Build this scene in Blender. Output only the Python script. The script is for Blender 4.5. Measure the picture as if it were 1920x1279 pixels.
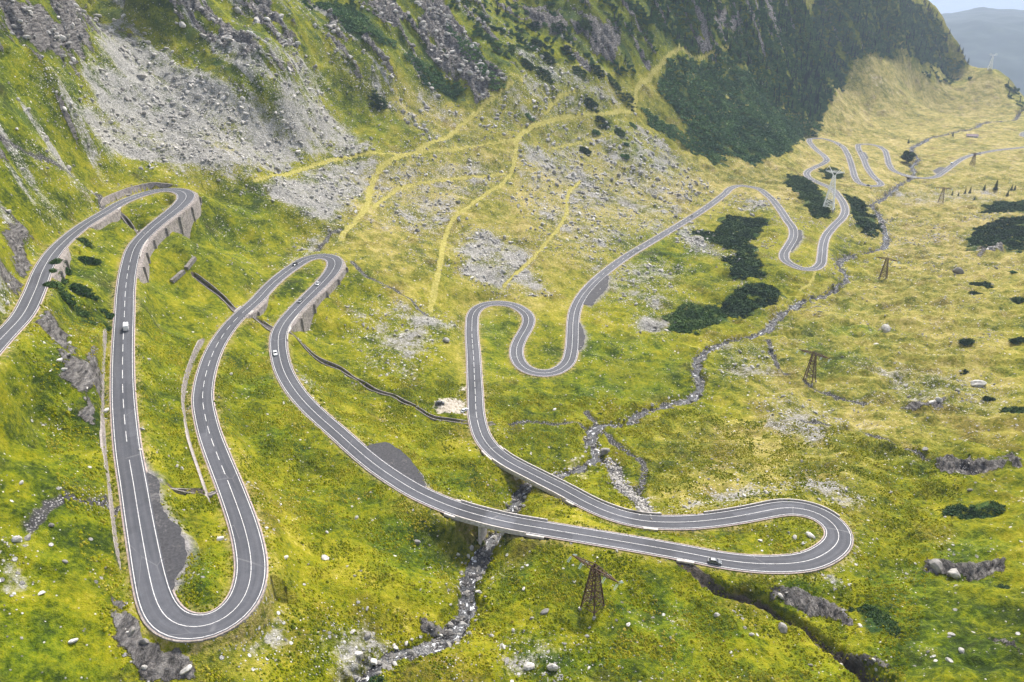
# Mountain pass road in a green valley, seen from the air. World units are metres, +Y looks down the valley.
import bpy, math, random
import numpy as np
from mathutils import Vector, Matrix

for o in list(bpy.data.objects):
    bpy.data.objects.remove(o)
scene = bpy.context.scene
COL = scene.collection
R = math.radians

# ------------------------------------------------------------------ camera
cam_d = bpy.data.cameras.new('camera')
cam_d.sensor_width = 36.0
cam_d.lens = 36.0 * 1400.0 / 1920.0
cam_d.clip_start = 1.0
cam_d.clip_end = 120000.0
cam = bpy.data.objects.new('camera', cam_d)
COL.objects.link(cam)
cam.location = (0, 0, 260)
cam.rotation_euler = (R(65), 0, 0)
scene.camera = cam

# ------------------------------------------------------------------ sky, sun, exposure
SUN_EL, SUN_AZ = R(52), R(24)          # azimuth measured from +Y towards +X
world = bpy.data.worlds.new('World')
scene.world = world
world.use_nodes = True
wn = world.node_tree.nodes
wl = world.node_tree.links
wn.clear()
sky = wn.new('ShaderNodeTexSky')
sky.sky_type = 'NISHITA'
sky.sun_disc = False
sky.sun_elevation = SUN_EL
sky.sun_rotation = SUN_AZ
sky.altitude = 1800
sky.air_density = 1.0
sky.dust_density = 8.0
sky.ozone_density = 0.6
bg = wn.new('ShaderNodeBackground')
bg.inputs['Strength'].default_value = 0.13
wo = wn.new('ShaderNodeOutputWorld')
hs = wn.new('ShaderNodeHueSaturation')          # thin bright overcast: a whiter sky
hs.inputs['Saturation'].default_value = 0.5
wl.new(sky.outputs[0], hs.inputs['Color'])
wl.new(hs.outputs[0], bg.inputs[0])
wl.new(bg.outputs[0], wo.inputs[0])
sun_d = bpy.data.lights.new('sun', 'SUN')
sun_d.energy = 3.0
sun_d.angle = R(9)
sun_d.color = (1.0, 0.95, 0.87)
sun = bpy.data.objects.new('sun', sun_d)
COL.objects.link(sun)
sdir = Vector((math.sin(SUN_AZ) * math.cos(SUN_EL), math.cos(SUN_AZ) * math.cos(SUN_EL), math.sin(SUN_EL)))
sun.rotation_euler = sdir.to_track_quat('Z', 'Y').to_euler()
vs = scene.view_settings
vs.view_transform = 'Standard'
vs.look = 'None'
vs.exposure = 1.2
vs.gamma = 1.0
vs.use_curve_mapping = False
try:
    scene.cycles.use_denoising = True
    scene.cycles.denoiser = 'OPENIMAGEDENOISE'
    scene.cycles.max_bounces = 3
    scene.cycles.diffuse_bounces = 2
    scene.cycles.volume_bounces = 0
    scene.cycles.use_adaptive_sampling = True
    scene.cycles.adaptive_threshold = 0.03
    scene.cycles.transparent_max_bounces = 8
except Exception:
    pass

# ------------------------------------------------------------------ survey data (world metres)
CTRL=[[-143.9,159.2,162.8],[-148.3,171.2,162.3],[-153.0,184.3,161.6],[-157.4,197.6,160.9],[-161.6,211.0,160.2],[-165.3,224.5,159.6],[-169.4,237.9,158.9],[-174.7,250.8,158.3],[-180.5,263.6,157.6],[-186.4,276.3,157.0],[-192.4,288.9,156.4],[-198.0,301.8,155.8],[-203.0,314.8,155.4],[-207.3,328.2,154.9],[-210.9,341.7,154.5],[-214.0,355.4,154.1],[-216.4,369.1,153.6],[-218.1,383.0,153.2],[-219.5,397.0,152.8],[-221.2,410.9,152.3],[-221.7,424.9,151.8],[-220.3,438.9,151.3],[-215.3,451.9,150.7],[-203.0,452.9,150.2],[-195.0,441.7,149.6],[-192.2,428.0,149.0],[-191.4,414.0,148.3],[-191.3,400.0,147.7],[-191.1,386.0,147.0],[-190.3,372.0,146.1],[-188.3,358.1,145.0],[-184.4,344.7,143.9],[-179.8,331.5,142.9],[-174.8,318.4,141.8],[-169.5,305.4,140.7],[-164.0,292.6,139.5],[-158.4,279.7,138.4],[-152.9,266.8,137.2],[-147.4,254.0,136.0],[-141.7,241.2,134.8],[-135.8,228.5,133.5],[-129.7,215.9,132.2],[-123.4,203.4,130.9],[-116.8,191.1,129.6],[-110.0,178.8,128.2],[-103.3,166.5,126.9],[-96.5,154.3,125.7],[-89.4,142.2,124.5],[-79.5,132.9,123.4],[-68.6,137.9,122.5],[-68.5,151.6,121.7],[-73.4,164.7,121.0],[-79.7,177.2,120.5],[-86.5,189.4,119.9],[-93.4,201.6,119.4],[-100.4,213.7,118.9],[-107.2,226.0,118.5],[-113.4,238.5,118.0],[-119.2,251.2,117.6],[-123.9,264.4,117.2],[-127.6,277.9,116.9],[-130.8,291.6,116.6],[-133.1,305.4,116.3],[-134.5,319.3,115.9],[-134.9,333.3,115.6],[-134.2,347.3,115.3],[-133.0,361.2,114.9],[-133.0,375.2,114.5],[-132.7,389.2,114.0],[-131.7,403.2,113.5],[-129.9,417.1,113.0],[-127.3,431.0,112.5],[-119.4,441.6,112.1],[-109.0,435.3,111.7],[-106.2,421.6,111.4],[-106.7,407.6,111.1],[-108.4,393.7,110.8],[-110.5,379.9,110.4],[-112.6,366.0,110.1],[-114.3,352.1,109.6],[-114.6,338.2,109.1],[-112.1,324.4,108.5],[-107.9,311.1,107.8],[-102.5,298.1,107.0],[-96.0,285.8,106.3],[-88.3,274.0,105.6],[-79.7,263.0,104.8],[-70.4,252.5,104.0],[-61.2,242.0,103.2],[-51.6,231.8,102.2],[-41.3,222.4,101.3],[-30.0,214.1,100.3],[-17.6,207.7,99.3],[-4.3,203.3,98.4],[9.4,200.3,97.5],[23.1,197.7,96.8],[36.9,195.1,96.1],[50.6,192.2,95.4],[64.2,188.9,94.8],[78.0,186.8,94.3],[91.9,187.7,93.8],[104.4,193.7,93.3],[111.8,204.9,92.8],[106.2,216.5,92.2],[92.9,217.6,91.6],[79.2,214.5,91.0],[65.3,212.6,90.4],[51.4,213.1,89.8],[38.2,217.6,89.2],[27.3,226.3,88.6],[17.5,236.3,88.0],[7.5,246.1,87.4],[-2.3,256.1,86.8],[-9.7,267.9,86.1],[-14.0,281.2,85.4],[-16.2,295.0,84.7],[-17.3,309.0,84.1],[-18.2,323.0,83.6],[-19.1,336.9,83.0],[-20.0,350.9,82.4],[-21.0,364.9,81.8],[-22.1,378.8,81.2],[-23.2,392.8,80.7],[-23.9,406.8,80.2],[-24.3,420.8,79.7],[-22.4,434.7,79.4],[-14.1,445.3,79.0],[-0.8,444.7,78.6],[7.8,434.0,78.2],[10.3,420.4,77.8],[7.9,406.6,77.5],[4.3,393.0,77.3],[2.5,379.2,76.9],[4.3,365.3,76.6],[12.7,354.9,76.2],[24.9,358.1,75.9],[31.5,370.3,75.6],[34.0,384.1,75.3],[35.5,398.0,75.1],[36.7,411.9,74.9],[38.0,425.9,74.8],[39.8,439.8,74.7],[42.6,453.5,74.6],[46.4,467.0,74.5],[51.0,480.2,74.4],[56.3,493.2,74.3],[62.1,505.9,74.2],[68.4,518.4,74.1],[75.0,530.8,74.0],[81.8,543.0,73.9],[88.9,555.0,73.8],[96.4,566.9,73.7],[104.2,578.5,73.6],[112.1,590.1,73.5],[119.8,601.7,73.4],[127.6,613.4,73.4],[135.3,625.1,73.3],[143.0,636.8,73.2],[150.8,648.4,73.2],[158.5,660.1,73.1],[166.1,671.8,73.0],[173.7,683.6,73.0],[181.1,695.5,72.9],[188.3,707.5,72.8],[195.5,719.5,72.8],[202.5,731.6,72.7],[209.5,743.8,72.6],[216.3,756.0,72.5],[222.9,768.4,72.4],[228.9,781.2,72.3],[237.3,792.8,72.2],[248.5,798.3,72.0],[259.0,789.6,71.9],[262.5,776.4,71.8],[262.5,761.4,71.6],[262.5,747.2,71.5],[261.4,733.3,71.4],[259.8,719.3,71.2],[258.1,705.4,71.1],[256.2,691.5,71.0],[254.1,677.7,70.8],[252.2,663.8,70.7],[250.6,649.9,70.6],[247.7,636.2,70.4],[243.2,622.9,70.2],[237.5,610.1,70.0],[231.0,597.7,69.8],[224.4,585.4,69.6],[218.4,572.7,69.5],[215.3,559.1,69.3],[218.5,545.5,69.1],[229.2,540.7,68.8],[238.9,550.5,68.4],[245.2,563.0,68.0],[250.6,576.0,67.7],[255.8,589.0,67.3],[261.2,601.9,67.0],[266.8,614.8,66.7],[272.7,627.4,66.4],[279.3,639.8,66.1],[286.4,651.8,65.8],[293.8,663.7,65.5],[301.4,675.5,65.2],[309.2,687.1,64.9],[316.8,698.9,64.6],[323.5,711.2,64.3],[329.6,723.8,64.1],[334.8,736.8,63.8],[339.2,750.1,63.6],[343.2,763.5,63.3],[346.7,777.1,63.1],[349.8,790.8,62.9],[352.8,804.5,62.7],[355.5,818.3,62.4],[356.3,832.2,62.2],[354.8,846.1,62.0],[353.2,860.0,61.7],[352.1,874.0,61.5],[352.9,887.9,61.3],[355.8,901.7,61.0],[360.7,914.8,60.8],[367.2,927.2,60.6],[375.2,938.7,60.3],[383.8,949.8,60.1],[392.6,960.7,59.8],[401.3,971.7,59.6],[409.1,983.3,59.3],[416.0,995.5,59.1],[420.8,1008.6,58.9],[424.1,1022.2,58.6],[426.8,1036.0,58.4],[428.9,1049.8,58.2],[430.8,1063.7,58.0],[433.2,1077.5,57.7],[435.7,1091.3,57.5],[438.4,1105.0,57.3],[441.4,1118.7,57.0],[444.5,1132.4,56.8],[447.9,1146.0,56.6],[452.6,1159.5,56.4],[458.7,1173.1,56.1],[469.5,1180.2,55.9],[481.7,1177.5,55.8],[486.5,1163.7,55.6],[488.6,1149.6,55.4],[488.4,1135.5,55.2],[487.0,1121.5,55.1],[484.5,1107.7,54.9],[481.0,1094.1,54.7],[477.1,1080.6,54.5],[473.3,1067.1,54.4],[469.3,1053.7,54.2],[465.0,1040.4,54.0],[460.6,1027.1,53.8],[456.2,1013.8,53.7],[451.6,1000.6,53.5],[447.0,987.4,53.3],[442.4,974.2,53.2],[437.8,960.9,52.9],[433.1,947.7,52.7],[428.6,934.5,52.4],[424.7,921.0,52.2],[421.1,907.3,51.9],[421.0,893.1,51.6],[430.0,884.7,51.4],[441.9,890.6,51.3],[447.3,903.4,51.1],[450.2,917.1,51.0],[452.7,930.9,50.8],[456.1,944.5,50.7],[459.8,958.0,50.6],[463.8,971.5,50.4],[467.9,984.9,50.3],[472.1,998.2,50.1],[476.6,1011.5,50.0],[481.2,1024.7,49.8],[486.0,1037.9,49.7],[490.6,1051.1,49.6],[495.1,1064.3,49.4],[499.5,1077.6,49.3],[503.9,1090.9,49.1],[508.4,1104.2,49.0],[512.8,1117.5,48.8],[517.1,1130.8,48.6],[522.0,1143.9,48.5],[527.6,1157.2,48.3],[534.1,1169.9,48.2],[546.2,1175.9,48.0],[556.4,1168.5,47.9],[559.7,1155.1,47.8],[557.8,1140.8,47.6],[554.9,1127.1,47.5],[550.5,1113.8,47.3],[545.3,1100.7,47.2],[540.1,1087.6,47.0],[535.0,1074.5,46.9],[529.6,1061.6,46.7],[524.2,1048.7,46.6],[519.2,1035.6,46.5],[514.7,1022.3,46.3],[510.1,1008.8,46.2],[507.4,995.2,46.0],[508.2,981.2,45.6],[512.7,967.9,45.2],[522.4,958.3,44.8],[535.7,958.0,44.5],[547.9,965.4,44.3],[557.6,975.3,44.2],[566.4,986.6,44.1],[575.5,997.3,43.9],[584.3,1008.1,43.8],[593.1,1019.1,43.7],[601.8,1030.0,43.6],[610.6,1040.9,43.4],[619.3,1051.9,43.3],[628.0,1062.8,43.2],[637.0,1073.6,43.1],[646.2,1084.1,42.9],[655.6,1094.6,42.7],[665.2,1104.7,42.5],[675.4,1114.3,42.3],[686.3,1123.1,42.1],[697.6,1131.4,42.0],[709.0,1139.5,41.8],[720.6,1147.3,41.6],[732.4,1154.9,41.4],[744.4,1162.2,41.2],[756.5,1169.3,40.9],[768.7,1176.0,40.6],[781.2,1182.4,40.2],[793.7,1188.6,39.9],[806.2,1195.0,39.5],[818.6,1201.4,39.3],[831.1,1207.8,39.1],[843.5,1214.3,39.0],[856.0,1220.6,38.9],[868.5,1226.9,38.8],[881.2,1232.8,38.6],[894.2,1238.2,38.5],[907.3,1243.4,38.4],[920.4,1248.5,38.2],[933.6,1253.6,38.1],[946.5,1259.0,37.9],[959.3,1264.7,37.8],[971.7,1271.1,37.7],[983.7,1278.2,37.5],[997.1,1285.7,37.4],[1012.3,1293.6,37.2],[1026.1,1301.9,37.1],[1034.8,1311.2,36.9],[1035.3,1321.7,36.8],[1028.0,1334.3,36.6],[1018.2,1343.5,36.5],[1006.6,1345.4,36.4],[993.0,1341.9,36.2],[978.3,1335.6,36.1],[963.5,1328.8,35.9],[949.6,1323.5,35.8],[935.1,1316.1,35.6],[920.5,1307.7,35.5],[907.0,1302.2,35.3],[896.0,1303.8,35.2],[887.7,1314.5,35.1],[886.9,1327.1,34.9],[894.5,1339.9,34.8],[903.0,1351.7,34.7],[912.2,1362.4,34.6],[922.5,1372.0,34.5],[933.6,1380.3,34.4],[945.8,1386.8,34.3],[958.8,1392.1,34.2],[972.3,1396.7,34.1],[985.8,1401.2,34.0],[998.9,1406.1,33.9],[1012.1,1410.9,33.8],[1025.3,1415.4,33.7],[1038.7,1419.6,33.6],[1052.0,1423.8,33.5],[1065.4,1427.9,33.4],[1078.9,1431.9,33.3],[1092.3,1435.9,33.2],[1105.7,1439.9,33.1],[1119.1,1444.0,33.1],[-42.7,131.5,100.0],[-37.6,142.6,98.0],[-29.0,151.6,95.9],[-18.2,156.6,94.0],[-13.7,167.4,92.0],[-14.1,184.1,90.3],[-9.0,200.6,88.3],[-1.9,209.5,87.0],[0.7,229.7,83.1],[2.7,240.3,81.0],[8.2,249.3,79.6],[15.4,254.8,78.8],[22.0,258.7,78.4],[35.7,270.9,77.6],[36.1,289.6,76.9],[42.0,302.4,76.1],[55.0,305.7,75.3],[65.1,318.3,74.4],[80.5,327.5,73.4],[97.8,345.2,72.0],[107.3,384.4,70.3],[129.2,409.2,68.8],[153.5,424.9,67.6],[176.1,453.7,66.1],[208.1,490.1,64.3],[235.4,510.6,63.0],[256.6,539.8,62.0],[264.9,575.8,61.0],[288.5,602.9,59.7],[326.8,630.1,58.0],[360.9,702.9,54.6],[390.1,795.1,50.9],[443.7,866.4,48.0],[509.3,955.5,43.0],[554.9,1041.9,41.7],[605.2,1140.6,40.2],[675.7,1249.7,38.5],[746.4,1323.0,37.0],[854.6,1414.2,35.1],[957.3,1505.2,33.3],[1096.0,1665.9,30.8],[-182.9,257.0,180.0],[-178.7,245.7,170.0],[-236.6,348.1,190.0],[-258.2,391.2,208.0],[-280.4,437.2,230.0],[-317.8,509.6,256.0],[-235.1,363.3,174.0],[-245.4,407.8,178.0],[-238.1,420.0,156.0],[-248.9,396.4,194.0],[-217.3,327.7,163.0],[-264.8,457.0,220.0],[-266.2,466.4,198.0],[-352.8,661.2,235.0],[-264.4,541.7,188.0],[-285.0,597.4,211.5],[-248.8,499.4,170.0],[-303.1,647.9,235.5],[-317.3,687.9,254.6],[-216.9,483.3,156.0],[-247.2,447.6,170.0],[-208.1,467.6,151.0],[-220.1,571.8,184.0],[-237.2,633.9,216.5],[-254.9,700.6,254.5],[-204.3,518.4,163.0],[-175.9,512.8,146.0],[-178.2,547.1,150.0],[-185.0,576.6,164.0],[-180.1,600.5,192.0],[-187.9,641.1,220.0],[-207.6,726.1,254.3],[-162.0,654.5,173.0],[-170.0,706.8,211.5],[-184.7,789.8,253.8],[-154.0,611.6,154.0],[-114.4,623.5,139.0],[-110.7,545.2,119.0],[-117.3,499.2,116.0],[-142.0,486.4,127.0],[-171.5,460.8,134.0],[-178.6,431.4,129.0],[-160.0,403.5,125.0],[-154.5,454.5,122.0],[-140.2,474.3,116.0],[-123.7,692.1,168.0],[-126.6,728.7,210.0],[-135.6,802.6,253.7],[-75.6,675.0,143.0],[-80.3,729.8,163.0],[-84.1,786.9,206.0],[-88.7,853.5,253.3],[-47.2,591.6,107.0],[-82.5,604.1,117.0],[-61.3,517.2,99.0],[-86.9,488.3,108.0],[-65.0,426.1,97.0],[-80.6,403.6,99.0],[0.0,718.5,133.0],[5.4,797.5,180.0],[-31.1,752.4,155.0],[0.0,854.2,212.0],[0.0,968.2,252.4],[-28.4,664.5,117.0],[19.3,674.7,110.0],[16.3,549.3,89.0],[-23.9,536.5,93.0],[-3.5,464.0,82.5],[-37.5,447.0,89.0],[-39.4,387.1,86.0],[60.3,701.6,99.0],[61.0,591.2,85.0],[137.2,866.2,142.0],[127.2,785.6,113.0],[186.8,961.5,188.0],[83.1,889.0,199.0],[80.0,838.9,165.0],[86.9,955.4,252.5],[192.0,1007.8,228.0],[112.5,709.2,87.0],[110.6,627.5,79.0],[158.4,764.7,90.0],[211.4,797.4,77.0],[65.9,786.8,129.0],[218.1,932.9,136.0],[235.0,1034.7,189.0],[239.2,1082.8,251.5],[209.2,876.8,102.0],[275.8,885.3,82.0],[309.5,1023.2,124.0],[338.4,1151.3,181.0],[346.0,1210.2,250.5],[320.8,903.4,72.0],[446.9,1203.7,100.0],[483.7,1340.7,168.0],[491.7,1401.3,249.0],[481.6,1214.8,66.0],[616.1,1515.3,108.0],[672.9,1573.9,152.0],[688.6,1656.1,247.0],[625.6,1421.9,71.0],[615.8,1279.3,47.0],[777.0,1527.2,57.0],[863.5,1736.7,119.0],[789.9,1708.2,185.0],[836.5,1749.1,215.0],[946.2,1757.3,61.0],[1095.2,1924.0,67.0],[873.9,1504.5,40.0],[1041.6,1885.2,95.0],[917.6,1433.9,31.0],[444.1,1048.6,56.5],[595.0,1296.2,53.0],[347.0,942.5,70.5],[731.5,1099.1,39.0],[772.9,1237.5,37.0],[947.5,1923.9,244.9],[1015.8,1908.3,187.8],[1059.5,1900.4,147.3],[1096.0,1888.1,97.1],[1087.3,1820.3,93.7],[1150.3,1860.5,85.3],[1174.5,1826.2,59.1],[1183.9,1766.3,25.2],[1097.5,2199.7,88.9],[1277.5,2459.7,-101.1],[1165.8,2168.3,-2.2],[1345.8,2428.3,-192.2],[1246.0,2148.1,-92.9],[1426.0,2408.1,-282.9],[1300.3,2120.5,-104.7],[1480.3,2380.5,-294.7],[1333.9,2026.3,-164.8],[1513.9,2286.3,-354.8],[1700.0,1500.0,-120.0],[1500.0,1250.0,10.0],[1800.0,2600.0,-560.0],[1100.0,2700.0,-420.0],[-147.7,213.5,149.0],[-159.5,251.4,147.0],[-188.9,300.2,150.0],[-171.1,285.7,146.0],[-194.6,337.7,147.0],[-151.5,252.8,142.0],[-156.6,220.7,157.0],[-139.6,223.9,139.5],[-142.9,182.0,157.0],[-128.7,155.4,149.0],[-129.7,177.9,142.0],[-123.6,187.0,136.0],[-118.5,135.3,141.0],[-112.1,150.7,136.0],[-106.8,156.8,131.0],[-106.5,112.1,133.0],[-100.1,122.9,129.0],[-94.5,129.4,125.5],[-81.6,122.6,119.5],[-67.3,127.1,119.5],[-201.7,381.4,150.0],[-214.5,436.2,150.4],[-194.2,388.6,133.0],[-189.4,404.4,131.0],[-198.9,436.8,134.0],[-198.4,475.6,137.0],[-172.4,342.4,129.0],[-160.3,303.0,129.0],[-136.8,257.7,126.0],[-143.6,289.2,125.0],[-157.8,348.4,121.0],[-162.5,335.9,126.0],[-122.3,219.1,125.5],[-109.7,208.8,121.5],[-99.2,175.8,123.2],[-84.1,159.5,121.5],[-121.2,238.1,123.0],[-104.3,191.8,123.0],[-91.5,167.4,122.3],[-135.4,405.9,111.3],[-120.1,406.1,111.2],[-126.0,373.0,111.2],[-122.4,323.5,109.0],[-115.2,292.3,108.0],[-121.0,336.0,109.0],[-119.8,286.5,111.0],[-105.1,242.8,111.0],[-90.8,211.9,113.0],[-90.7,247.7,108.0],[-71.4,233.2,103.0],[-56.7,217.6,100.0],[-79.1,197.1,113.0],[-65.3,182.4,110.0],[-50.3,185.8,103.0],[-37.8,202.4,98.0],[-23.3,198.8,92.0],[-66.8,157.3,116.0],[-56.9,149.8,110.0],[-47.1,141.9,105.0],[-39.6,161.9,102.0],[-28.4,168.1,98.0],[-38.2,151.6,98.5],[-63.3,136.1,115.0],[-54.6,130.8,110.0],[-63.3,144.8,115.0],[-19.3,172.4,96.0],[-99.1,349.2,97.0],[-94.3,396.0,102.0],[-108.7,356.0,100.0],[-90.8,313.5,97.0],[-73.0,286.7,95.0],[-54.7,273.7,92.0],[-34.0,248.0,88.0],[-69.5,334.7,92.0],[-41.6,321.4,87.0],[-29.9,337.5,84.5],[-30.0,305.0,84.5],[-24.8,267.2,85.5],[-12.6,243.6,86.0],[-15.9,227.3,88.0],[-66.1,386.2,93.0],[-51.5,254.2,94.0],[-36.5,235.2,92.0],[-26.4,234.5,90.0],[-10.7,330.7,82.0],[-9.2,387.8,79.0],[-6.5,419.7,78.5],[10.7,326.9,78.0],[24.3,330.5,76.0],[9.8,294.1,79.5],[21.3,281.4,79.0],[0.0,290.0,82.0],[-4.6,269.5,84.0],[21.8,395.3,75.5],[26.6,426.7,75.5],[38.8,341.9,76.0],[54.4,355.8,75.0],[67.2,345.6,74.0],[45.2,325.0,76.0],[83.3,372.5,73.0],[95.2,437.1,71.0],[61.9,416.1,73.0],[116.8,441.7,69.0],[130.7,542.3,70.0],[179.9,572.3,68.5],[146.7,491.4,68.0],[170.4,482.5,67.5],[217.2,610.3,70.0],[231.5,689.4,71.5],[203.2,658.7,70.0],[210.0,509.7,65.0],[201.7,546.5,68.5],[249.3,598.7,69.0],[283.4,705.9,67.0],[318.1,819.6,66.0],[264.4,588.8,63.0],[321.8,682.4,58.0],[359.4,746.1,56.0],[70.7,290.5,76.0],[105.4,330.3,73.0],[144.0,365.4,70.0],[106.6,289.0,77.0],[73.1,249.2,82.0],[135.5,301.4,75.0],[159.8,356.0,70.0],[208.6,413.5,67.0],[282.0,534.6,62.0],[255.6,444.0,68.0],[322.0,537.7,63.0],[215.2,361.5,72.0],[172.2,299.8,76.0],[481.5,827.5,46.0],[398.0,681.7,53.0],[382.8,594.7,61.0],[483.1,760.7,52.0],[632.6,939.1,44.5],[519.4,757.1,53.0],[422.7,602.8,63.0],[343.7,476.2,70.0],[298.4,459.6,69.0],[293.7,396.4,75.0],[256.0,336.3,79.0],[248.6,370.5,74.0],[212.6,306.1,78.0],[224.4,286.8,84.0],[193.1,238.0,90.0],[162.7,256.6,82.0],[139.9,255.2,83.0],[162.8,219.7,89.0],[166.8,198.2,97.0],[130.3,212.4,90.0],[117.4,188.4,92.0],[138.2,192.4,93.0],[147.2,168.2,102.0],[127.0,169.1,97.0],[108.0,167.9,94.0],[123.1,132.4,110.0],[107.6,137.7,104.0],[128.4,150.1,104.0],[98.4,147.4,97.0],[95.4,170.9,91.0],[89.1,175.9,90.5],[79.7,177.6,91.0],[76.7,149.7,92.5],[68.1,161.1,92.5],[90.4,141.3,95.0],[23.9,168.4,93.5],[39.7,177.8,93.0],[55.6,174.3,92.0],[6.7,180.8,94.5],[0.0,188.7,94.0],[6.0,155.8,94.0],[-4.9,172.8,93.5],[-8.7,147.4,95.0],[20.5,148.8,93.5],[43.3,152.9,93.0],[56.1,144.8,94.0],[15.6,191.4,96.0],[41.3,188.7,94.0],[97.5,200.9,92.5],[79.6,201.1,92.3],[61.6,201.5,92.0],[35.1,207.1,92.0],[17.6,222.2,89.5],[11.6,219.7,89.0],[29.3,241.4,85.0],[44.2,274.4,78.0],[47.3,249.2,82.0],[38.3,229.9,86.0],[55.1,233.9,85.5],[89.0,231.9,87.0],[110.1,234.6,87.5],[128.8,230.6,88.0],[91.5,210.2,91.8],[71.7,205.6,92.0],[-201.7,224.9,190.0],[-177.8,182.7,165.0],[-146.2,134.9,149.0],[-128.1,100.6,139.0],[-150.2,180.6,236.0],[-93.1,87.8,127.0],[-70.3,96.4,114.0],[-30.0,104.3,102.0],[4.7,106.9,98.0],[51.3,105.6,100.0],[91.9,99.0,110.0],[133.6,102.1,122.0],[174.5,151.2,118.0],[240.9,229.2,108.0],[340.3,347.0,95.0],[479.1,538.0,80.0],[657.6,761.8,63.0],[888.4,1054.4,48.0],[-363.0,461.7,256.4],[-342.9,572.3,304.2],[-304.3,686.8,313.1],[-236.6,824.1,323.7],[-94.9,950.0,333.4],[95.0,1087.4,344.1],[377.1,1373.6,366.2],[777.1,1930.5,377.4]]
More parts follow.
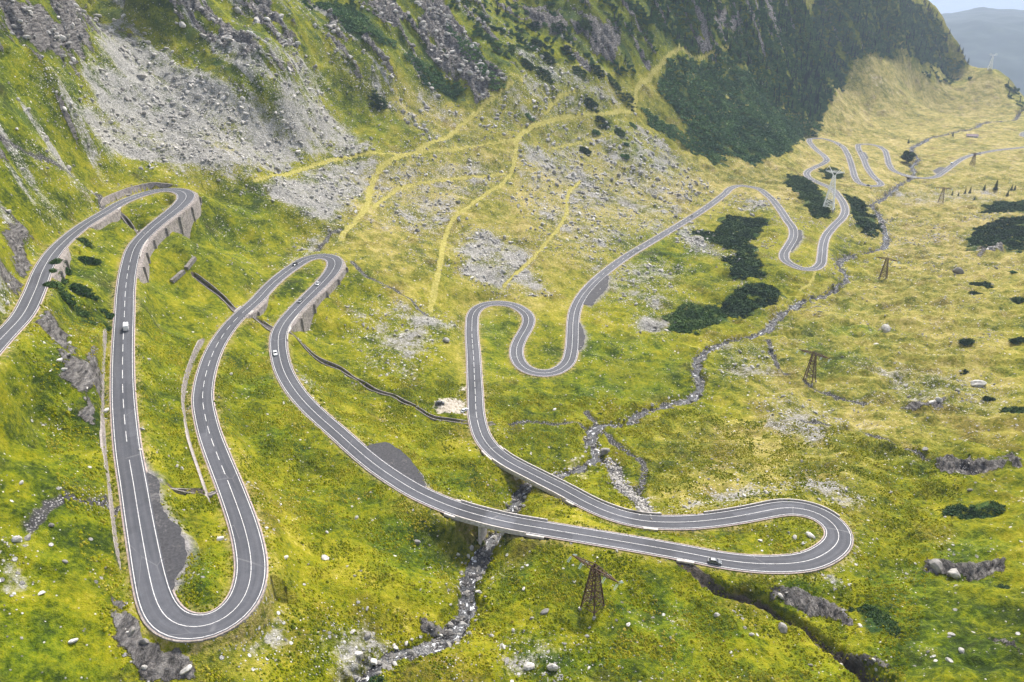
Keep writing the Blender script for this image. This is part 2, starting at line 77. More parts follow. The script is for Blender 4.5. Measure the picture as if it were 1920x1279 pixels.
ROADPTS=[[-143.44,158.04,163.0,6.9],[-154.11,187.46,161.5,6.9],[-162.88,215.45,160.0,6.9],[-168.8,236.33,159.01,6.9],[-179.45,261.36,157.77,6.9],[-195.8,296.55,156.0,6.9],[-204.0,317.61,155.29,6.9],[-211.56,344.51,154.42,6.9],[-215.72,364.43,153.79,6.9],[-219.35,395.85,152.8,6.9],[-221.76,421.23,152.0,7.2],[-220.08,439.86,151.25,7.85],[-215.1,452.77,150.7,8.5],[-206.87,455.15,150.35,9.4],[-199.51,450.23,150.0,9.6],[-194.71,441.15,149.55,9.6],[-192.07,427.12,148.92,9.0],[-191.34,406.3,148.0,8.2],[-190.98,383.71,147.0,7.4],[-188.55,358.74,145.0,7.0],[-181.98,337.68,143.34,6.9],[-170.79,308.56,141.0,6.9],[-160.18,283.81,138.74,6.9],[-150.89,262.09,136.76,6.9],[-142.42,242.92,135.0,6.9],[-134.68,226.13,133.26,6.9],[-127.27,211.06,131.68,6.9],[-119.05,195.14,130.0,6.9],[-111.81,182.09,128.59,6.9],[-105.42,170.34,127.32,6.9],[-98.62,158.11,126.0,6.9],[-92.41,147.17,124.95,7.1],[-87.85,139.85,124.24,7.33],[-83.36,134.64,123.66,7.57],[-79.52,132.43,123.3,7.8],[-76.0,131.96,123.0,7.8],[-71.46,133.29,122.75,7.8],[-68.89,136.32,122.54,7.8],[-67.32,141.29,122.26,7.6],[-67.64,147.97,121.9,7.4],[-69.41,154.92,121.52,7.2],[-73.09,164.01,121.0,7.0],[-77.39,172.82,120.64,6.9],[-83.61,184.28,120.16,6.9],[-90.13,195.87,119.67,6.9],[-99.22,211.65,119.0,6.9],[-106.57,224.82,118.5,6.9],[-114.44,240.54,117.92,6.9],[-119.67,252.15,117.5,6.9],[-123.82,264.21,117.21,6.9],[-128.33,280.7,116.82,6.9],[-131.81,296.98,116.45,6.9],[-133.96,313.01,116.08,6.9],[-134.91,330.11,115.69,6.9],[-134.48,343.12,115.39,6.9],[-133.02,360.46,115.0,7.0],[-132.92,384.95,114.14,7.2],[-131.18,408.4,113.32,7.4],[-128.6,424.04,112.77,7.9],[-125.38,436.55,112.32,8.4],[-118.64,442.63,112.0,9.0],[-111.37,439.75,111.82,9.0],[-107.41,431.3,111.61,9.0],[-106.12,420.04,111.36,8.8],[-107.29,401.98,110.95,8.0],[-110.15,382.23,110.49,7.65],[-113.32,360.59,110.0,7.3],[-114.8,343.77,109.31,7.3],[-114.22,333.64,108.89,7.3],[-112.12,324.23,108.5,7.3],[-107.67,310.46,107.74,6.9],[-102.23,297.34,106.99,6.9],[-95.29,284.53,106.23,6.9],[-86.86,271.97,105.43,6.9],[-78.53,261.6,104.73,6.9],[-69.2,251.18,104.0,6.9],[-55.92,236.21,102.64,6.9],[-49.01,229.17,101.98,6.9],[-41.53,222.58,101.3,6.9],[-34.16,216.74,100.66,6.9],[-25.85,211.6,100.0,6.9],[-17.59,207.59,99.33,6.9],[-9.24,204.72,98.7,6.9],[0.0,202.15,98.0,6.9],[11.92,199.87,97.38,6.9],[23.66,197.62,96.77,6.9],[35.19,195.4,96.18,6.9],[46.62,193.07,95.58,6.9],[57.8,190.56,95.0,6.9],[68.69,187.82,94.62,7.0],[82.01,186.6,94.17,7.3],[87.87,186.97,93.97,7.6],[93.32,187.77,93.79,7.73],[99.78,190.45,93.55,7.87],[105.44,194.42,93.32,8.0],[109.33,198.23,93.13,8.0],[111.28,201.64,93.0,8.0],[112.29,206.38,92.77,8.0],[111.34,210.98,92.56,8.0],[108.63,215.29,92.32,7.75],[104.19,217.88,92.08,7.5],[98.79,218.82,91.82,7.25],[91.97,217.4,91.5,7.0],[82.58,215.17,91.12,6.9],[72.62,213.36,90.71,6.9],[63.01,212.46,90.33,6.9],[54.82,212.72,90.0,6.9],[46.89,213.83,89.63,6.9],[39.7,216.67,89.27,6.9],[32.55,221.47,88.88,6.9],[25.3,228.24,88.42,6.9],[19.07,234.91,88.0,6.9],[12.49,241.11,87.66,6.9],[6.36,247.2,87.33,6.9],[0.0,253.33,87.0,6.9],[-7.58,263.44,86.35,6.9],[-12.55,274.99,85.71,6.9],[-15.34,288.54,85.0,6.9],[-18.0,320.82,83.65,6.9],[-20.67,360.53,82.0,6.9],[-24.01,410.63,80.0,6.9],[-24.1,425.95,79.59,6.9],[-20.48,439.52,79.22,6.9],[-14.75,445.46,79.0,6.9],[-7.91,446.88,78.79,6.9],[0.0,444.65,78.55,6.9],[5.65,438.11,78.3,6.9],[9.78,428.86,78.0,6.9],[10.36,419.68,77.82,6.9],[7.96,406.71,77.55,6.9],[4.66,394.67,77.3,6.9],[2.41,379.97,77.0,6.9],[3.43,368.01,76.67,6.9],[7.19,358.7,76.39,6.9],[13.3,354.11,76.18,6.9],[19.93,354.03,76.0,6.9],[25.91,358.87,75.85,6.9],[30.85,367.88,75.65,6.9],[33.55,380.8,75.39,6.9],[35.79,400.84,75.0,6.9],[37.9,424.91,74.83,6.9],[40.8,445.5,74.68,6.9],[46.65,467.83,74.51,6.9],[57.23,495.41,74.3,6.9],[71.1,523.5,74.07,6.9],[89.46,555.94,73.81,6.9],[112.83,591.19,73.5,6.9],[143.54,637.51,73.23,6.9],[178.2,690.82,72.92,6.9],[202.53,731.64,72.68,6.9],[220.76,764.03,72.5,6.9],[233.64,788.45,72.23,6.9],[246.32,799.33,72.07,6.9],[257.43,792.07,71.94,6.9],[262.49,756.88,71.6,6.9],[258.93,711.91,71.17,6.9],[252.52,666.67,70.73,6.9],[249.54,643.48,70.5,6.9],[241.85,619.45,70.16,6.9],[228.74,593.42,69.77,6.9],[218.66,573.46,69.47,6.9],[215.06,558.63,69.26,6.9],[217.58,547.54,69.11,6.9],[221.29,540.46,69.0,6.9],[229.6,540.34,68.78,6.9],[238.92,550.51,68.42,6.9],[248.74,571.72,67.8,6.9],[260.33,600.02,67.0,6.9],[274.53,631.0,66.29,6.9],[298.3,670.8,65.33,6.9],[317.38,699.96,64.6,6.9],[330.48,725.89,64.0,6.9],[341.77,758.54,63.43,6.9],[350.47,793.87,62.83,6.9],[356.42,828.91,62.25,6.9],[353.52,856.19,61.8,6.9],[352.19,881.42,61.38,6.9],[356.54,904.18,61.0,6.9],[365.38,924.22,60.62,6.9],[383.71,949.69,60.07,6.9],[404.73,976.59,59.47,6.9],[417.93,999.82,59.0,6.9],[424.45,1023.63,58.6,6.9],[431.71,1069.11,57.86,6.9],[442.68,1124.28,56.96,6.9],[450.57,1153.93,56.46,6.9],[464.74,1179.02,56.0,6.9],[479.31,1180.07,55.82,6.9],[487.41,1159.18,55.54,6.9],[487.37,1124.05,55.1,6.9],[476.2,1077.21,54.5,6.9],[457.37,1017.41,53.71,6.9],[438.68,963.41,53.0,6.9],[425.04,922.26,52.18,6.9],[420.42,899.63,51.74,6.9],[423.0,887.14,51.5,6.9],[432.67,884.25,51.4,6.9],[441.83,890.06,51.29,6.9],[446.96,902.18,51.15,6.9],[452.07,928.02,50.88,6.9],[470.28,992.52,50.19,6.9],[492.35,1056.09,49.5,6.9],[509.16,1106.42,48.93,6.9],[524.7,1150.0,48.42,6.9],[537.5,1173.11,48.14,6.9],[549.89,1176.08,48.0,6.9],[558.65,1163.84,47.85,6.9],[557.43,1138.79,47.59,6.9],[539.94,1087.17,47.03,6.9],[516.45,1027.4,46.37,6.9],[507.22,991.97,46.0,6.9],[510.39,972.88,45.37,6.9],[518.08,960.55,44.9,6.9],[529.51,956.33,44.5,6.9],[544.67,962.98,44.35,6.9],[568.48,989.09,44.04,6.9],[603.79,1032.44,43.54,6.9],[642.04,1079.41,43.0,6.9],[673.91,1112.94,42.36,6.9],[708.08,1138.83,41.77,6.9],[755.61,1168.8,41.0,6.9],[806.69,1195.2,39.5,6.9],[870.14,1227.66,38.77,6.9],[984.4,1278.64,37.5,6.9],[1036.29,1318.85,36.82,6.9],[1020.62,1342.21,36.53,6.9],[953.08,1324.82,35.81,6.9],[894.35,1304.88,35.17,6.9],[885.82,1318.96,35.0,6.9],[899.71,1347.23,34.78,6.9],[928.82,1377.04,34.48,6.9],[991.29,1403.25,34.0,6.9],[1125.1,1445.92,33.0,6.9]]
RIVER=[[-42.7,131.5,100.0],[-38.9,137.4,98.9],[-37.6,142.6,98.0],[-33.8,148.3,96.9],[-29.0,151.6,95.9],[-23.9,153.7,95.0],[-18.2,156.6,94.0],[-16.4,161.3,93.1],[-13.7,167.4,92.0],[-13.7,175.4,91.2],[-14.1,184.1,90.3],[-12.2,191.5,89.5],[-9.0,200.6,88.3],[-5.4,205.1,87.7],[-1.9,209.5,87.0],[-0.4,220.3,84.9],[0.7,229.7,83.1],[1.6,235.2,82.0],[2.7,240.3,81.0],[5.1,244.3,80.4],[8.2,249.3,79.6],[11.3,252.3,79.0],[15.4,254.8,78.8],[18.1,257.0,78.6],[22.0,258.7,78.4],[29.6,263.9,78.0],[35.7,270.9,77.6],[36.2,280.7,77.2],[36.1,289.6,76.9],[37.6,298.0,76.5],[42.0,302.4,76.1],[48.9,303.1,75.7],[55.0,305.7,75.3],[60.4,313.8,74.8],[65.1,318.3,74.4],[71.6,320.1,74.0],[80.5,327.5,73.4],[90.7,332.1,72.8],[97.8,345.2,72.0],[102.3,367.2,71.0],[107.3,384.4,70.3],[118.5,400.4,69.4],[129.2,409.2,68.8],[141.9,415.6,68.2],[153.5,424.9,67.6],[162.8,434.0,67.0],[176.1,453.7,66.1],[190.4,471.5,65.3],[208.1,490.1,64.3],[221.4,498.2,63.7],[235.4,510.6,63.0],[248.5,527.1,62.4],[256.6,539.8,62.0],[261.0,557.6,61.5],[264.9,575.8,61.0],[274.6,591.1,60.3],[288.5,602.9,59.7],[312.5,615.9,58.7],[326.8,630.1,58.0],[340.9,654.3,56.8],[360.9,702.9,54.6],[380.9,760.7,52.0],[390.1,795.1,50.9],[415.5,830.7,49.5],[443.7,866.4,48.0],[473.2,908.2,45.7],[509.3,955.5,43.0],[536.8,998.3,42.3],[554.9,1041.9,41.7],[585.8,1085.4,41.0],[605.2,1140.6,40.2],[625.8,1186.9,39.6],[675.7,1249.7,38.5],[708.7,1292.6,37.7],[746.4,1323.0,37.0],[797.0,1373.5,36.0],[854.6,1414.2,35.1],[899.4,1469.9,34.2],[957.3,1505.2,33.3],[1030.0,1580.9,32.0],[1096.0,1665.9,30.8],[1296.7,1836.6,28.0]]
TRIB=[[35.7,270.7],[39.1,270.4],[43.4,261.7],[42.8,252.3],[43.5,244.0],[46.3,236.4],[48.4,229.5],[48.5,222.8],[48.5,218.4]]
DITCH=[[52.0,189.1],[53.8,187.4],[58.6,183.3],[63.6,178.1],[68.0,175.7],[72.8,174.8],[78.3,173.1],[82.4,169.1],[86.2,164.4],[88.8,158.0],[91.2,152.0],[93.4,146.2],[95.9,138.3],[97.5,129.9]]
CULV=[[47.9,213.1],[48.4,206.9],[50.8,202.6],[52.2,195.5],[55.1,187.9]]
GULLIES=[[[-248.9,370.3],[-246.4,377.0],[-243.2,382.8],[-240.1,391.4],[-239.8,403.2],[-241.1,415.0],[-238.1,418.0],[-224.0,401.9]],[[-118.3,147.6],[-118.0,163.0],[-113.5,166.8],[-111.9,171.3]],[[-116.0,492.0],[-121.0,481.5],[-122.4,471.2],[-125.6,455.1]],[[-98.9,439.1],[-86.6,423.1],[-73.6,419.6],[-60.4,413.0],[-50.0,403.2]],[[155.8,411.9],[153.1,366.0],[159.9,352.6],[165.8,338.9],[176.1,325.0]],[[126.2,319.0],[137.7,307.4],[151.7,304.2],[164.6,288.6],[172.9,276.7],[185.8,263.2],[186.2,249.4]],[[0.0,292.5],[17.5,301.0],[30.0,300.7],[36.6,296.5]],[[36.2,314.2],[51.2,274.4],[55.0,269.4],[52.7,249.1],[48.5,236.8]]]
CHANNELS=[[[-108.9,336.7],[-99.0,328.8],[-85.8,324.6],[-71.5,315.7],[-58.5,308.0],[-47.6,300.2],[-38.9,294.8],[-27.3,291.1],[-18.7,288.9]],[[-164.5,363.7],[-153.8,360.1],[-138.0,346.1],[-135.2,343.6]],[[-129.5,343.5],[-123.2,340.7],[-116.3,336.1]],[[-216.1,401.4],[-210.0,396.8],[-192.4,375.0]],[[-13.6,287.0],[-10.1,288.1],[-8.2,288.7]],[[-103.0,185.8],[-97.6,187.1],[-92.9,188.1],[-92.1,190.2]]]
PATHS=[[2.2,[[-174.5,507.3],[-165.4,526.1],[-158.4,555.8],[-148.1,579.5],[-137.2,606.1],[-114.9,626.4],[-86.7,647.2],[-61.3,669.9],[-39.1,695.2],[-19.9,707.8],[2.5,721.8]]],[2.6,[[0.0,792.1],[-8.0,782.0],[-15.9,773.3],[-31.2,755.4],[-45.7,732.1],[-62.7,689.2],[-86.7,646.4],[-98.1,630.0],[-105.0,615.8],[-108.5,603.5],[-110.1,591.0],[-109.7,571.7],[-107.6,549.3],[-107.6,526.7],[-109.8,507.3],[-112.6,492.6],[-113.3,477.5]]],[2.2,[[-102.8,543.1],[-97.4,572.9],[-89.8,594.2],[-80.7,607.3],[-70.7,616.8],[-54.1,630.1],[-37.0,646.3],[-7.2,668.5]]],[2.6,[[4.0,720.9],[3.5,700.7],[1.0,679.6],[-7.0,653.1],[-20.3,625.1],[-34.4,592.6],[-41.9,573.4],[-46.9,555.1],[-49.1,530.4],[-48.4,489.9],[-48.0,452.7],[-48.4,426.2],[-49.0,411.7]]],[2.2,[[4.0,720.9],[10.3,738.2],[21.0,755.8],[37.7,777.0],[55.1,796.8],[78.5,812.1],[102.7,827.0],[119.4,845.0],[137.1,866.0],[139.9,881.2],[143.2,895.3],[158.4,918.1],[174.3,942.0],[186.8,961.4]]],[1.8,[[33.5,782.7],[41.2,800.0],[50.2,815.6],[68.1,833.3]]],[2.0,[[64.7,705.0],[53.5,675.8],[48.2,646.7],[45.9,615.9],[37.8,584.6],[26.5,549.3],[15.5,518.2],[3.7,489.0],[-5.3,467.0]]],[1.4,[[39.0,739.7],[70.8,777.1],[106.2,801.2]]],[1.6,[[186.8,961.4],[224.4,1017.7],[268.9,1059.4],[300.4,1098.4]]],[1.4,[[207.5,907.9],[240.6,941.7],[269.8,979.0],[299.4,1012.2],[332.8,1052.3],[406.9,1158.9],[484.9,1260.5]]],[1.6,[[226.5,986.0],[261.7,1011.8],[291.8,1012.1],[318.5,1028.1],[350.4,1055.8]]],[0.8,[[-10.4,254.6],[-9.2,248.5],[-8.2,243.7],[-8.1,236.9]]],[1.5,[[232.6,541.0],[221.3,519.7],[208.3,504.9]]]]
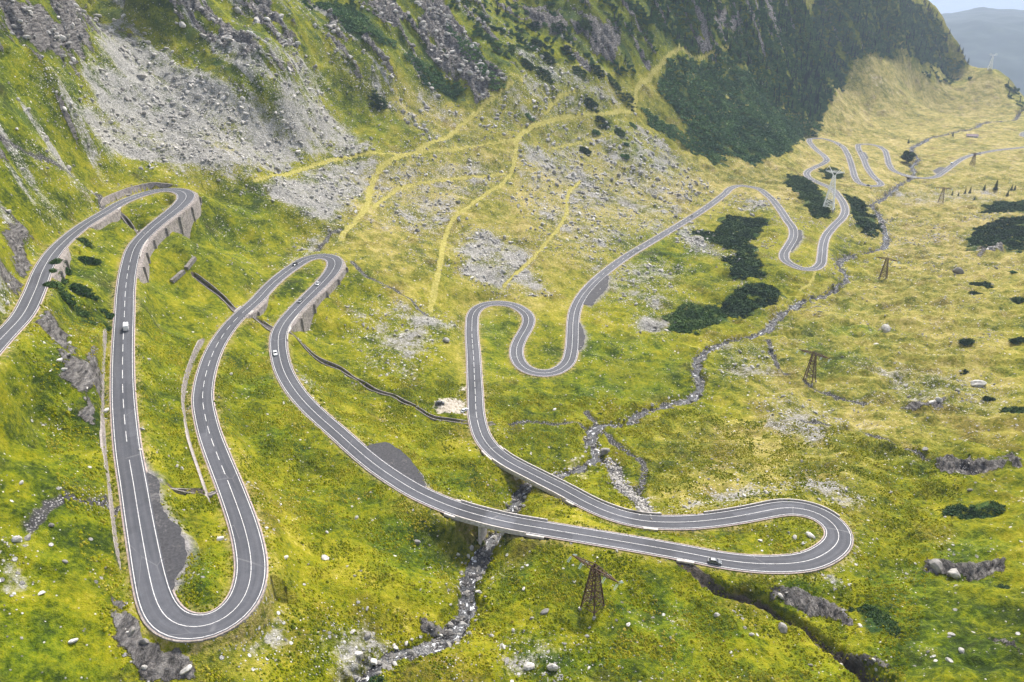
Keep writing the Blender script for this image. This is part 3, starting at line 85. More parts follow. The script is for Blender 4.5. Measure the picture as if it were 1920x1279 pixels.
MASK={"scree":[[0.9,[[-359.0,707.0],[-292.0,556.0],[-287.0,526.0],[-258.0,459.0],[-251.0,451.0],[-246.0,452.0],[-235.0,481.0],[-213.0,481.0],[-203.0,495.0],[-190.0,503.0],[-176.0,512.0],[-167.0,542.0],[-157.0,572.0],[-145.0,602.0],[-121.0,636.0],[-145.0,666.0],[-165.0,671.0],[-174.0,635.0],[-187.0,594.0],[-213.0,592.0],[-242.0,606.0],[-273.0,628.0],[-307.0,646.0]]],[0.9,[[-172.0,506.0],[-158.0,554.0],[-137.0,602.0],[-106.0,628.0],[-110.0,599.0],[-108.0,555.0],[-118.0,502.0],[-142.0,487.0],[-164.0,494.0]]],[0.9,[[-43.0,533.0],[-23.0,560.0],[2.0,549.0],[15.0,505.0],[22.0,473.0],[-5.0,456.0],[-28.0,468.0],[-40.0,491.0]]],[0.9,[[3.0,842.0],[29.0,853.0],[63.0,850.0],[87.0,850.0],[111.0,856.0],[114.0,846.0],[80.0,831.0],[39.0,831.0],[14.0,835.0]]],[0.9,[[-193.0,630.0],[-188.0,686.0],[-166.0,678.0],[-148.0,668.0],[-122.0,641.0],[-138.0,660.0],[-162.0,653.0],[-178.0,638.0]]],[0.9,[[-161.0,708.0],[-129.0,705.0],[-109.0,705.0],[-88.0,707.0],[-63.0,691.0],[-69.0,680.0],[-96.0,696.0],[-115.0,699.0],[-134.0,701.0]]],[0.9,[[-126.0,717.0],[-106.0,726.0],[-86.0,742.0],[-51.0,741.0],[-55.0,723.0],[-89.0,724.0],[-108.0,719.0]]],[0.9,[[0.0,699.0],[26.0,730.0],[61.0,712.0],[87.0,708.0],[69.0,684.0],[40.0,702.0],[10.0,688.0]]],[0.9,[[-268.0,439.0],[-286.0,497.0],[-277.0,494.0],[-259.0,445.0]]],[0.9,[[-249.0,370.0],[-243.0,388.0],[-245.0,414.0],[-225.0,402.0],[-227.0,397.0],[-237.0,391.0],[-244.0,376.0]]],[0.9,[[-190.0,502.0],[-172.0,519.0],[-158.0,556.0],[-141.0,596.0],[-119.0,627.0],[-144.0,646.0],[-155.0,604.0],[-167.0,575.0],[-178.0,547.0]]],[0.9,[[81.0,184.0],[95.0,184.0],[99.0,177.0],[105.0,178.0],[100.0,185.0],[111.0,190.0],[118.0,199.0],[116.0,201.0],[107.0,190.0],[92.0,186.0]]],[0.9,[[-69.0,129.0],[-65.0,138.0],[-61.0,147.0],[-58.0,140.0],[-63.0,130.0]]],[0.9,[[-127.0,479.0],[-116.0,492.0],[-122.0,456.0],[-126.0,420.0],[-136.0,420.0],[-133.0,452.0]]],[0.9,[[-103.0,300.0],[-93.0,297.0],[-84.0,286.0],[-88.0,267.0],[-98.0,284.0]]],[0.9,[[161.0,665.0],[135.0,605.0],[158.0,571.0],[182.0,566.0],[164.0,596.0]]],[0.9,[[239.0,750.0],[257.0,739.0],[247.0,690.0],[219.0,699.0]]],[0.9,[[76.0,444.0],[92.0,437.0],[104.0,448.0],[91.0,412.0],[75.0,418.0]]],[0.9,[[-57.0,409.0],[-35.0,408.0],[-42.0,385.0],[-61.0,389.0]]],[0.9,[[-115.0,136.0],[-110.0,133.0],[-114.0,126.0],[-117.0,132.0],[-120.0,138.0],[-119.0,141.0]]],[0.55,[[47.0,220.0],[57.0,226.0],[67.0,232.0],[80.0,239.0],[93.0,245.0],[104.0,244.0],[115.0,244.0],[127.0,245.0],[136.0,228.0],[125.0,218.0],[117.0,223.0],[109.0,232.0],[95.0,226.0],[85.0,223.0],[75.0,220.0],[65.0,218.0],[56.0,219.0]]],[0.55,[[-114.0,617.0],[-94.0,634.0],[-73.0,649.0],[-52.0,669.0],[-29.0,688.0],[0.0,667.0],[-18.0,631.0],[-34.0,593.0],[-51.0,534.0],[-72.0,525.0],[-90.0,511.0],[-103.0,532.0],[-110.0,582.0]]],[0.55,[[5.0,701.0],[37.0,752.0],[72.0,801.0],[105.0,815.0],[142.0,850.0],[169.0,847.0],[195.0,836.0],[207.0,778.0],[150.0,661.0],[121.0,616.0],[95.0,579.0],[55.0,522.0],[40.0,543.0],[25.0,563.0],[13.0,605.0],[0.0,648.0]]],[0.55,[[11.0,834.0],[34.0,832.0],[56.0,831.0],[92.0,837.0],[130.0,854.0],[100.0,817.0],[74.0,798.0],[48.0,771.0],[16.0,763.0],[-8.0,737.0],[-30.0,713.0],[-53.0,680.0],[-36.0,732.0],[-16.0,768.0],[-3.0,794.0]]],[0.55,[[200.0,372.0],[215.0,369.0],[229.0,367.0],[239.0,353.0],[247.0,339.0],[256.0,328.0],[231.0,291.0],[226.0,305.0],[219.0,318.0],[209.0,327.0],[197.0,336.0]]],[0.55,[[137.0,352.0],[149.0,339.0],[161.0,326.0],[170.0,300.0],[156.0,295.0],[142.0,289.0],[129.0,283.0],[120.0,301.0]]],[0.55,[[121.0,401.0],[138.0,406.0],[156.0,412.0],[147.0,366.0],[125.0,351.0],[111.0,364.0]]],[0.55,[[-289.0,570.0],[-285.0,592.0],[-272.0,598.0],[-252.0,591.0],[-231.0,580.0],[-214.0,575.0],[-198.0,578.0],[-182.0,581.0],[-166.0,585.0],[-151.0,597.0],[-165.0,569.0],[-174.0,533.0],[-185.0,507.0],[-200.0,501.0],[-214.0,493.0],[-226.0,483.0],[-238.0,474.0],[-248.0,467.0],[-252.0,452.0],[-273.0,506.0],[-281.0,536.0]]],[0.55,[[-94.0,382.0],[-80.0,398.0],[-64.0,414.0],[-51.0,395.0],[-38.0,373.0],[-45.0,344.0],[-52.0,319.0],[-75.0,333.0],[-85.0,363.0]]],[0.55,[[57.0,542.0],[77.0,546.0],[97.0,548.0],[116.0,546.0],[135.0,543.0],[115.0,494.0],[97.0,447.0],[83.0,459.0],[69.0,471.0],[63.0,507.0]]],[0.55,[[437.0,866.0],[480.0,882.0],[525.0,900.0],[564.0,906.0],[602.0,910.0],[545.0,836.0],[510.0,830.0],[474.0,823.0],[437.0,813.0]]],[0.55,[[-42.0,158.0],[-36.0,154.0],[-29.0,149.0],[-36.0,139.0],[-42.0,136.0],[-47.0,133.0],[-52.0,130.0],[-53.0,143.0],[-48.0,151.0]]],[0.55,[[-5.0,161.0],[3.0,159.0],[11.0,157.0],[18.0,156.0],[14.0,141.0],[6.0,141.0],[-3.0,141.0],[-4.0,150.0]]]],"rock":[[1.0,[[-318.0,510.0],[-312.0,534.0],[-309.0,551.0],[-384.0,729.0],[-363.0,712.0],[-293.0,551.0],[-292.0,524.0],[-298.0,495.0],[-307.0,495.0],[-306.0,480.0]]],[1.0,[[-294.0,657.0],[-270.0,656.0],[-243.0,656.0],[-202.0,617.0],[-191.0,619.0],[-210.0,648.0],[-249.0,680.0],[-258.0,674.0],[-274.0,659.0]]],[1.0,[[-241.0,715.0],[-212.0,700.0],[-186.0,689.0],[-196.0,709.0],[-216.0,722.0]]],[1.0,[[-103.0,838.0],[-71.0,869.0],[-61.0,839.0],[-33.0,810.0],[-13.0,788.0],[-29.0,769.0],[-53.0,790.0],[-85.0,799.0]]],[1.0,[[0.0,955.0],[28.0,954.0],[55.0,941.0],[66.0,902.0],[30.0,898.0]]],[1.0,[[268.0,1112.0],[323.0,1178.0],[331.0,1165.0],[279.0,1100.0]]],[1.0,[[-169.0,757.0],[-142.0,737.0],[-145.0,725.0],[-174.0,737.0]]],[1.0,[[-140.0,800.0],[-107.0,818.0],[-105.0,797.0],[-133.0,782.0]]],[1.0,[[86.0,936.0],[131.0,944.0],[115.0,905.0],[90.0,906.0]]],[1.0,[[-226.0,325.0],[-220.0,323.0],[-205.0,307.0],[-177.0,255.0],[-171.0,230.0],[-177.0,242.0],[-181.0,251.0],[-214.0,302.0]]],[1.0,[[-152.0,225.0],[-150.0,246.0],[-140.0,223.0],[-138.0,205.0],[-130.0,206.0],[-139.0,215.0],[-145.0,212.0]]],[1.0,[[-169.0,249.0],[-155.0,243.0],[-151.0,230.0],[-162.0,235.0]]],[1.0,[[89.0,176.0],[98.0,173.0],[100.0,162.0],[98.0,162.0],[89.0,169.0],[78.0,173.0],[79.0,176.0]]],[1.0,[[92.0,156.0],[98.0,147.0],[100.0,140.0],[99.0,140.0],[96.0,146.0],[92.0,152.0]]],[1.0,[[135.0,190.0],[142.0,184.0],[148.0,182.0],[154.0,179.0],[150.0,174.0],[145.0,178.0],[140.0,181.0],[132.0,185.0]]],[1.0,[[199.0,261.0],[210.0,258.0],[200.0,242.0]]],[1.0,[[129.0,150.0],[132.0,142.0],[127.0,134.0],[127.0,144.0]]],[1.0,[[192.0,320.0],[216.0,323.0],[207.0,314.0],[188.0,311.0]]],[1.0,[[176.0,265.0],[185.0,262.0],[193.0,257.0],[200.0,252.0],[187.0,244.0],[181.0,249.0],[174.0,253.0]]],[1.0,[[-96.0,133.0],[-90.0,135.0],[-83.0,129.0],[-74.0,125.0],[-70.0,121.0],[-77.0,120.0],[-84.0,119.0],[-92.0,126.0]]],[1.0,[[-98.0,138.0],[-91.0,138.0],[-88.0,134.0],[-96.0,135.0]]],[1.0,[[402.0,612.0],[429.0,620.0],[408.0,590.0],[390.0,588.0]]],[1.0,[[-20.0,162.0],[-14.0,171.0],[-13.0,165.0],[-17.0,159.0],[-24.0,158.0],[-25.0,163.0]]]],"dry":[[1.0,[[623.0,1549.0],[681.0,1572.0],[758.0,1634.0],[864.0,1748.0],[994.0,1858.0],[1075.0,1866.0],[1104.0,1790.0],[1141.0,1757.0],[972.0,1464.0],[777.0,1144.0],[651.0,937.0],[619.0,956.0],[583.0,971.0],[534.0,943.0],[478.0,899.0],[403.0,804.0],[326.0,693.0],[330.0,751.0],[357.0,868.0],[367.0,959.0],[457.0,1181.0],[499.0,1274.0],[534.0,1345.0]]],[1.0,[[326.0,693.0],[408.0,815.0],[501.0,944.0],[533.0,948.0],[568.0,954.0],[602.0,959.0],[637.0,964.0],[672.0,970.0],[576.0,819.0],[492.0,690.0],[429.0,593.0],[382.0,520.0],[368.0,526.0],[353.0,531.0],[337.0,535.0],[321.0,538.0],[304.0,541.0],[316.0,604.0]]],[0.68,[[0.0,699.0],[25.0,714.0],[51.0,738.0],[78.0,757.0],[105.0,766.0],[133.0,775.0],[166.0,806.0],[203.0,842.0],[239.0,866.0],[276.0,885.0],[318.0,917.0],[367.0,959.0],[325.0,792.0],[297.0,673.0],[274.0,687.0],[252.0,702.0],[232.0,728.0],[199.0,701.0],[167.0,672.0],[137.0,642.0],[106.0,598.0],[79.0,559.0],[55.0,522.0],[37.0,488.0],[21.0,457.0],[1.0,452.0],[-18.0,449.0],[-37.0,436.0],[-42.0,470.0],[-51.0,524.0],[-40.0,567.0],[-29.0,612.0],[-15.0,661.0]]],[0.68,[[188.0,467.0],[219.0,499.0],[253.0,531.0],[296.0,578.0],[316.0,576.0],[334.0,571.0],[352.0,566.0],[369.0,560.0],[385.0,554.0],[400.0,547.0],[359.0,484.0],[323.0,429.0],[295.0,385.0],[270.0,346.0],[249.0,314.0],[229.0,284.0],[218.0,282.0],[207.0,281.0],[195.0,278.0],[183.0,275.0],[170.0,271.0],[161.0,274.0],[151.0,277.0],[140.0,279.0],[130.0,281.0],[119.0,283.0],[120.0,305.0],[120.0,327.0],[119.0,351.0],[139.0,385.0],[162.0,423.0]]],[0.68,[[73.0,301.0],[86.0,304.0],[99.0,307.0],[113.0,309.0],[127.0,313.0],[135.0,303.0],[143.0,292.0],[150.0,282.0],[157.0,272.0],[139.0,243.0],[123.0,218.0],[113.0,222.0],[104.0,229.0],[94.0,226.0],[85.0,224.0],[75.0,222.0],[66.0,220.0],[53.0,234.0],[63.0,267.0]]],[0.68,[[-144.0,498.0],[-138.0,543.0],[-129.0,587.0],[-114.0,617.0],[-94.0,637.0],[-74.0,655.0],[-53.0,680.0],[-30.0,702.0],[-5.0,715.0],[21.0,738.0],[7.0,686.0],[-5.0,635.0],[-15.0,577.0],[-24.0,527.0],[-39.0,483.0],[-52.0,445.0],[-64.0,414.0],[-77.0,421.0],[-91.0,430.0],[-107.0,446.0],[-128.0,483.0]]],[0.68,[[-153.0,717.0],[-126.0,717.0],[-99.0,730.0],[-78.0,742.0],[-55.0,744.0],[-31.0,738.0],[-58.0,684.0],[-80.0,672.0],[-103.0,670.0],[-117.0,689.0],[-129.0,700.0],[-141.0,708.0]]],[0.9,[[-34.0,211.0],[-27.0,209.0],[-24.0,203.0],[-18.0,197.0],[-20.0,195.0],[-25.0,201.0]]],[0.9,[[-68.0,153.0],[-64.0,149.0],[-64.0,143.0],[-65.0,135.0],[-65.0,127.0],[-71.0,124.0],[-71.0,130.0],[-66.0,141.0]]],[0.9,[[-223.0,544.0],[-207.0,550.0],[-191.0,519.0],[-207.0,502.0]]],[0.9,[[60.0,220.0],[71.0,222.0],[82.0,225.0],[93.0,227.0],[104.0,229.0],[117.0,223.0],[122.0,211.0],[119.0,217.0],[111.0,220.0],[104.0,224.0],[94.0,221.0],[84.0,219.0],[74.0,217.0],[65.0,215.0]]],[0.9,[[-24.0,446.0],[0.0,462.0],[17.0,448.0],[13.0,435.0],[-3.0,452.0],[-26.0,416.0],[-25.0,374.0],[-24.0,339.0],[-27.0,373.0],[-30.0,412.0]]]],"lush":[[0.7,[[-158.0,207.0],[-156.0,216.0],[-154.0,226.0],[-154.0,241.0],[-152.0,254.0],[-145.0,239.0],[-138.0,223.0],[-132.0,212.0],[-127.0,200.0],[-119.0,185.0],[-114.0,174.0],[-109.0,165.0],[-105.0,156.0],[-101.0,148.0],[-98.0,141.0],[-102.0,137.0],[-107.0,133.0],[-110.0,130.0],[-114.0,127.0],[-117.0,132.0],[-120.0,138.0],[-123.0,144.0],[-126.0,150.0],[-130.0,157.0],[-137.0,168.0],[-140.0,175.0],[-141.0,180.0],[-154.0,199.0]]],[0.7,[[-175.0,326.0],[-178.0,353.0],[-173.0,369.0],[-170.0,393.0],[-174.0,437.0],[-156.0,436.0],[-146.0,386.0],[-143.0,357.0],[-141.0,327.0],[-140.0,300.0],[-130.0,269.0],[-121.0,239.0],[-113.0,224.0],[-105.0,209.0],[-97.0,194.0],[-108.0,189.0],[-115.0,201.0],[-123.0,213.0],[-130.0,225.0],[-138.0,242.0],[-146.0,260.0],[-154.0,279.0],[-166.0,305.0]]],[0.85,[[-208.0,727.0],[-195.0,765.0],[-178.0,795.0],[-154.0,799.0],[-131.0,810.0],[-110.0,836.0],[-87.0,861.0],[-62.0,884.0],[-36.0,920.0],[-6.0,972.0],[25.0,978.0],[56.0,968.0],[87.0,964.0],[121.0,982.0],[157.0,1007.0],[198.0,1054.0],[175.0,985.0],[157.0,936.0],[118.0,898.0],[81.0,860.0],[53.0,842.0],[26.0,822.0],[0.0,801.0],[-27.0,787.0],[-53.0,773.0],[-83.0,769.0],[-111.0,752.0],[-130.0,734.0],[-152.0,730.0],[-172.0,725.0],[-190.0,725.0]]],[1.0,[[-189.0,695.0],[-167.0,683.0],[-149.0,696.0],[-129.0,703.0],[-107.0,699.0],[-84.0,689.0],[-93.0,664.0],[-123.0,650.0],[-148.0,671.0],[-169.0,671.0]]],[1.0,[[-282.0,441.0],[-271.0,449.0],[-292.0,524.0],[-279.0,499.0],[-251.0,449.0],[-258.0,431.0],[-260.0,414.0],[-258.0,392.0],[-274.0,422.0]]],[1.0,[[-217.0,435.0],[-208.0,449.0],[-192.0,420.0],[-202.0,398.0],[-212.0,404.0]]],[1.0,[[-181.0,378.0],[-185.0,424.0],[-189.0,482.0],[-179.0,511.0],[-165.0,490.0],[-153.0,473.0],[-154.0,430.0],[-164.0,402.0],[-171.0,375.0]]],[1.0,[[-133.0,399.0],[-113.0,417.0],[-114.0,384.0],[-119.0,349.0],[-127.0,351.0]]],[1.0,[[-205.0,316.0],[-206.0,340.0],[-201.0,357.0],[-183.0,320.0],[-168.0,291.0],[-158.0,268.0],[-160.0,252.0],[-180.0,269.0],[-191.0,290.0]]],[1.0,[[-26.0,416.0],[0.0,429.0],[0.0,391.0],[-6.0,347.0],[-16.0,329.0],[-20.0,369.0]]],[1.0,[[102.0,814.0],[118.0,808.0],[145.0,792.0],[172.0,776.0],[136.0,767.0],[119.0,790.0]]],[1.0,[[91.0,618.0],[113.0,625.0],[137.0,634.0],[160.0,637.0],[151.0,577.0],[142.0,522.0],[118.0,519.0],[94.0,516.0],[93.0,568.0]]],[1.0,[[7.0,187.0],[15.0,186.0],[24.0,186.0],[32.0,186.0],[41.0,186.0],[49.0,181.0],[56.0,177.0],[63.0,172.0],[68.0,164.0],[73.0,157.0],[77.0,150.0],[62.0,141.0],[55.0,141.0],[48.0,141.0],[41.0,142.0],[34.0,142.0],[27.0,142.0],[20.0,142.0],[13.0,141.0],[6.0,141.0],[0.0,150.0],[-6.0,161.0],[-6.0,171.0],[-7.0,184.0]]],[1.0,[[81.0,183.0],[90.0,183.0],[99.0,183.0],[108.0,183.0],[118.0,188.0],[128.0,192.0],[138.0,196.0],[148.0,200.0],[159.0,205.0],[169.0,209.0],[180.0,212.0],[168.0,195.0],[158.0,181.0],[150.0,168.0],[142.0,156.0],[134.0,145.0],[127.0,135.0],[122.0,127.0],[117.0,128.0],[112.0,130.0],[108.0,131.0],[103.0,134.0],[99.0,136.0],[94.0,138.0],[89.0,141.0],[83.0,142.0],[77.0,142.0],[77.0,151.0],[78.0,161.0],[78.0,171.0]]],[1.0,[[-86.0,218.0],[-77.0,221.0],[-68.0,221.0],[-58.0,220.0],[-47.0,216.0],[-37.0,213.0],[-30.0,205.0],[-24.0,199.0],[-18.0,192.0],[-25.0,169.0],[-32.0,172.0],[-39.0,176.0],[-46.0,179.0],[-53.0,183.0],[-60.0,187.0],[-68.0,196.0],[-77.0,207.0]]],[1.0,[[-114.0,127.0],[-110.0,128.0],[-106.0,129.0],[-102.0,131.0],[-98.0,132.0],[-94.0,127.0],[-91.0,123.0],[-88.0,118.0],[-92.0,116.0],[-97.0,113.0],[-101.0,111.0],[-105.0,109.0],[-108.0,115.0],[-111.0,121.0]]],[1.0,[[-89.0,158.0],[-83.0,161.0],[-77.0,164.0],[-72.0,151.0],[-69.0,141.0],[-75.0,136.0],[-84.0,142.0]]],[1.0,[[176.0,413.0],[207.0,450.0],[243.0,494.0],[235.0,428.0],[210.0,395.0],[188.0,365.0],[165.0,366.0]]],[1.0,[[-132.0,310.0],[-117.0,324.0],[-104.0,294.0],[-91.0,265.0],[-78.0,247.0],[-67.0,233.0],[-79.0,231.0],[-88.0,225.0],[-99.0,241.0],[-110.0,257.0],[-121.0,284.0]]],[1.0,[[-164.0,323.0],[-160.0,346.0],[-147.0,355.0],[-142.0,320.0],[-137.0,287.0],[-130.0,265.0],[-122.0,243.0],[-116.0,225.0],[-127.0,231.0],[-136.0,252.0],[-143.0,271.0],[-156.0,302.0]]],[1.0,[[30.0,298.0],[33.0,284.0],[28.0,271.0],[9.0,268.0],[5.0,283.0],[17.0,291.0]]],[1.0,[[-40.0,264.0],[-27.0,262.0],[-13.0,256.0],[-2.0,239.0],[-14.0,235.0],[-26.0,226.0],[-33.0,248.0]]],[1.0,[[45.0,413.0],[63.0,408.0],[80.0,402.0],[98.0,398.0],[92.0,343.0],[75.0,332.0],[58.0,322.0],[41.0,315.0],[25.0,308.0],[11.0,310.0],[-3.0,310.0],[11.0,346.0],[27.0,378.0]]]],"gravel":[[0.95,[[-36.0,305.0],[-28.0,312.0],[-20.0,308.0],[-20.0,297.0],[-28.0,297.0],[-36.0,300.0]]],[0.95,[[-30.0,327.0],[-26.0,329.0],[-25.0,323.0],[-29.0,321.0]]],[0.45,[[-36.0,305.0],[-28.0,312.0],[-20.0,308.0],[-20.0,297.0],[-28.0,297.0],[-36.0,300.0]]],[0.45,[[-30.0,327.0],[-26.0,329.0],[-25.0,323.0],[-29.0,321.0]]],[0.45,[[51.0,457.0],[58.0,454.0],[63.0,437.0],[57.0,432.0],[50.0,439.0]]],[0.45,[[-100.0,176.0],[-94.0,173.0],[-88.0,165.0],[-87.0,159.0],[-86.0,149.0],[-89.0,153.0],[-90.0,163.0],[-98.0,172.0]]],[0.45,[[-66.0,141.0],[-64.0,147.0],[-64.0,139.0],[-66.0,130.0],[-68.0,131.0]]],[0.45,[[-118.0,483.0],[-107.0,489.0],[-105.0,471.0],[-111.0,464.0]]],[0.45,[[673.0,1574.0],[711.0,1534.0],[786.0,1550.0],[777.0,1588.0],[722.0,1576.0]]],[0.45,[[170.0,456.0],[189.0,449.0],[184.0,436.0],[162.0,425.0]]],[0.45,[[118.0,207.0],[121.0,203.0],[120.0,198.0],[111.0,190.0],[102.0,185.0],[99.0,187.0],[111.0,194.0],[117.0,200.0]]],[0.45,[[61.0,205.0],[71.0,202.0],[68.0,194.0],[59.0,199.0]]],[0.45,[[43.0,237.0],[55.0,234.0],[62.0,220.0],[47.0,221.0]]],[0.45,[[21.0,267.0],[33.0,275.0],[36.0,261.0],[23.0,243.0]]]],"shrub":[[0.5,[[102.0,448.0],[137.0,476.0],[139.0,440.0],[107.0,413.0],[95.0,419.0]]],[0.5,[[56.0,369.0],[70.0,371.0],[83.0,373.0],[83.0,342.0],[68.0,331.0],[53.0,321.0],[44.0,336.0]]],[0.5,[[62.0,957.0],[92.0,957.0],[124.0,976.0],[158.0,1001.0],[197.0,1047.0],[196.0,1010.0],[196.0,982.0],[148.0,907.0],[115.0,899.0],[71.0,897.0]]]]}
THICKET=[["big",[[186.0,956.0],[260.0,1048.0],[301.0,1079.0],[357.0,1150.0],[382.0,1136.0],[465.0,1210.0],[506.0,1239.0],[436.0,1144.0],[359.0,979.0],[282.0,878.0],[232.0,877.0],[205.0,889.0],[188.0,903.0],[171.0,914.0]]],["mid",[[157.0,637.0],[177.0,629.0],[200.0,682.0],[236.0,672.0],[214.0,628.0],[199.0,612.0],[195.0,559.0],[186.0,523.0],[164.0,521.0],[168.0,559.0],[186.0,575.0],[167.0,598.0]]],["mid",[[146.0,480.0],[170.0,508.0],[196.0,512.0],[179.0,473.0],[150.0,445.0],[138.0,451.0]]],["mid",[[320.0,875.0],[342.0,869.0],[326.0,763.0],[304.0,697.0],[287.0,684.0],[294.0,737.0],[305.0,826.0]]],["mid",[[387.0,940.0],[416.0,966.0],[419.0,943.0],[392.0,905.0],[377.0,902.0]]],["mid",[[362.0,807.0],[381.0,807.0],[354.0,700.0],[328.0,653.0],[332.0,691.0],[331.0,717.0]]],["mid",[[427.0,676.0],[481.0,721.0],[522.0,740.0],[425.0,589.0],[424.0,623.0],[387.0,604.0]]],["mid",[[516.0,798.0],[557.0,831.0],[573.0,818.0],[531.0,754.0],[491.0,760.0]]],["mid",[[-107.0,759.0],[-91.0,772.0],[-68.0,776.0],[-45.0,772.0],[-53.0,757.0],[-82.0,753.0]]],["mid",[[-187.0,778.0],[-153.0,780.0],[-131.0,764.0],[-112.0,763.0],[-119.0,745.0],[-152.0,743.0]]],["mid",[[-66.0,828.0],[-33.0,817.0],[-8.0,786.0],[-19.0,779.0],[-48.0,804.0]]],["mid",[[141.0,876.0],[171.0,880.0],[205.0,889.0],[238.0,876.0],[248.0,864.0],[231.0,856.0],[194.0,865.0],[158.0,859.0]]],["near",[[102.0,169.0],[106.0,170.0],[111.0,158.0],[105.0,152.0],[102.0,154.0]]],["near",[[159.0,218.0],[165.0,223.0],[174.0,223.0],[174.0,216.0],[166.0,213.0],[158.0,214.0]]],["mid",[[101.0,447.0],[116.0,465.0],[140.0,474.0],[139.0,444.0],[111.0,417.0],[96.0,421.0]]]]
FOREST=[[0.9,[[482.0,1332.0],[641.0,1551.0],[658.0,1550.0],[548.0,1336.0],[492.0,1234.0],[434.0,1188.0],[457.0,1257.0]]],[0.95,[[129.0,1002.0],[164.0,1029.0],[203.0,1070.0],[244.0,1106.0],[294.0,1174.0],[345.0,1227.0],[418.0,1341.0],[485.0,1416.0],[608.0,1630.0],[672.0,1666.0],[754.0,1738.0],[870.0,1872.0],[942.0,1915.0],[1018.0,1908.0],[1082.0,1874.0],[1040.0,1877.0],[951.0,1815.0],[864.0,1750.0],[750.0,1625.0],[672.0,1565.0],[525.0,1330.0],[495.0,1244.0],[430.0,1181.0],[368.0,1116.0],[333.0,1126.0],[282.0,1065.0],[244.0,1044.0],[202.0,996.0],[167.0,972.0],[148.0,984.0]]],[0.55,[[0.0,968.0],[30.0,968.0],[60.0,958.0],[89.0,956.0],[122.0,975.0],[156.0,1000.0],[167.0,972.0],[179.0,955.0],[121.0,892.0],[85.0,874.0],[52.0,863.0],[26.0,854.0],[0.0,844.0],[0.0,896.0]]],[0.45,[[-196.0,754.0],[-180.0,792.0],[-155.0,797.0],[-131.0,807.0],[-108.0,832.0],[-84.0,858.0],[-57.0,882.0],[-30.0,918.0],[0.0,968.0],[0.0,896.0],[0.0,844.0],[-28.0,831.0],[-55.0,821.0],[-80.0,809.0],[-105.0,791.0],[-132.0,775.0],[-163.0,778.0]]],[0.5,[[-62.0,861.0],[-32.0,885.0],[0.0,919.0],[0.0,844.0],[0.0,795.0],[-32.0,797.0],[-47.0,829.0]]],[0.35,[[819.0,1708.0],[930.0,1802.0],[1041.0,1881.0],[1070.0,1817.0],[1021.0,1811.0],[904.0,1765.0]]],[0.5,[[1110.0,1775.0],[1149.0,1785.0],[1125.0,1665.0],[1107.0,1719.0]]]]
BOULDER=[[232.66,423.76,7.31],[-39.51,151.27,2.49],[-40.96,145.2,2.28],[-37.66,145.71,3.72],[-43.32,150.81,1.74],[-51.97,201.23,1.96],[-31.53,196.64,1.95],[-55.95,174.77,2.87],[-63.51,164.08,1.66],[-13.77,200.69,2.72],[-14.55,197.58,1.98],[-9.54,198.71,1.98],[-18.07,197.0,1.61],[-5.82,158.67,1.53],[-2.38,152.55,1.64],[-1.37,147.49,2.47],[4.61,145.31,3.17],[11.03,144.09,3.44],[9.75,165.5,2.83],[5.93,163.5,1.56],[34.05,162.67,1.56],[60.77,166.19,1.74],[34.12,190.86,1.21],[83.49,199.04,1.61],[68.85,158.76,1.53],[0.31,158.84,1.53],[101.45,201.84,3.26],[138.93,181.78,4.35],[118.84,149.29,1.87],[79.67,163.44,3.45],[100.51,160.64,2.0],[143.24,232.11,2.03],[172.44,231.0,2.02],[117.4,142.51,2.36],[112.21,139.04,1.78],[-115.22,149.59,1.74],[-117.02,143.48,2.06],[-117.79,140.68,2.29],[-82.09,166.94,1.95],[-108.15,131.14,1.6],[-107.88,140.75,1.42],[-126.18,158.69,1.51],[-98.68,123.68,1.92],[219.71,406.98,4.18],[240.32,338.48,7.14],[346.45,548.74,8.29],[135.06,315.79,2.87],[180.09,275.06,2.79],[-36.28,374.15,4.13],[-118.85,280.07,2.26],[-136.4,217.83,2.49],[-294.25,603.87,6.85],[-271.7,578.57,7.06],[-233.18,578.37,5.54],[-268.42,543.34,4.47],[-283.54,545.22,4.41],[-242.46,528.97,3.32],[-347.36,709.33,4.66],[-364.87,716.94,6.58],[-250.44,387.75,2.7],[-252.27,593.49,4.03],[-246.5,416.8,3.85],[37.86,280.42,3.08],[41.03,277.15,5.63],[95.65,200.74,2.17],[97.17,197.55,1.6],[20.59,312.33,2.32],[-116.72,197.79,1.68],[-120.8,208.79,1.58],[136.15,186.78,5.13]]
SHRUB=[[-119.53,696.87,15.3],[87.09,795.36,6.66],[73.79,764.29,10.77],[115.39,770.09,7.62],[95.57,810.6,14.62],[113.4,804.74,10.11],[85.07,825.62,14.74],[34.69,827.27,19.02],[16.69,827.52,13.36],[17.45,764.54,6.87],[113.13,877.91,15.48],[127.38,869.08,23.81],[83.22,922.03,17.01],[94.33,873.74,16.51],[73.47,856.91,16.2],[131.69,835.52,6.96],[118.46,788.34,6.09],[342.16,510.15,12.82],[327.27,490.93,6.77],[376.38,531.68,4.83],[345.34,474.87,8.02],[268.41,399.13,5.99],[295.82,394.71,7.47],[241.81,354.7,3.14],[233.23,300.82,7.45],[235.63,322.44,4.74],[-192.67,323.64,7.29],[-203.19,341.11,5.08],[-192.97,303.26,5.95],[-186.68,290.13,5.29],[-179.31,287.51,6.59],[-174.72,287.71,5.29],[-176.98,273.34,7.58],[-171.13,273.94,4.67],[-167.14,284.0,4.82],[-165.44,267.58,3.76],[-162.52,273.46,3.41],[42.81,312.59,2.06],[41.7,228.64,1.2],[144.92,169.21,3.15],[-35.55,140.31,3.36],[102.02,170.07,2.57],[28.96,870.74,15.06],[50.83,905.15,17.94],[23.9,907.0,14.34],[61.49,876.56,14.05],[40.14,855.82,12.61]]
TREE=[[556.93,1061.63,16.56]]
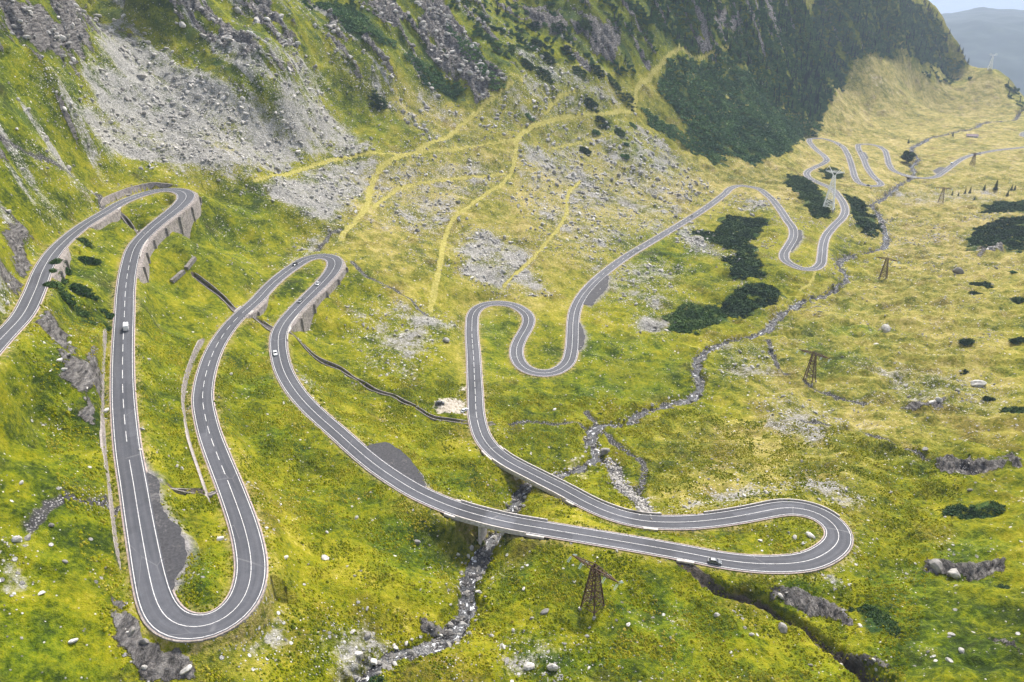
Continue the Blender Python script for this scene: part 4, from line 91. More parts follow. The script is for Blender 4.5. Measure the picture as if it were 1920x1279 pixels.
CONIFER=[[514.46,863.28,4.37],[518.15,857.2,3.72],[528.3,862.11,6.85],[535.76,865.25,6.88],[525.56,837.46,4.85],[567.12,889.84,6.41],[576.02,882.96,10.18],[577.72,861.1,7.46],[603.02,894.45,5.79],[597.81,880.95,5.08],[641.01,1230.11,6.9],[754.78,1307.53,6.4]]
RIDGE=[[953.0,1928.7,242.5],[962.3,1926.5,234.7],[971.5,1924.3,227.0],[980.8,1922.2,219.2],[990.0,1920.0,211.4],[999.3,1917.8,203.6],[1008.6,1915.6,195.8],[1017.9,1913.4,188.0],[1027.3,1910.6,179.0],[1036.6,1907.8,169.9],[1046.0,1905.0,160.8],[1055.3,1902.2,151.7],[1064.7,1898.2,140.0],[1074.1,1893.1,125.9],[1083.5,1887.9,111.7],[1092.9,1882.8,97.6]]
CARS=[["van","white camper van",255.48,1.12],["suv","black",492.71,0.41],["car","silver",531.2,-1.42],["car","grey",543.53,-1.4],["car","white",573.22,-1.69],["car","dark grey",686.55,-2.2],["car","silverfar",1060.81,-0.63],["car","blackfar",1119.86,0.53],["car","d1",1721.26,-2.2],["car","d2",1971.52,-0.45],["car","d3",1866.72,0.95],["car","d4",1845.7,-0.75],["van","whitefar",2192.75,2.2],["car","d5",2256.97,0.49]]
PARKED=[[-33.8,305.18,3.51],[-22.02,300.33,3.46]]
PYLON=[[24.1,168.8,93.5],[160.6,356.7,70.0],[282.9,536.4,61.8],[480.5,824.7,46.1],[639.6,1043.9,43.5]]
MAST=[[311.3,721.1,67.1],[1107.9,1835.6,91.2]]
STUB=[[[-170.5,351.6],[-167.8,360.9]],[[-167.3,363.3],[-166.0,372.4]]]
HUT=[[784.3,1301.2,36.3]]
WALLS=[["up",1,2.4,4.8,130,159],["down",1,0.5,4.8,164,231],["down",-1,0.8,3,108,130],["down",-1,0.8,4,65,90],["up",-1,2.0,2.6,254,324],["up",1,2.6,3,370,438],["down",-1,0.7,3.5,450,466],["down",1,0.5,3.2,512,562],["down",1,0.6,1.6,567,582],["down",-1,0.4,1.6,575,636],["down",-1,0.35,1.1,330,349],["down",-1,0.35,0.9,700,716]]
BRIDGE=[[644,657],[766,788],[2120,2125]]
PARAPET=[[643,659,1],[644,657,-1],[752,789,-1],[766,787,1],[717,740,-1],[748,754,-1],[453,457,1],[552,567,1],[206,218,1]]
DASH=[[217,300],[372,453],[800,857],[1021,1149],[2197,2259]]
LAYBY=[[[-114.2,192.1,126.7],[-111.1,188.5,126.7],[-107.9,186.5,126.7],[-105.0,182.5,126.7],[-101.3,174.9,126.7],[-96.4,168.8,126.7],[-89.2,162.0,126.7],[-86.7,158.1,126.7],[-85.7,151.5,126.7],[-85.8,145.6,126.7],[-85.6,141.9,126.7],[-88.0,143.7,126.7],[-97.0,159.8,126.7],[-108.4,181.2,126.7]],[[-53.3,242.8,101.4],[-49.0,244.3,101.4],[-42.3,239.9,101.4],[-37.4,233.4,101.4],[-32.9,225.3,101.4],[-30.9,218.8,101.4],[-34.3,220.4,101.4],[-42.9,226.9,101.4],[-49.6,234.8,101.4]],[[70.3,510.1,74.3],[65.9,485.3,74.3],[57.2,465.3,74.3],[50.7,453.1,74.3],[47.9,457.8,74.3],[53.8,475.1,74.3],[62.4,498.0,74.3]],[[41.4,425.3,75.0],[43.5,411.5,75.0],[43.1,400.0,75.0],[40.6,389.0,75.0],[37.7,383.4,75.0],[39.0,403.8,75.0]],[[255.0,638.2,70.1],[248.7,617.6,70.1],[236.8,595.2,70.1],[227.6,581.1,70.1],[237.1,602.5,70.1],[248.2,625.4,70.1]],[[564.7,1003.4,44.1],[587.7,1027.1,44.1],[586.0,1016.9,44.1],[559.6,983.9,44.1]],[[515.7,1105.1,49.4],[499.5,1058.5,49.4],[490.9,1043.8,49.4],[505.9,1093.1,49.4]]]
PATCH=[[644,649,0.6],[649,654,1.2],[654,658,0.75],[754,760,1.25],[746,754,0.8],[676,681,0.8],[765,780,0.85]]
STEP = 2.0
# ------------------------------------------------------------------ small helpers
def tag(o, label=None, category=None, group=None, kind=None):
    if label: o['label'] = label
    if category: o['category'] = category
    if group: o['group'] = group
    if kind: o['kind'] = kind
    return o

def np_mesh(name, v, f, smooth=False):
    """v (n,3) float, f (m,3|4) int -> mesh"""
    me = bpy.data.meshes.new(name)
    v = np.ascontiguousarray(v, np.float32)
    f = np.ascontiguousarray(f, np.int32)
    k = f.shape[1]
    me.vertices.add(len(v)); me.vertices.foreach_set('co', v.ravel())
    me.loops.add(f.size); me.loops.foreach_set('vertex_index', f.ravel())
    me.polygons.add(len(f))
    me.polygons.foreach_set('loop_start', np.arange(0, f.size, k, dtype=np.int32))
    me.update(calc_edges=True)
    me.polygons.foreach_set('use_smooth', np.full(len(f), smooth))
    return me

def link(name, me, mat=None, parent=None):
    o = bpy.data.objects.new(name, me)
    COL.objects.link(o)
    if mat is not None and me is not None and not me.materials: me.materials.append(mat)
    if parent is not None: o.parent = parent
    return o

def empty(name, loc=(0, 0, 0), rz=0.0, s=1.0):
    o = bpy.data.objects.new(name, None)
    COL.objects.link(o)
    o.location = loc; o.rotation_euler = (0, 0, rz); o.scale = (s, s, s)
    o.empty_display_size = 0.3
    return o

def copy_tree(o, parent=None):
    c = o.copy(); COL.objects.link(c); c.parent = parent
    for ch in o.children: copy_tree(ch, c)
    return c

class MB:
    def __init__(self): self.v = []; self.f = []
    def quad(self, a, b, c, d):
        n = len(self.v); self.v += [tuple(a), tuple(b), tuple(c), tuple(d)]; self.f.append((n, n+1, n+2, n+3)); return self
    def box(self, c, s, rz=0.0, taper=1.0):
        n = len(self.v); cs, sn = math.cos(rz), math.sin(rz)
        for dz in (-.5, .5):
            k = taper if dz > 0 else 1.0
            for dx, dy in ((-.5, -.5), (.5, -.5), (.5, .5), (-.5, .5)):
                x, y = dx*s[0]*k, dy*s[1]*k
                self.v.append((c[0]+x*cs-y*sn, c[1]+x*sn+y*cs, c[2]+dz*s[2]))
        self.f += [(n+3, n+2, n+1, n), (n+4, n+5, n+6, n+7)] + [(n+i, n+(i+1) % 4, n+4+(i+1) % 4, n+4+i) for i in range(4)]
        return self
    def bar(self, a, b, w, w2=None):
        a, b = Vector(a), Vector(b); d = (b-a)
        if d.length < 1e-6: return self
        d.normalize(); up = Vector((0, 0, 1)) if abs(d.z) < .95 else Vector((1, 0, 0))
        x = d.cross(up).normalized(); y = d.cross(x).normalized(); n = len(self.v); w2 = w if w2 is None else w2
        for p, ww in ((a, w), (b, w2)):
            for sx, sy in ((-1, -1), (1, -1), (1, 1), (-1, 1)): self.v.append(tuple(p+x*sx*ww/2+y*sy*ww/2))
        self.f += [(n, n+1, n+2, n+3), (n+7, n+6, n+5, n+4)] + [(n+i, n+4+i, n+4+(i+1) % 4, n+(i+1) % 4) for i in range(4)]
        return self
    def cyl(self, a, b, r, seg=10, r2=None):
        a, b = Vector(a), Vector(b); d = (b-a).normalized(); up = Vector((0, 0, 1)) if abs(d.z) < .95 else Vector((1, 0, 0))
        x = d.cross(up).normalized(); y = d.cross(x).normalized(); n = len(self.v); r2 = r if r2 is None else r2
        for p, rr in ((a, r), (b, r2)):
            for i in range(seg):
                t = 2*math.pi*i/seg; self.v.append(tuple(p+x*math.cos(t)*rr+y*math.sin(t)*rr))
        self.f += [tuple(n+i for i in range(seg)), tuple(n+2*seg-1-i for i in range(seg))]
        self.f += [(n+i, n+seg+i, n+seg+(i+1) % seg, n+(i+1) % seg) for i in range(seg)]
        return self
    def loft(self, rings, caps=True):
        n = len(self.v); k = len(rings[0])
        for r in rings: self.v += [tuple(p) for p in r]
        for j in range(len(rings)-1):
            for i in range(k):
                a = n+j*k+i; b = n+j*k+(i+1) % k
                self.f.append((a, b, b+k, a+k))
        if caps:
            self.f.append(tuple(n+k-1-i for i in range(k))); self.f.append(tuple(n+(len(rings)-1)*k+i for i in range(k)))
        return self
    def mesh(self, name, smooth=False):
        me = bpy.data.meshes.new(name); me.from_pydata(self.v, [], self.f); me.update()
        if smooth: me.polygons.foreach_set('use_smooth', [True]*len(me.polygons))
        return me
    def build(self, name, mat, parent=None, smooth=False):
        return link(name, self.mesh(name, smooth), mat, parent)

# ------------------------------------------------------------------ noise (numpy gradient noise)
_rng = np.random.RandomState(7)
_perm = _rng.permutation(1024); _perm = np.concatenate([_perm, _perm])
_ga = _rng.rand(1024)*2*np.pi; _gx, _gy = np.cos(_ga), np.sin(_ga)
def gnoise(x, y, seed=0):
    x = np.asarray(x, np.float64)+seed*37.17; y = np.asarray(y, np.float64)+seed*91.73
    xi = np.floor(x).astype(np.int64); yi = np.floor(y).astype(np.int64); xf = x-xi; yf = y-yi
    u = xf*xf*xf*(xf*(xf*6-15)+10); v = yf*yf*yf*(yf*(yf*6-15)+10)
    def g(a, b, dx, dy):
        h = _perm[(_perm[a & 1023]+b) & 1023]; return _gx[h]*dx+_gy[h]*dy
    n00 = g(xi, yi, xf, yf); n10 = g(xi+1, yi, xf-1, yf); n01 = g(xi, yi+1, xf, yf-1); n11 = g(xi+1, yi+1, xf-1, yf-1)
    return ((n00*(1-u)+n10*u)*(1-v)+(n01*(1-u)+n11*u)*v)*1.5
def fbm(x, y, octs=4, seed=0, gain=.5):
    a = 1.0; t = 0; s = 0
    for i in range(octs):
        t = t+a*gnoise(x*2**i, y*2**i, seed+i*3); s += a; a *= gain
    return t/s
def ridged(x, y, octs=4, seed=0):
    a = 1.0; t = 0; s = 0
    for i in range(octs):
        t = t+a*(1-np.abs(gnoise(x*2**i, y*2**i, seed+i*5))*1.6); s += a; a *= .5
    return t/s
def sstep(e0, e1, x):
    t = np.clip((x-e0)/(e1-e0), 0, 1); return t*t*(3-2*t)

# ------------------------------------------------------------------ base relief: thin-plate surface through the survey heights
CT = np.array(CTRL, float); S_ = 1000.0
_X = CT[:, :2]/S_; _n = len(_X)
def _tps(r2): return np.where(r2 > 0, r2*np.log(r2+1e-12), 0)
_A = np.zeros((_n+3, _n+3))
_A[:_n, :_n] = _tps(((_X[:, None]-_X[None])**2).sum(-1))+np.eye(_n)*1e-5
_A[:_n, _n] = 1; _A[:_n, _n+1:] = _X; _A[_n:, :_n] = _A[:_n, _n:].T
_sol = np.linalg.solve(_A, np.r_[CT[:, 2], 0, 0, 0])
GX0, GY0, GS = -720.0, -20.0, 7.0
GNX, GNY = int(3300/GS), int(3100/GS)
def _rbf(xy):
    out = np.empty(len(xy))
    for i in range(0, len(xy), 16000):
        q = xy[i:i+16000]/S_
        out[i:i+16000] = _tps(((q[:, None, 0]-_X[None, :, 0])**2+(q[:, None, 1]-_X[None, :, 1])**2))@_sol[:_n]+_sol[_n]+q@_sol[_n+1:]
    return out
_gx0 = GX0+GS*np.arange(GNX); _gy0 = GY0+GS*np.arange(GNY)
_mx, _my = np.meshgrid(_gx0, _gy0)
GRID = np.full(_mx.shape, np.nan)
_sel = (np.abs(_mx) < (_my+260)*1.75)
GRID[_sel] = _rbf(np.stack([_mx[_sel], _my[_sel]], -1))
GRID[~_sel] = 100.0
def base_h(x, y):
    fx = np.clip((np.asarray(x, float)-GX0)/GS, 1, GNX-3.001); fy = np.clip((np.asarray(y, float)-GY0)/GS, 1, GNY-3.001)
    i = fx.astype(int); j = fy.astype(int); a = fx-i; b = fy-j
    def w(t): return (-.5*t**3+t**2-.5*t, 1.5*t**3-2.5*t**2+1, -1.5*t**3+2*t**2+.5*t, .5*t**3-.5*t**2)
    wa, wb = w(a), w(b); out = 0
    for m in range(4):
        row = 0
        for k in range(4): row = row+GRID[j+m-1, i+k-1]*wa[k]
        out = out+row*wb[m]
    return out

# ------------------------------------------------------------------ road centre line
def hermite(s, p, q):
    m = np.zeros_like(p); h0 = (s[1:-1]-s[:-2])[:, None]; h1 = (s[2:]-s[1:-1])[:, None]
    m[1:-1] = ((p[2:]-p[1:-1])/h1*h0+(p[1:-1]-p[:-2])/h0*h1)/(h0+h1)
    m[0] = (p[1]-p[0])/(s[1]-s[0]); m[-1] = (p[-1]-p[-2])/(s[-1]-s[-2])
    i = np.clip(np.searchsorted(s, q, side='right')-1, 0, len(s)-2); h = (s[i+1]-s[i])[:, None]; t = (q-s[i])[:, None]/h
    return (2*t**3-3*t**2+1)*p[i]+(t**3-2*t**2+t)*h*m[i]+(-2*t**3+3*t**2)*p[i+1]+(t**3-t**2)*h*m[i+1]
def gsm(a, sig):
    k = np.arange(-int(3*sig)-1, int(3*sig)+2); g = np.exp(-.5*(k/sig)**2); g /= g.sum(); pad = len(k)//2
    ap = np.concatenate([np.repeat(a[:1], pad, 0), a, np.repeat(a[-1:], pad, 0)])
    return np.stack([np.convolve(ap[:, j], g, 'valid') for j in range(a.shape[1])], 1)
RP0 = np.array(ROADPTS, float)
_s = np.r_[0, np.cumsum(np.hypot(*np.diff(RP0[:, :2], axis=0).T))]
ROAD = hermite(_s, RP0, np.arange(0, _s[-1], STEP))
_sm = gsm(ROAD, 1.6); ROAD[:, :2] = _sm[:, :2]; ROAD[:, 2:] = gsm(ROAD[:, 2:], 6)
NR = len(ROAD)
TAN = np.gradient(ROAD[:, :2], axis=0); TAN /= np.linalg.norm(TAN, axis=1)[:, None]
NRM = np.stack([-TAN[:, 1], TAN[:, 0]], 1)
def resample(P, step):
    P = np.array(P, float); s = np.r_[0, np.cumsum(np.hypot(*np.diff(P[:, :2], axis=0).T))]
    n = max(2, int(s[-1]/step)+1); q = np.linspace(0, s[-1], n)
    return hermite(s, P, q) if len(P) > 2 else np.stack([np.interp(q, s, P[:, k]) for k in range(P.shape[1])], 1)

# ------------------------------------------------------------------ terrain grid
NA_IN, NA_OUT = 1180, 34
th = np.r_[np.linspace(R(-62), R(-46.5), NA_OUT, endpoint=False), np.linspace(R(-46.5), R(46.5), NA_IN), np.linspace(R(46.5), R(62), NA_OUT+1)[1:]]
NRAD = 860
rad = 78*(2750/78.0)**np.linspace(0, 1, NRAD)
TH, RAD = np.meshgrid(th, rad)
VX = RAD*np.sin(TH); VY = RAD*np.cos(TH)
BASE = base_h(VX, VY)
NV = VX.size; SHP = VX.shape
_dth = (th[NA_OUT+5]-th[NA_OUT+4])
def window(x, y, r_):
    rr = math.hypot(x, y); t = math.atan2(x, y)
    i0, i1 = np.searchsorted(rad, [rr-r_, rr+r_]); j0, j1 = np.searchsorted(th, [t-r_/rr, t+r_/rr])
    return slice(max(i0, 0), min(i1+1, NRAD)), slice(max(j0, 0), min(j1+1, len(th)))
def dist_field(P, r_):
    """nearest distance to polyline (dense points), and index of nearest point"""
    D = np.full(SHP, 1e9); I = np.full(SHP, -1, np.int32)
    for k in range(len(P)):
        w = window(P[k, 0], P[k, 1], r_)
        d = np.hypot(VX[w]-P[k, 0], VY[w]-P[k, 1]); m = d < D[w]
        D[w][m] = d[m]; I[w][m] = k
    return D, I
def poly_sd(P, x, y, pad):
    """signed distance (+ inside) near polygon; returns (mask index, sd)"""
    P = np.array(P); lo = P.min(0)-pad; hi = P.max(0)+pad
    idx = np.nonzero((x > lo[0]) & (x < hi[0]) & (y > lo[1]) & (y < hi[1]))
    px, py = x[idx], y[idx]; ins = np.zeros(len(px), bool); d2 = np.full(len(px), 1e18)
    n = len(P)
    for k in range(n):
        a, b = P[k], P[(k+1) % n]; e = b-a
        t = np.clip(((px-a[0])*e[0]+(py-a[1])*e[1])/max(e@e, 1e-9), 0, 1)
        d2 = np.minimum(d2, (px-a[0]-t*e[0])**2+(py-a[1]-t*e[1])**2)
        c = ((a[1] > py) != (b[1] > py)) & (px < (b[0]-a[0])*(py-a[1])/((b[1]-a[1]) if abs(b[1]-a[1]) > 1e-9 else 1e-9)+a[0])
        ins ^= c
    return idx, np.where(ins, 1, -1)*np.sqrt(d2)
# domain warped positions make region edges ragged
WX = VX+9*fbm(VX/24, VY/24, 3, 11)*np.clip(RAD/350, .5, 2.2); WY = VY+9*fbm(VX/24, VY/24, 3, 23)*np.clip(RAD/350, .5, 2.2)
MSK = {}
for k in ('scree', 'rock', 'dry', 'lush', 'gravel', 'shrub'):
    m = np.zeros(SHP)
    for wgt, P in MASK[k]:
        soft = {'scree': 10, 'rock': 4, 'dry': 24, 'lush': 14, 'gravel': 4, 'shrub': 8}[k]
        sc = np.clip(np.mean(np.hypot(*np.array(P).T))/400, .5, 2.5)
        idx, sd = poly_sd(P, WX, WY, soft*sc+4)
        m[idx] = np.maximum(m[idx], wgt*sstep(-soft*sc, soft*sc, sd))
    MSK[k] = m
for k, ws in (('thk', THICKET), ('for', FOREST)):
    m = np.zeros(SHP)
    for wgt, P in ws:
        wgt = 1.0 if isinstance(wgt, str) else wgt
        idx, sd = poly_sd(P, WX, WY, 8)
        m[idx] = np.maximum(m[idx], wgt*sstep(-3, 3, sd))
    MSK[k] = m
# road distances
RD, RI = dist_field(ROAD, 22.0)
RIc = np.clip(RI, 0, NR-1)
RSIDE = np.sign((VX-ROAD[RIc, 0])*NRM[RIc, 0]+(VY-ROAD[RIc, 1])*NRM[RIc, 1])
HALF = ROAD[:, 3]/2+.35
near_road = np.where(RI >= 0, sstep(4, 16, RD-HALF[RIc]), 1.0)
PATHM = np.zeros(SHP)
for w_, P in PATHS:
    Pd = resample(P, 1.5); sc = np.clip(np.mean(np.hypot(*Pd.T))/560, .8, 1.6)
    D, I = dist_field(Pd, w_*sc+5)
    PATHM = np.maximum(PATHM, 1-sstep(.5, .95, D/(w_*sc*.95)+.3*gnoise(VX/6, VY/6, 4)))
ux, uy = (VX*.83-VY*.55), (VX*.55+VY*.83)
hi_ = np.clip(sstep(158, 200, BASE)*sstep(1650, 1200, VY)+.55*MSK['for'], 0, 1)
st1 = gnoise(ux/95, uy/17, 91)+.5*gnoise(ux/40, uy/7, 92); st2 = gnoise(ux/120, uy/15, 93)+.45*gnoise(ux/45, uy/6, 94)
MSK['rock'] = np.maximum(MSK['rock'], hi_*sstep(.20, .48, st1)*(1-PATHM)*(1-.8*MSK['thk'])*(1-np.clip(1.25*MSK['scree'], 0, 1)))
st3 = gnoise(ux/70, uy/14, 95)+.6*gnoise(ux/22, uy/6, 96)
DARKV = hi_*sstep(-.05, .35, st3)*(1-MSK['scree'])*(1-PATHM)
MSK['scree'] = np.maximum(MSK['scree'], .75*sstep(140, 180, BASE)*sstep(1000, 800, VY)*sstep(.22, .55, st2)*(1-PATHM))
# ---- relief detail
steep = np.clip((BASE-150)/120, 0, 1)
mount = np.clip(sstep(150, 205, BASE)+MSK['for']*.8, 0, 1)
hum = 2.6*fbm(VX/30, VY/30, 3, 1)+2.2*(ridged(VX/19, VY/19, 2, 14)-.55)+1.0*fbm(VX/9, VY/9, 3, 2)+.36*fbm(VX/2.6, VY/2.6, 2, 3)+.16*gnoise(VX/1.05, VY/1.05, 8)
rightval = sstep(40, 160, VX-.05*VY)*sstep(1300, 800, VY)
hum = hum*(1+.5*rightval)+rightval*3.0*(ridged(VX/40, (VY+.3*VX)/17, 3, 9)-.55)
# gullies run down the left mountain (roughly along the +x -y fall line)
ux, uy = (VX*.83-VY*.55), (VX*.55+VY*.83)
gul = ridged(uy/46+.25*fbm(VX/60, VY/60, 2, 31), ux/260, 4, 41)-.55
hgt_d = hum*(.12+.88*near_road)*(1-.75*PATHM)*(1+.6*MSK['lush']*0)
hgt_d += mount*(6.5*gul*np.clip(RAD/700, .6, 1.6)+2.0*fbm(VX/15, VY/15, 4, 51))*near_road
hgt_d += MSK['scree']*(.9*fbm(VX/7, VY/7, 3, 63)+.5*fbm(VX/2.4, VY/2.4, 3, 61)+.3*gnoise(VX/1.1, VY/1.1, 62))*near_road
rk = ridged((VX*.7+VY*.7)/10, (VY*.7-VX*.7)/22, 4, 71)
hgt_d += MSK['rock']*((rk-.42)*6.5*np.clip(RAD/420, .6, 2.0)+3.4*(ridged((VX+VY)/6.5, (VY-VX)/2.8, 4, 73)-.5)+.8*gnoise(VX/1.4, VY/1.4, 75))*np.clip(near_road+.15, 0, 1)
H = BASE+hgt_d
# ---- streams and ditches
RIV = resample(RIVER, 1.5); RIV[:, 2] = base_h(RIV[:, 0], RIV[:, 1])
RIV[:, 2] = np.minimum.accumulate(gsm(RIV[:, 2:3], 5)[:, 0])
_rw = np.interp(np.arange(len(RIV))*1.5, [0, 40, 95, 130, 175, 260, 420, 900, 1400], [1.7, 2.2, 3.2, 2.4, 2.4, 2.3, 2.4, 2.8, 3.2])
D, I = dist_field(RIV, 16); Ic = np.clip(I, 0, len(RIV)-1)
wv = _rw[Ic]*(1+.8*gnoise(VX/7, VY/7, 81)+.4*gnoise(VX/2.5, VY/2.5, 86)); bed = RIV[Ic, 2]-2.1+1.5*fbm(VX/3.2, VY/3.2, 3, 82)
t = np.where(I >= 0, sstep(.7, 2.1, D/wv), 1.0)
H = np.where(I >= 0, np.minimum(H, bed)*(1-t)+H*t, H)
WETM = np.where(I >= 0, 1-sstep(.8, 1.35, D/wv+.25*gnoise(VX/2.5, VY/2.5, 83)), 0)
DIRTM = np.zeros(SHP)
def carve(P, w_, depth, mask=None, wgt=1.0, rough=.25):
    global H
    Pd = resample(P, 1.2); D, I = dist_field(Pd, w_*3+3)
    t = np.where(I >= 0, 1-sstep(.5, 1.5, D/w_*(1+rough*gnoise(VX/3, VY/3, 85))), 0)
    H = H-depth*t
    if mask is not None: np.maximum(mask, wgt*t, out=mask)
    return Pd
TRB = carve(TRIB, 3.2, 1.0, WETM, .9)
DIT = carve(DITCH, 1.9, 4.2, DIRTM, .9, .45)
for g_ in GULLIES: carve(g_, 1.8, .8, WETM, .75, .5)
CHN = [carve(g_, 1.25, 1.9, DIRTM, 1.0, 0) for g_ in CHANNELS]
# ---- road bench
brid = np.zeros(NR, bool)
for i0, i1 in BRIDGE: brid[i0+1:i1] = True
blend = np.full((NR, 2), 5.0); flat = np.full((NR, 2), .9)
blend[:, :] = np.clip(np.interp(np.arange(NR), [0, 1000, 1700], [7, 7.5, 10]), 3, 10)[:, None]
for kind, sd, gap, h_, i0, i1 in WALLS:
    c_ = 0 if sd > 0 else 1
    blend[i0:i1+1, c_] = .9; flat[i0:i1+1, c_] = gap+.25
sidei = np.where(RSIDE > 0, 0, 1)
near = (RI >= 0) & ~brid[RIc]
dd = RD-HALF[RIc]-flat[RIc, sidei]
t = sstep(0, 1, dd/blend[RIc, sidei])
rz = ROAD[RIc, 2]-.22-.25*np.clip((RD-HALF[RIc])/np.maximum(flat[RIc, sidei], .3), 0, 1)
H = np.where(near, rz*(1-t)+H*t, H)
for kind, sd, gap, h_, i0, i1 in WALLS:
    if h_ < 2: continue
    prof = np.zeros(NR); nn = i1-i0; e_ = np.minimum(1, np.minimum(np.arange(nn), np.arange(nn)[::-1])/(7.0 if h_ > 3.2 else 3.0)); prof[i0:i1] = h_*sstep(0, 1, e_)
    m_ = (RI >= i0) & (RI < i1) & (RSIDE == sd) & (dd > .3); p_ = prof[RIc]; zr_ = ROAD[RIc, 2]
    k_ = 1-sstep(6, 19, dd)
    if kind == 'down': H = np.where(m_, H+(np.minimum(H, zr_-p_-.12*dd)-H)*k_, H)
    else: H = np.where(m_ & (dd > .8), H+(np.maximum(H, zr_+p_*.8+.1*dd)-H)*k_, H)
LAYM = np.zeros(SHP)
for P in LAYBY:
    P = np.array(P); idx, sd = poly_sd(P[:, :2], VX, VY, 8)
    tt = sstep(-5, .5, sd); zr = P[:, 2].mean()
    ri = RIc[idx]; zz = np.where(RI[idx] >= 0, ROAD[ri, 2], zr)-.3
    H[idx] = H[idx]*(1-tt)+zz*tt
    LAYM[idx] = np.maximum(LAYM[idx], sstep(-3.2, .5, sd+2.2*fbm(VX[idx]/3, VY[idx]/3, 3, 5)))
# keep the terrain below the decks of the bridges
for i0, i1 in BRIDGE:
    for k in range(i0-1, i1+2):
        w = window(ROAD[k, 0], ROAD[k, 1], 6.5); d = np.hypot(VX[w]-ROAD[k, 0], VY[w]-ROAD[k, 1])
        lim = ROAD[k, 2]-1.4+.0*d
        H[w] = np.where(d < 5.5, np.minimum(H[w], lim), H[w])
VERGE = np.where((RI >= 0), 1-sstep(.2, 3.2, RD-HALF[RIc]+1.3*gnoise(VX/4, VY/4, 6)), 0)
def ground(x, y):
    """terrain height by bilinear look-up in the polar grid"""
    x = np.asarray(x, float); y = np.asarray(y, float); rr = np.hypot(x, y); tt = np.arctan2(x, y)
    fi = np.interp(np.log(rr), np.log(rad), np.arange(NRAD)); fj = np.interp(tt, th, np.arange(len(th)))
    i = np.clip(fi.astype(int), 0, NRAD-2); j = np.clip(fj.astype(int), 0, len(th)-2); a = fi-i; b = fj-j
    return (H[i, j]*(1-b)+H[i, j+1]*b)*(1-a)+(H[i+1, j]*(1-b)+H[i+1, j+1]*b)*a
def sample(M, x, y):
    rr = np.hypot(x, y); tt = np.arctan2(x, y)
    i = np.clip(np.searchsorted(rad, rr), 0, NRAD-1); j = np.clip(np.searchsorted(th, tt), 0, len(th)-1)
    return M[i, j]

# ------------------------------------------------------------------ materials
def newmat(name):
    m = bpy.data.materials.new(name); m.use_nodes = True; nt = m.node_tree
    return m, nt, nt.nodes['Principled BSDF']
class NT:
    """tiny node builder"""
    def __init__(self, nt): self.nt = nt
    def n(self, t, **kw):
        x = self.nt.nodes.new(t)
        for k, v in kw.items(): setattr(x, k, v)
        return x
    def l(self, a, b): self.nt.links.new(a, b)
    def val(self, s, v):
        if isinstance(v, (int, float)): s.default_value = v
        elif isinstance(v, tuple): s.default_value = v if len(v) == len(s.default_value) else v+(1,)
        else: self.l(v, s)
    def math(self, op, a, b=0.0, clamp=False):
        x = self.n('ShaderNodeMath', operation=op, use_clamp=clamp); self.val(x.inputs[0], a); self.val(x.inputs[1], b); return x.outputs[0]
    def mix(self, f, a, b, mode='MIX'):
        x = self.n('ShaderNodeMix', data_type='RGBA', blend_type=mode)
        self.val(x.inputs[0], f); self.val(x.inputs[6], a); self.val(x.inputs[7], b); return x.outputs[2]
    def noise(self, vec, scale, detail=3.0, rough=.5, out=0):
        x = self.n('ShaderNodeTexNoise'); self.l(vec, x.inputs['Vector']); x.inputs['Scale'].default_value = scale
        x.inputs['Detail'].default_value = detail; x.inputs['Roughness'].default_value = rough; return x.outputs[out]
    def voro(self, vec, scale, feature='F1', out='Distance'):
        x = self.n('ShaderNodeTexVoronoi', feature=feature); self.l(vec, x.inputs['Vector']); x.inputs['Scale'].default_value = scale; return x.outputs[out]
    def ramp(self, f, stops, interp='LINEAR'):
        x = self.n('ShaderNodeValToRGB'); x.color_ramp.interpolation = interp; e = x.color_ramp.elements
        while len(e) < len(stops): e.new(.5)
        for q, (p, c) in zip(e, stops): q.position = p; q.color = c if len(c) == 4 else tuple(c)+(1,)
        self.l(f, x.inputs[0]); return x.outputs[0]
    def sst(self, f, a, b):
        x = self.n('ShaderNodeMapRange', interpolation_type='SMOOTHSTEP'); self.val(x.inputs[0], f)
        x.inputs[1].default_value = a; x.inputs[2].default_value = b; return x.outputs[0]
    def map(self, vec, scale=(1, 1, 1), rot=(0, 0, 0)):
        x = self.n('ShaderNodeMapping'); self.l(vec, x.inputs[0]); x.inputs['Scale'].default_value = scale; x.inputs['Rotation'].default_value = rot; return x.outputs[0]
    def bump(self, h, strength, dist):
        x = self.n('ShaderNodeBump'); self.l(h, x.inputs['Height']); x.inputs['Strength'].default_value = strength; x.inputs['Distance'].default_value = dist; return x.outputs[0]

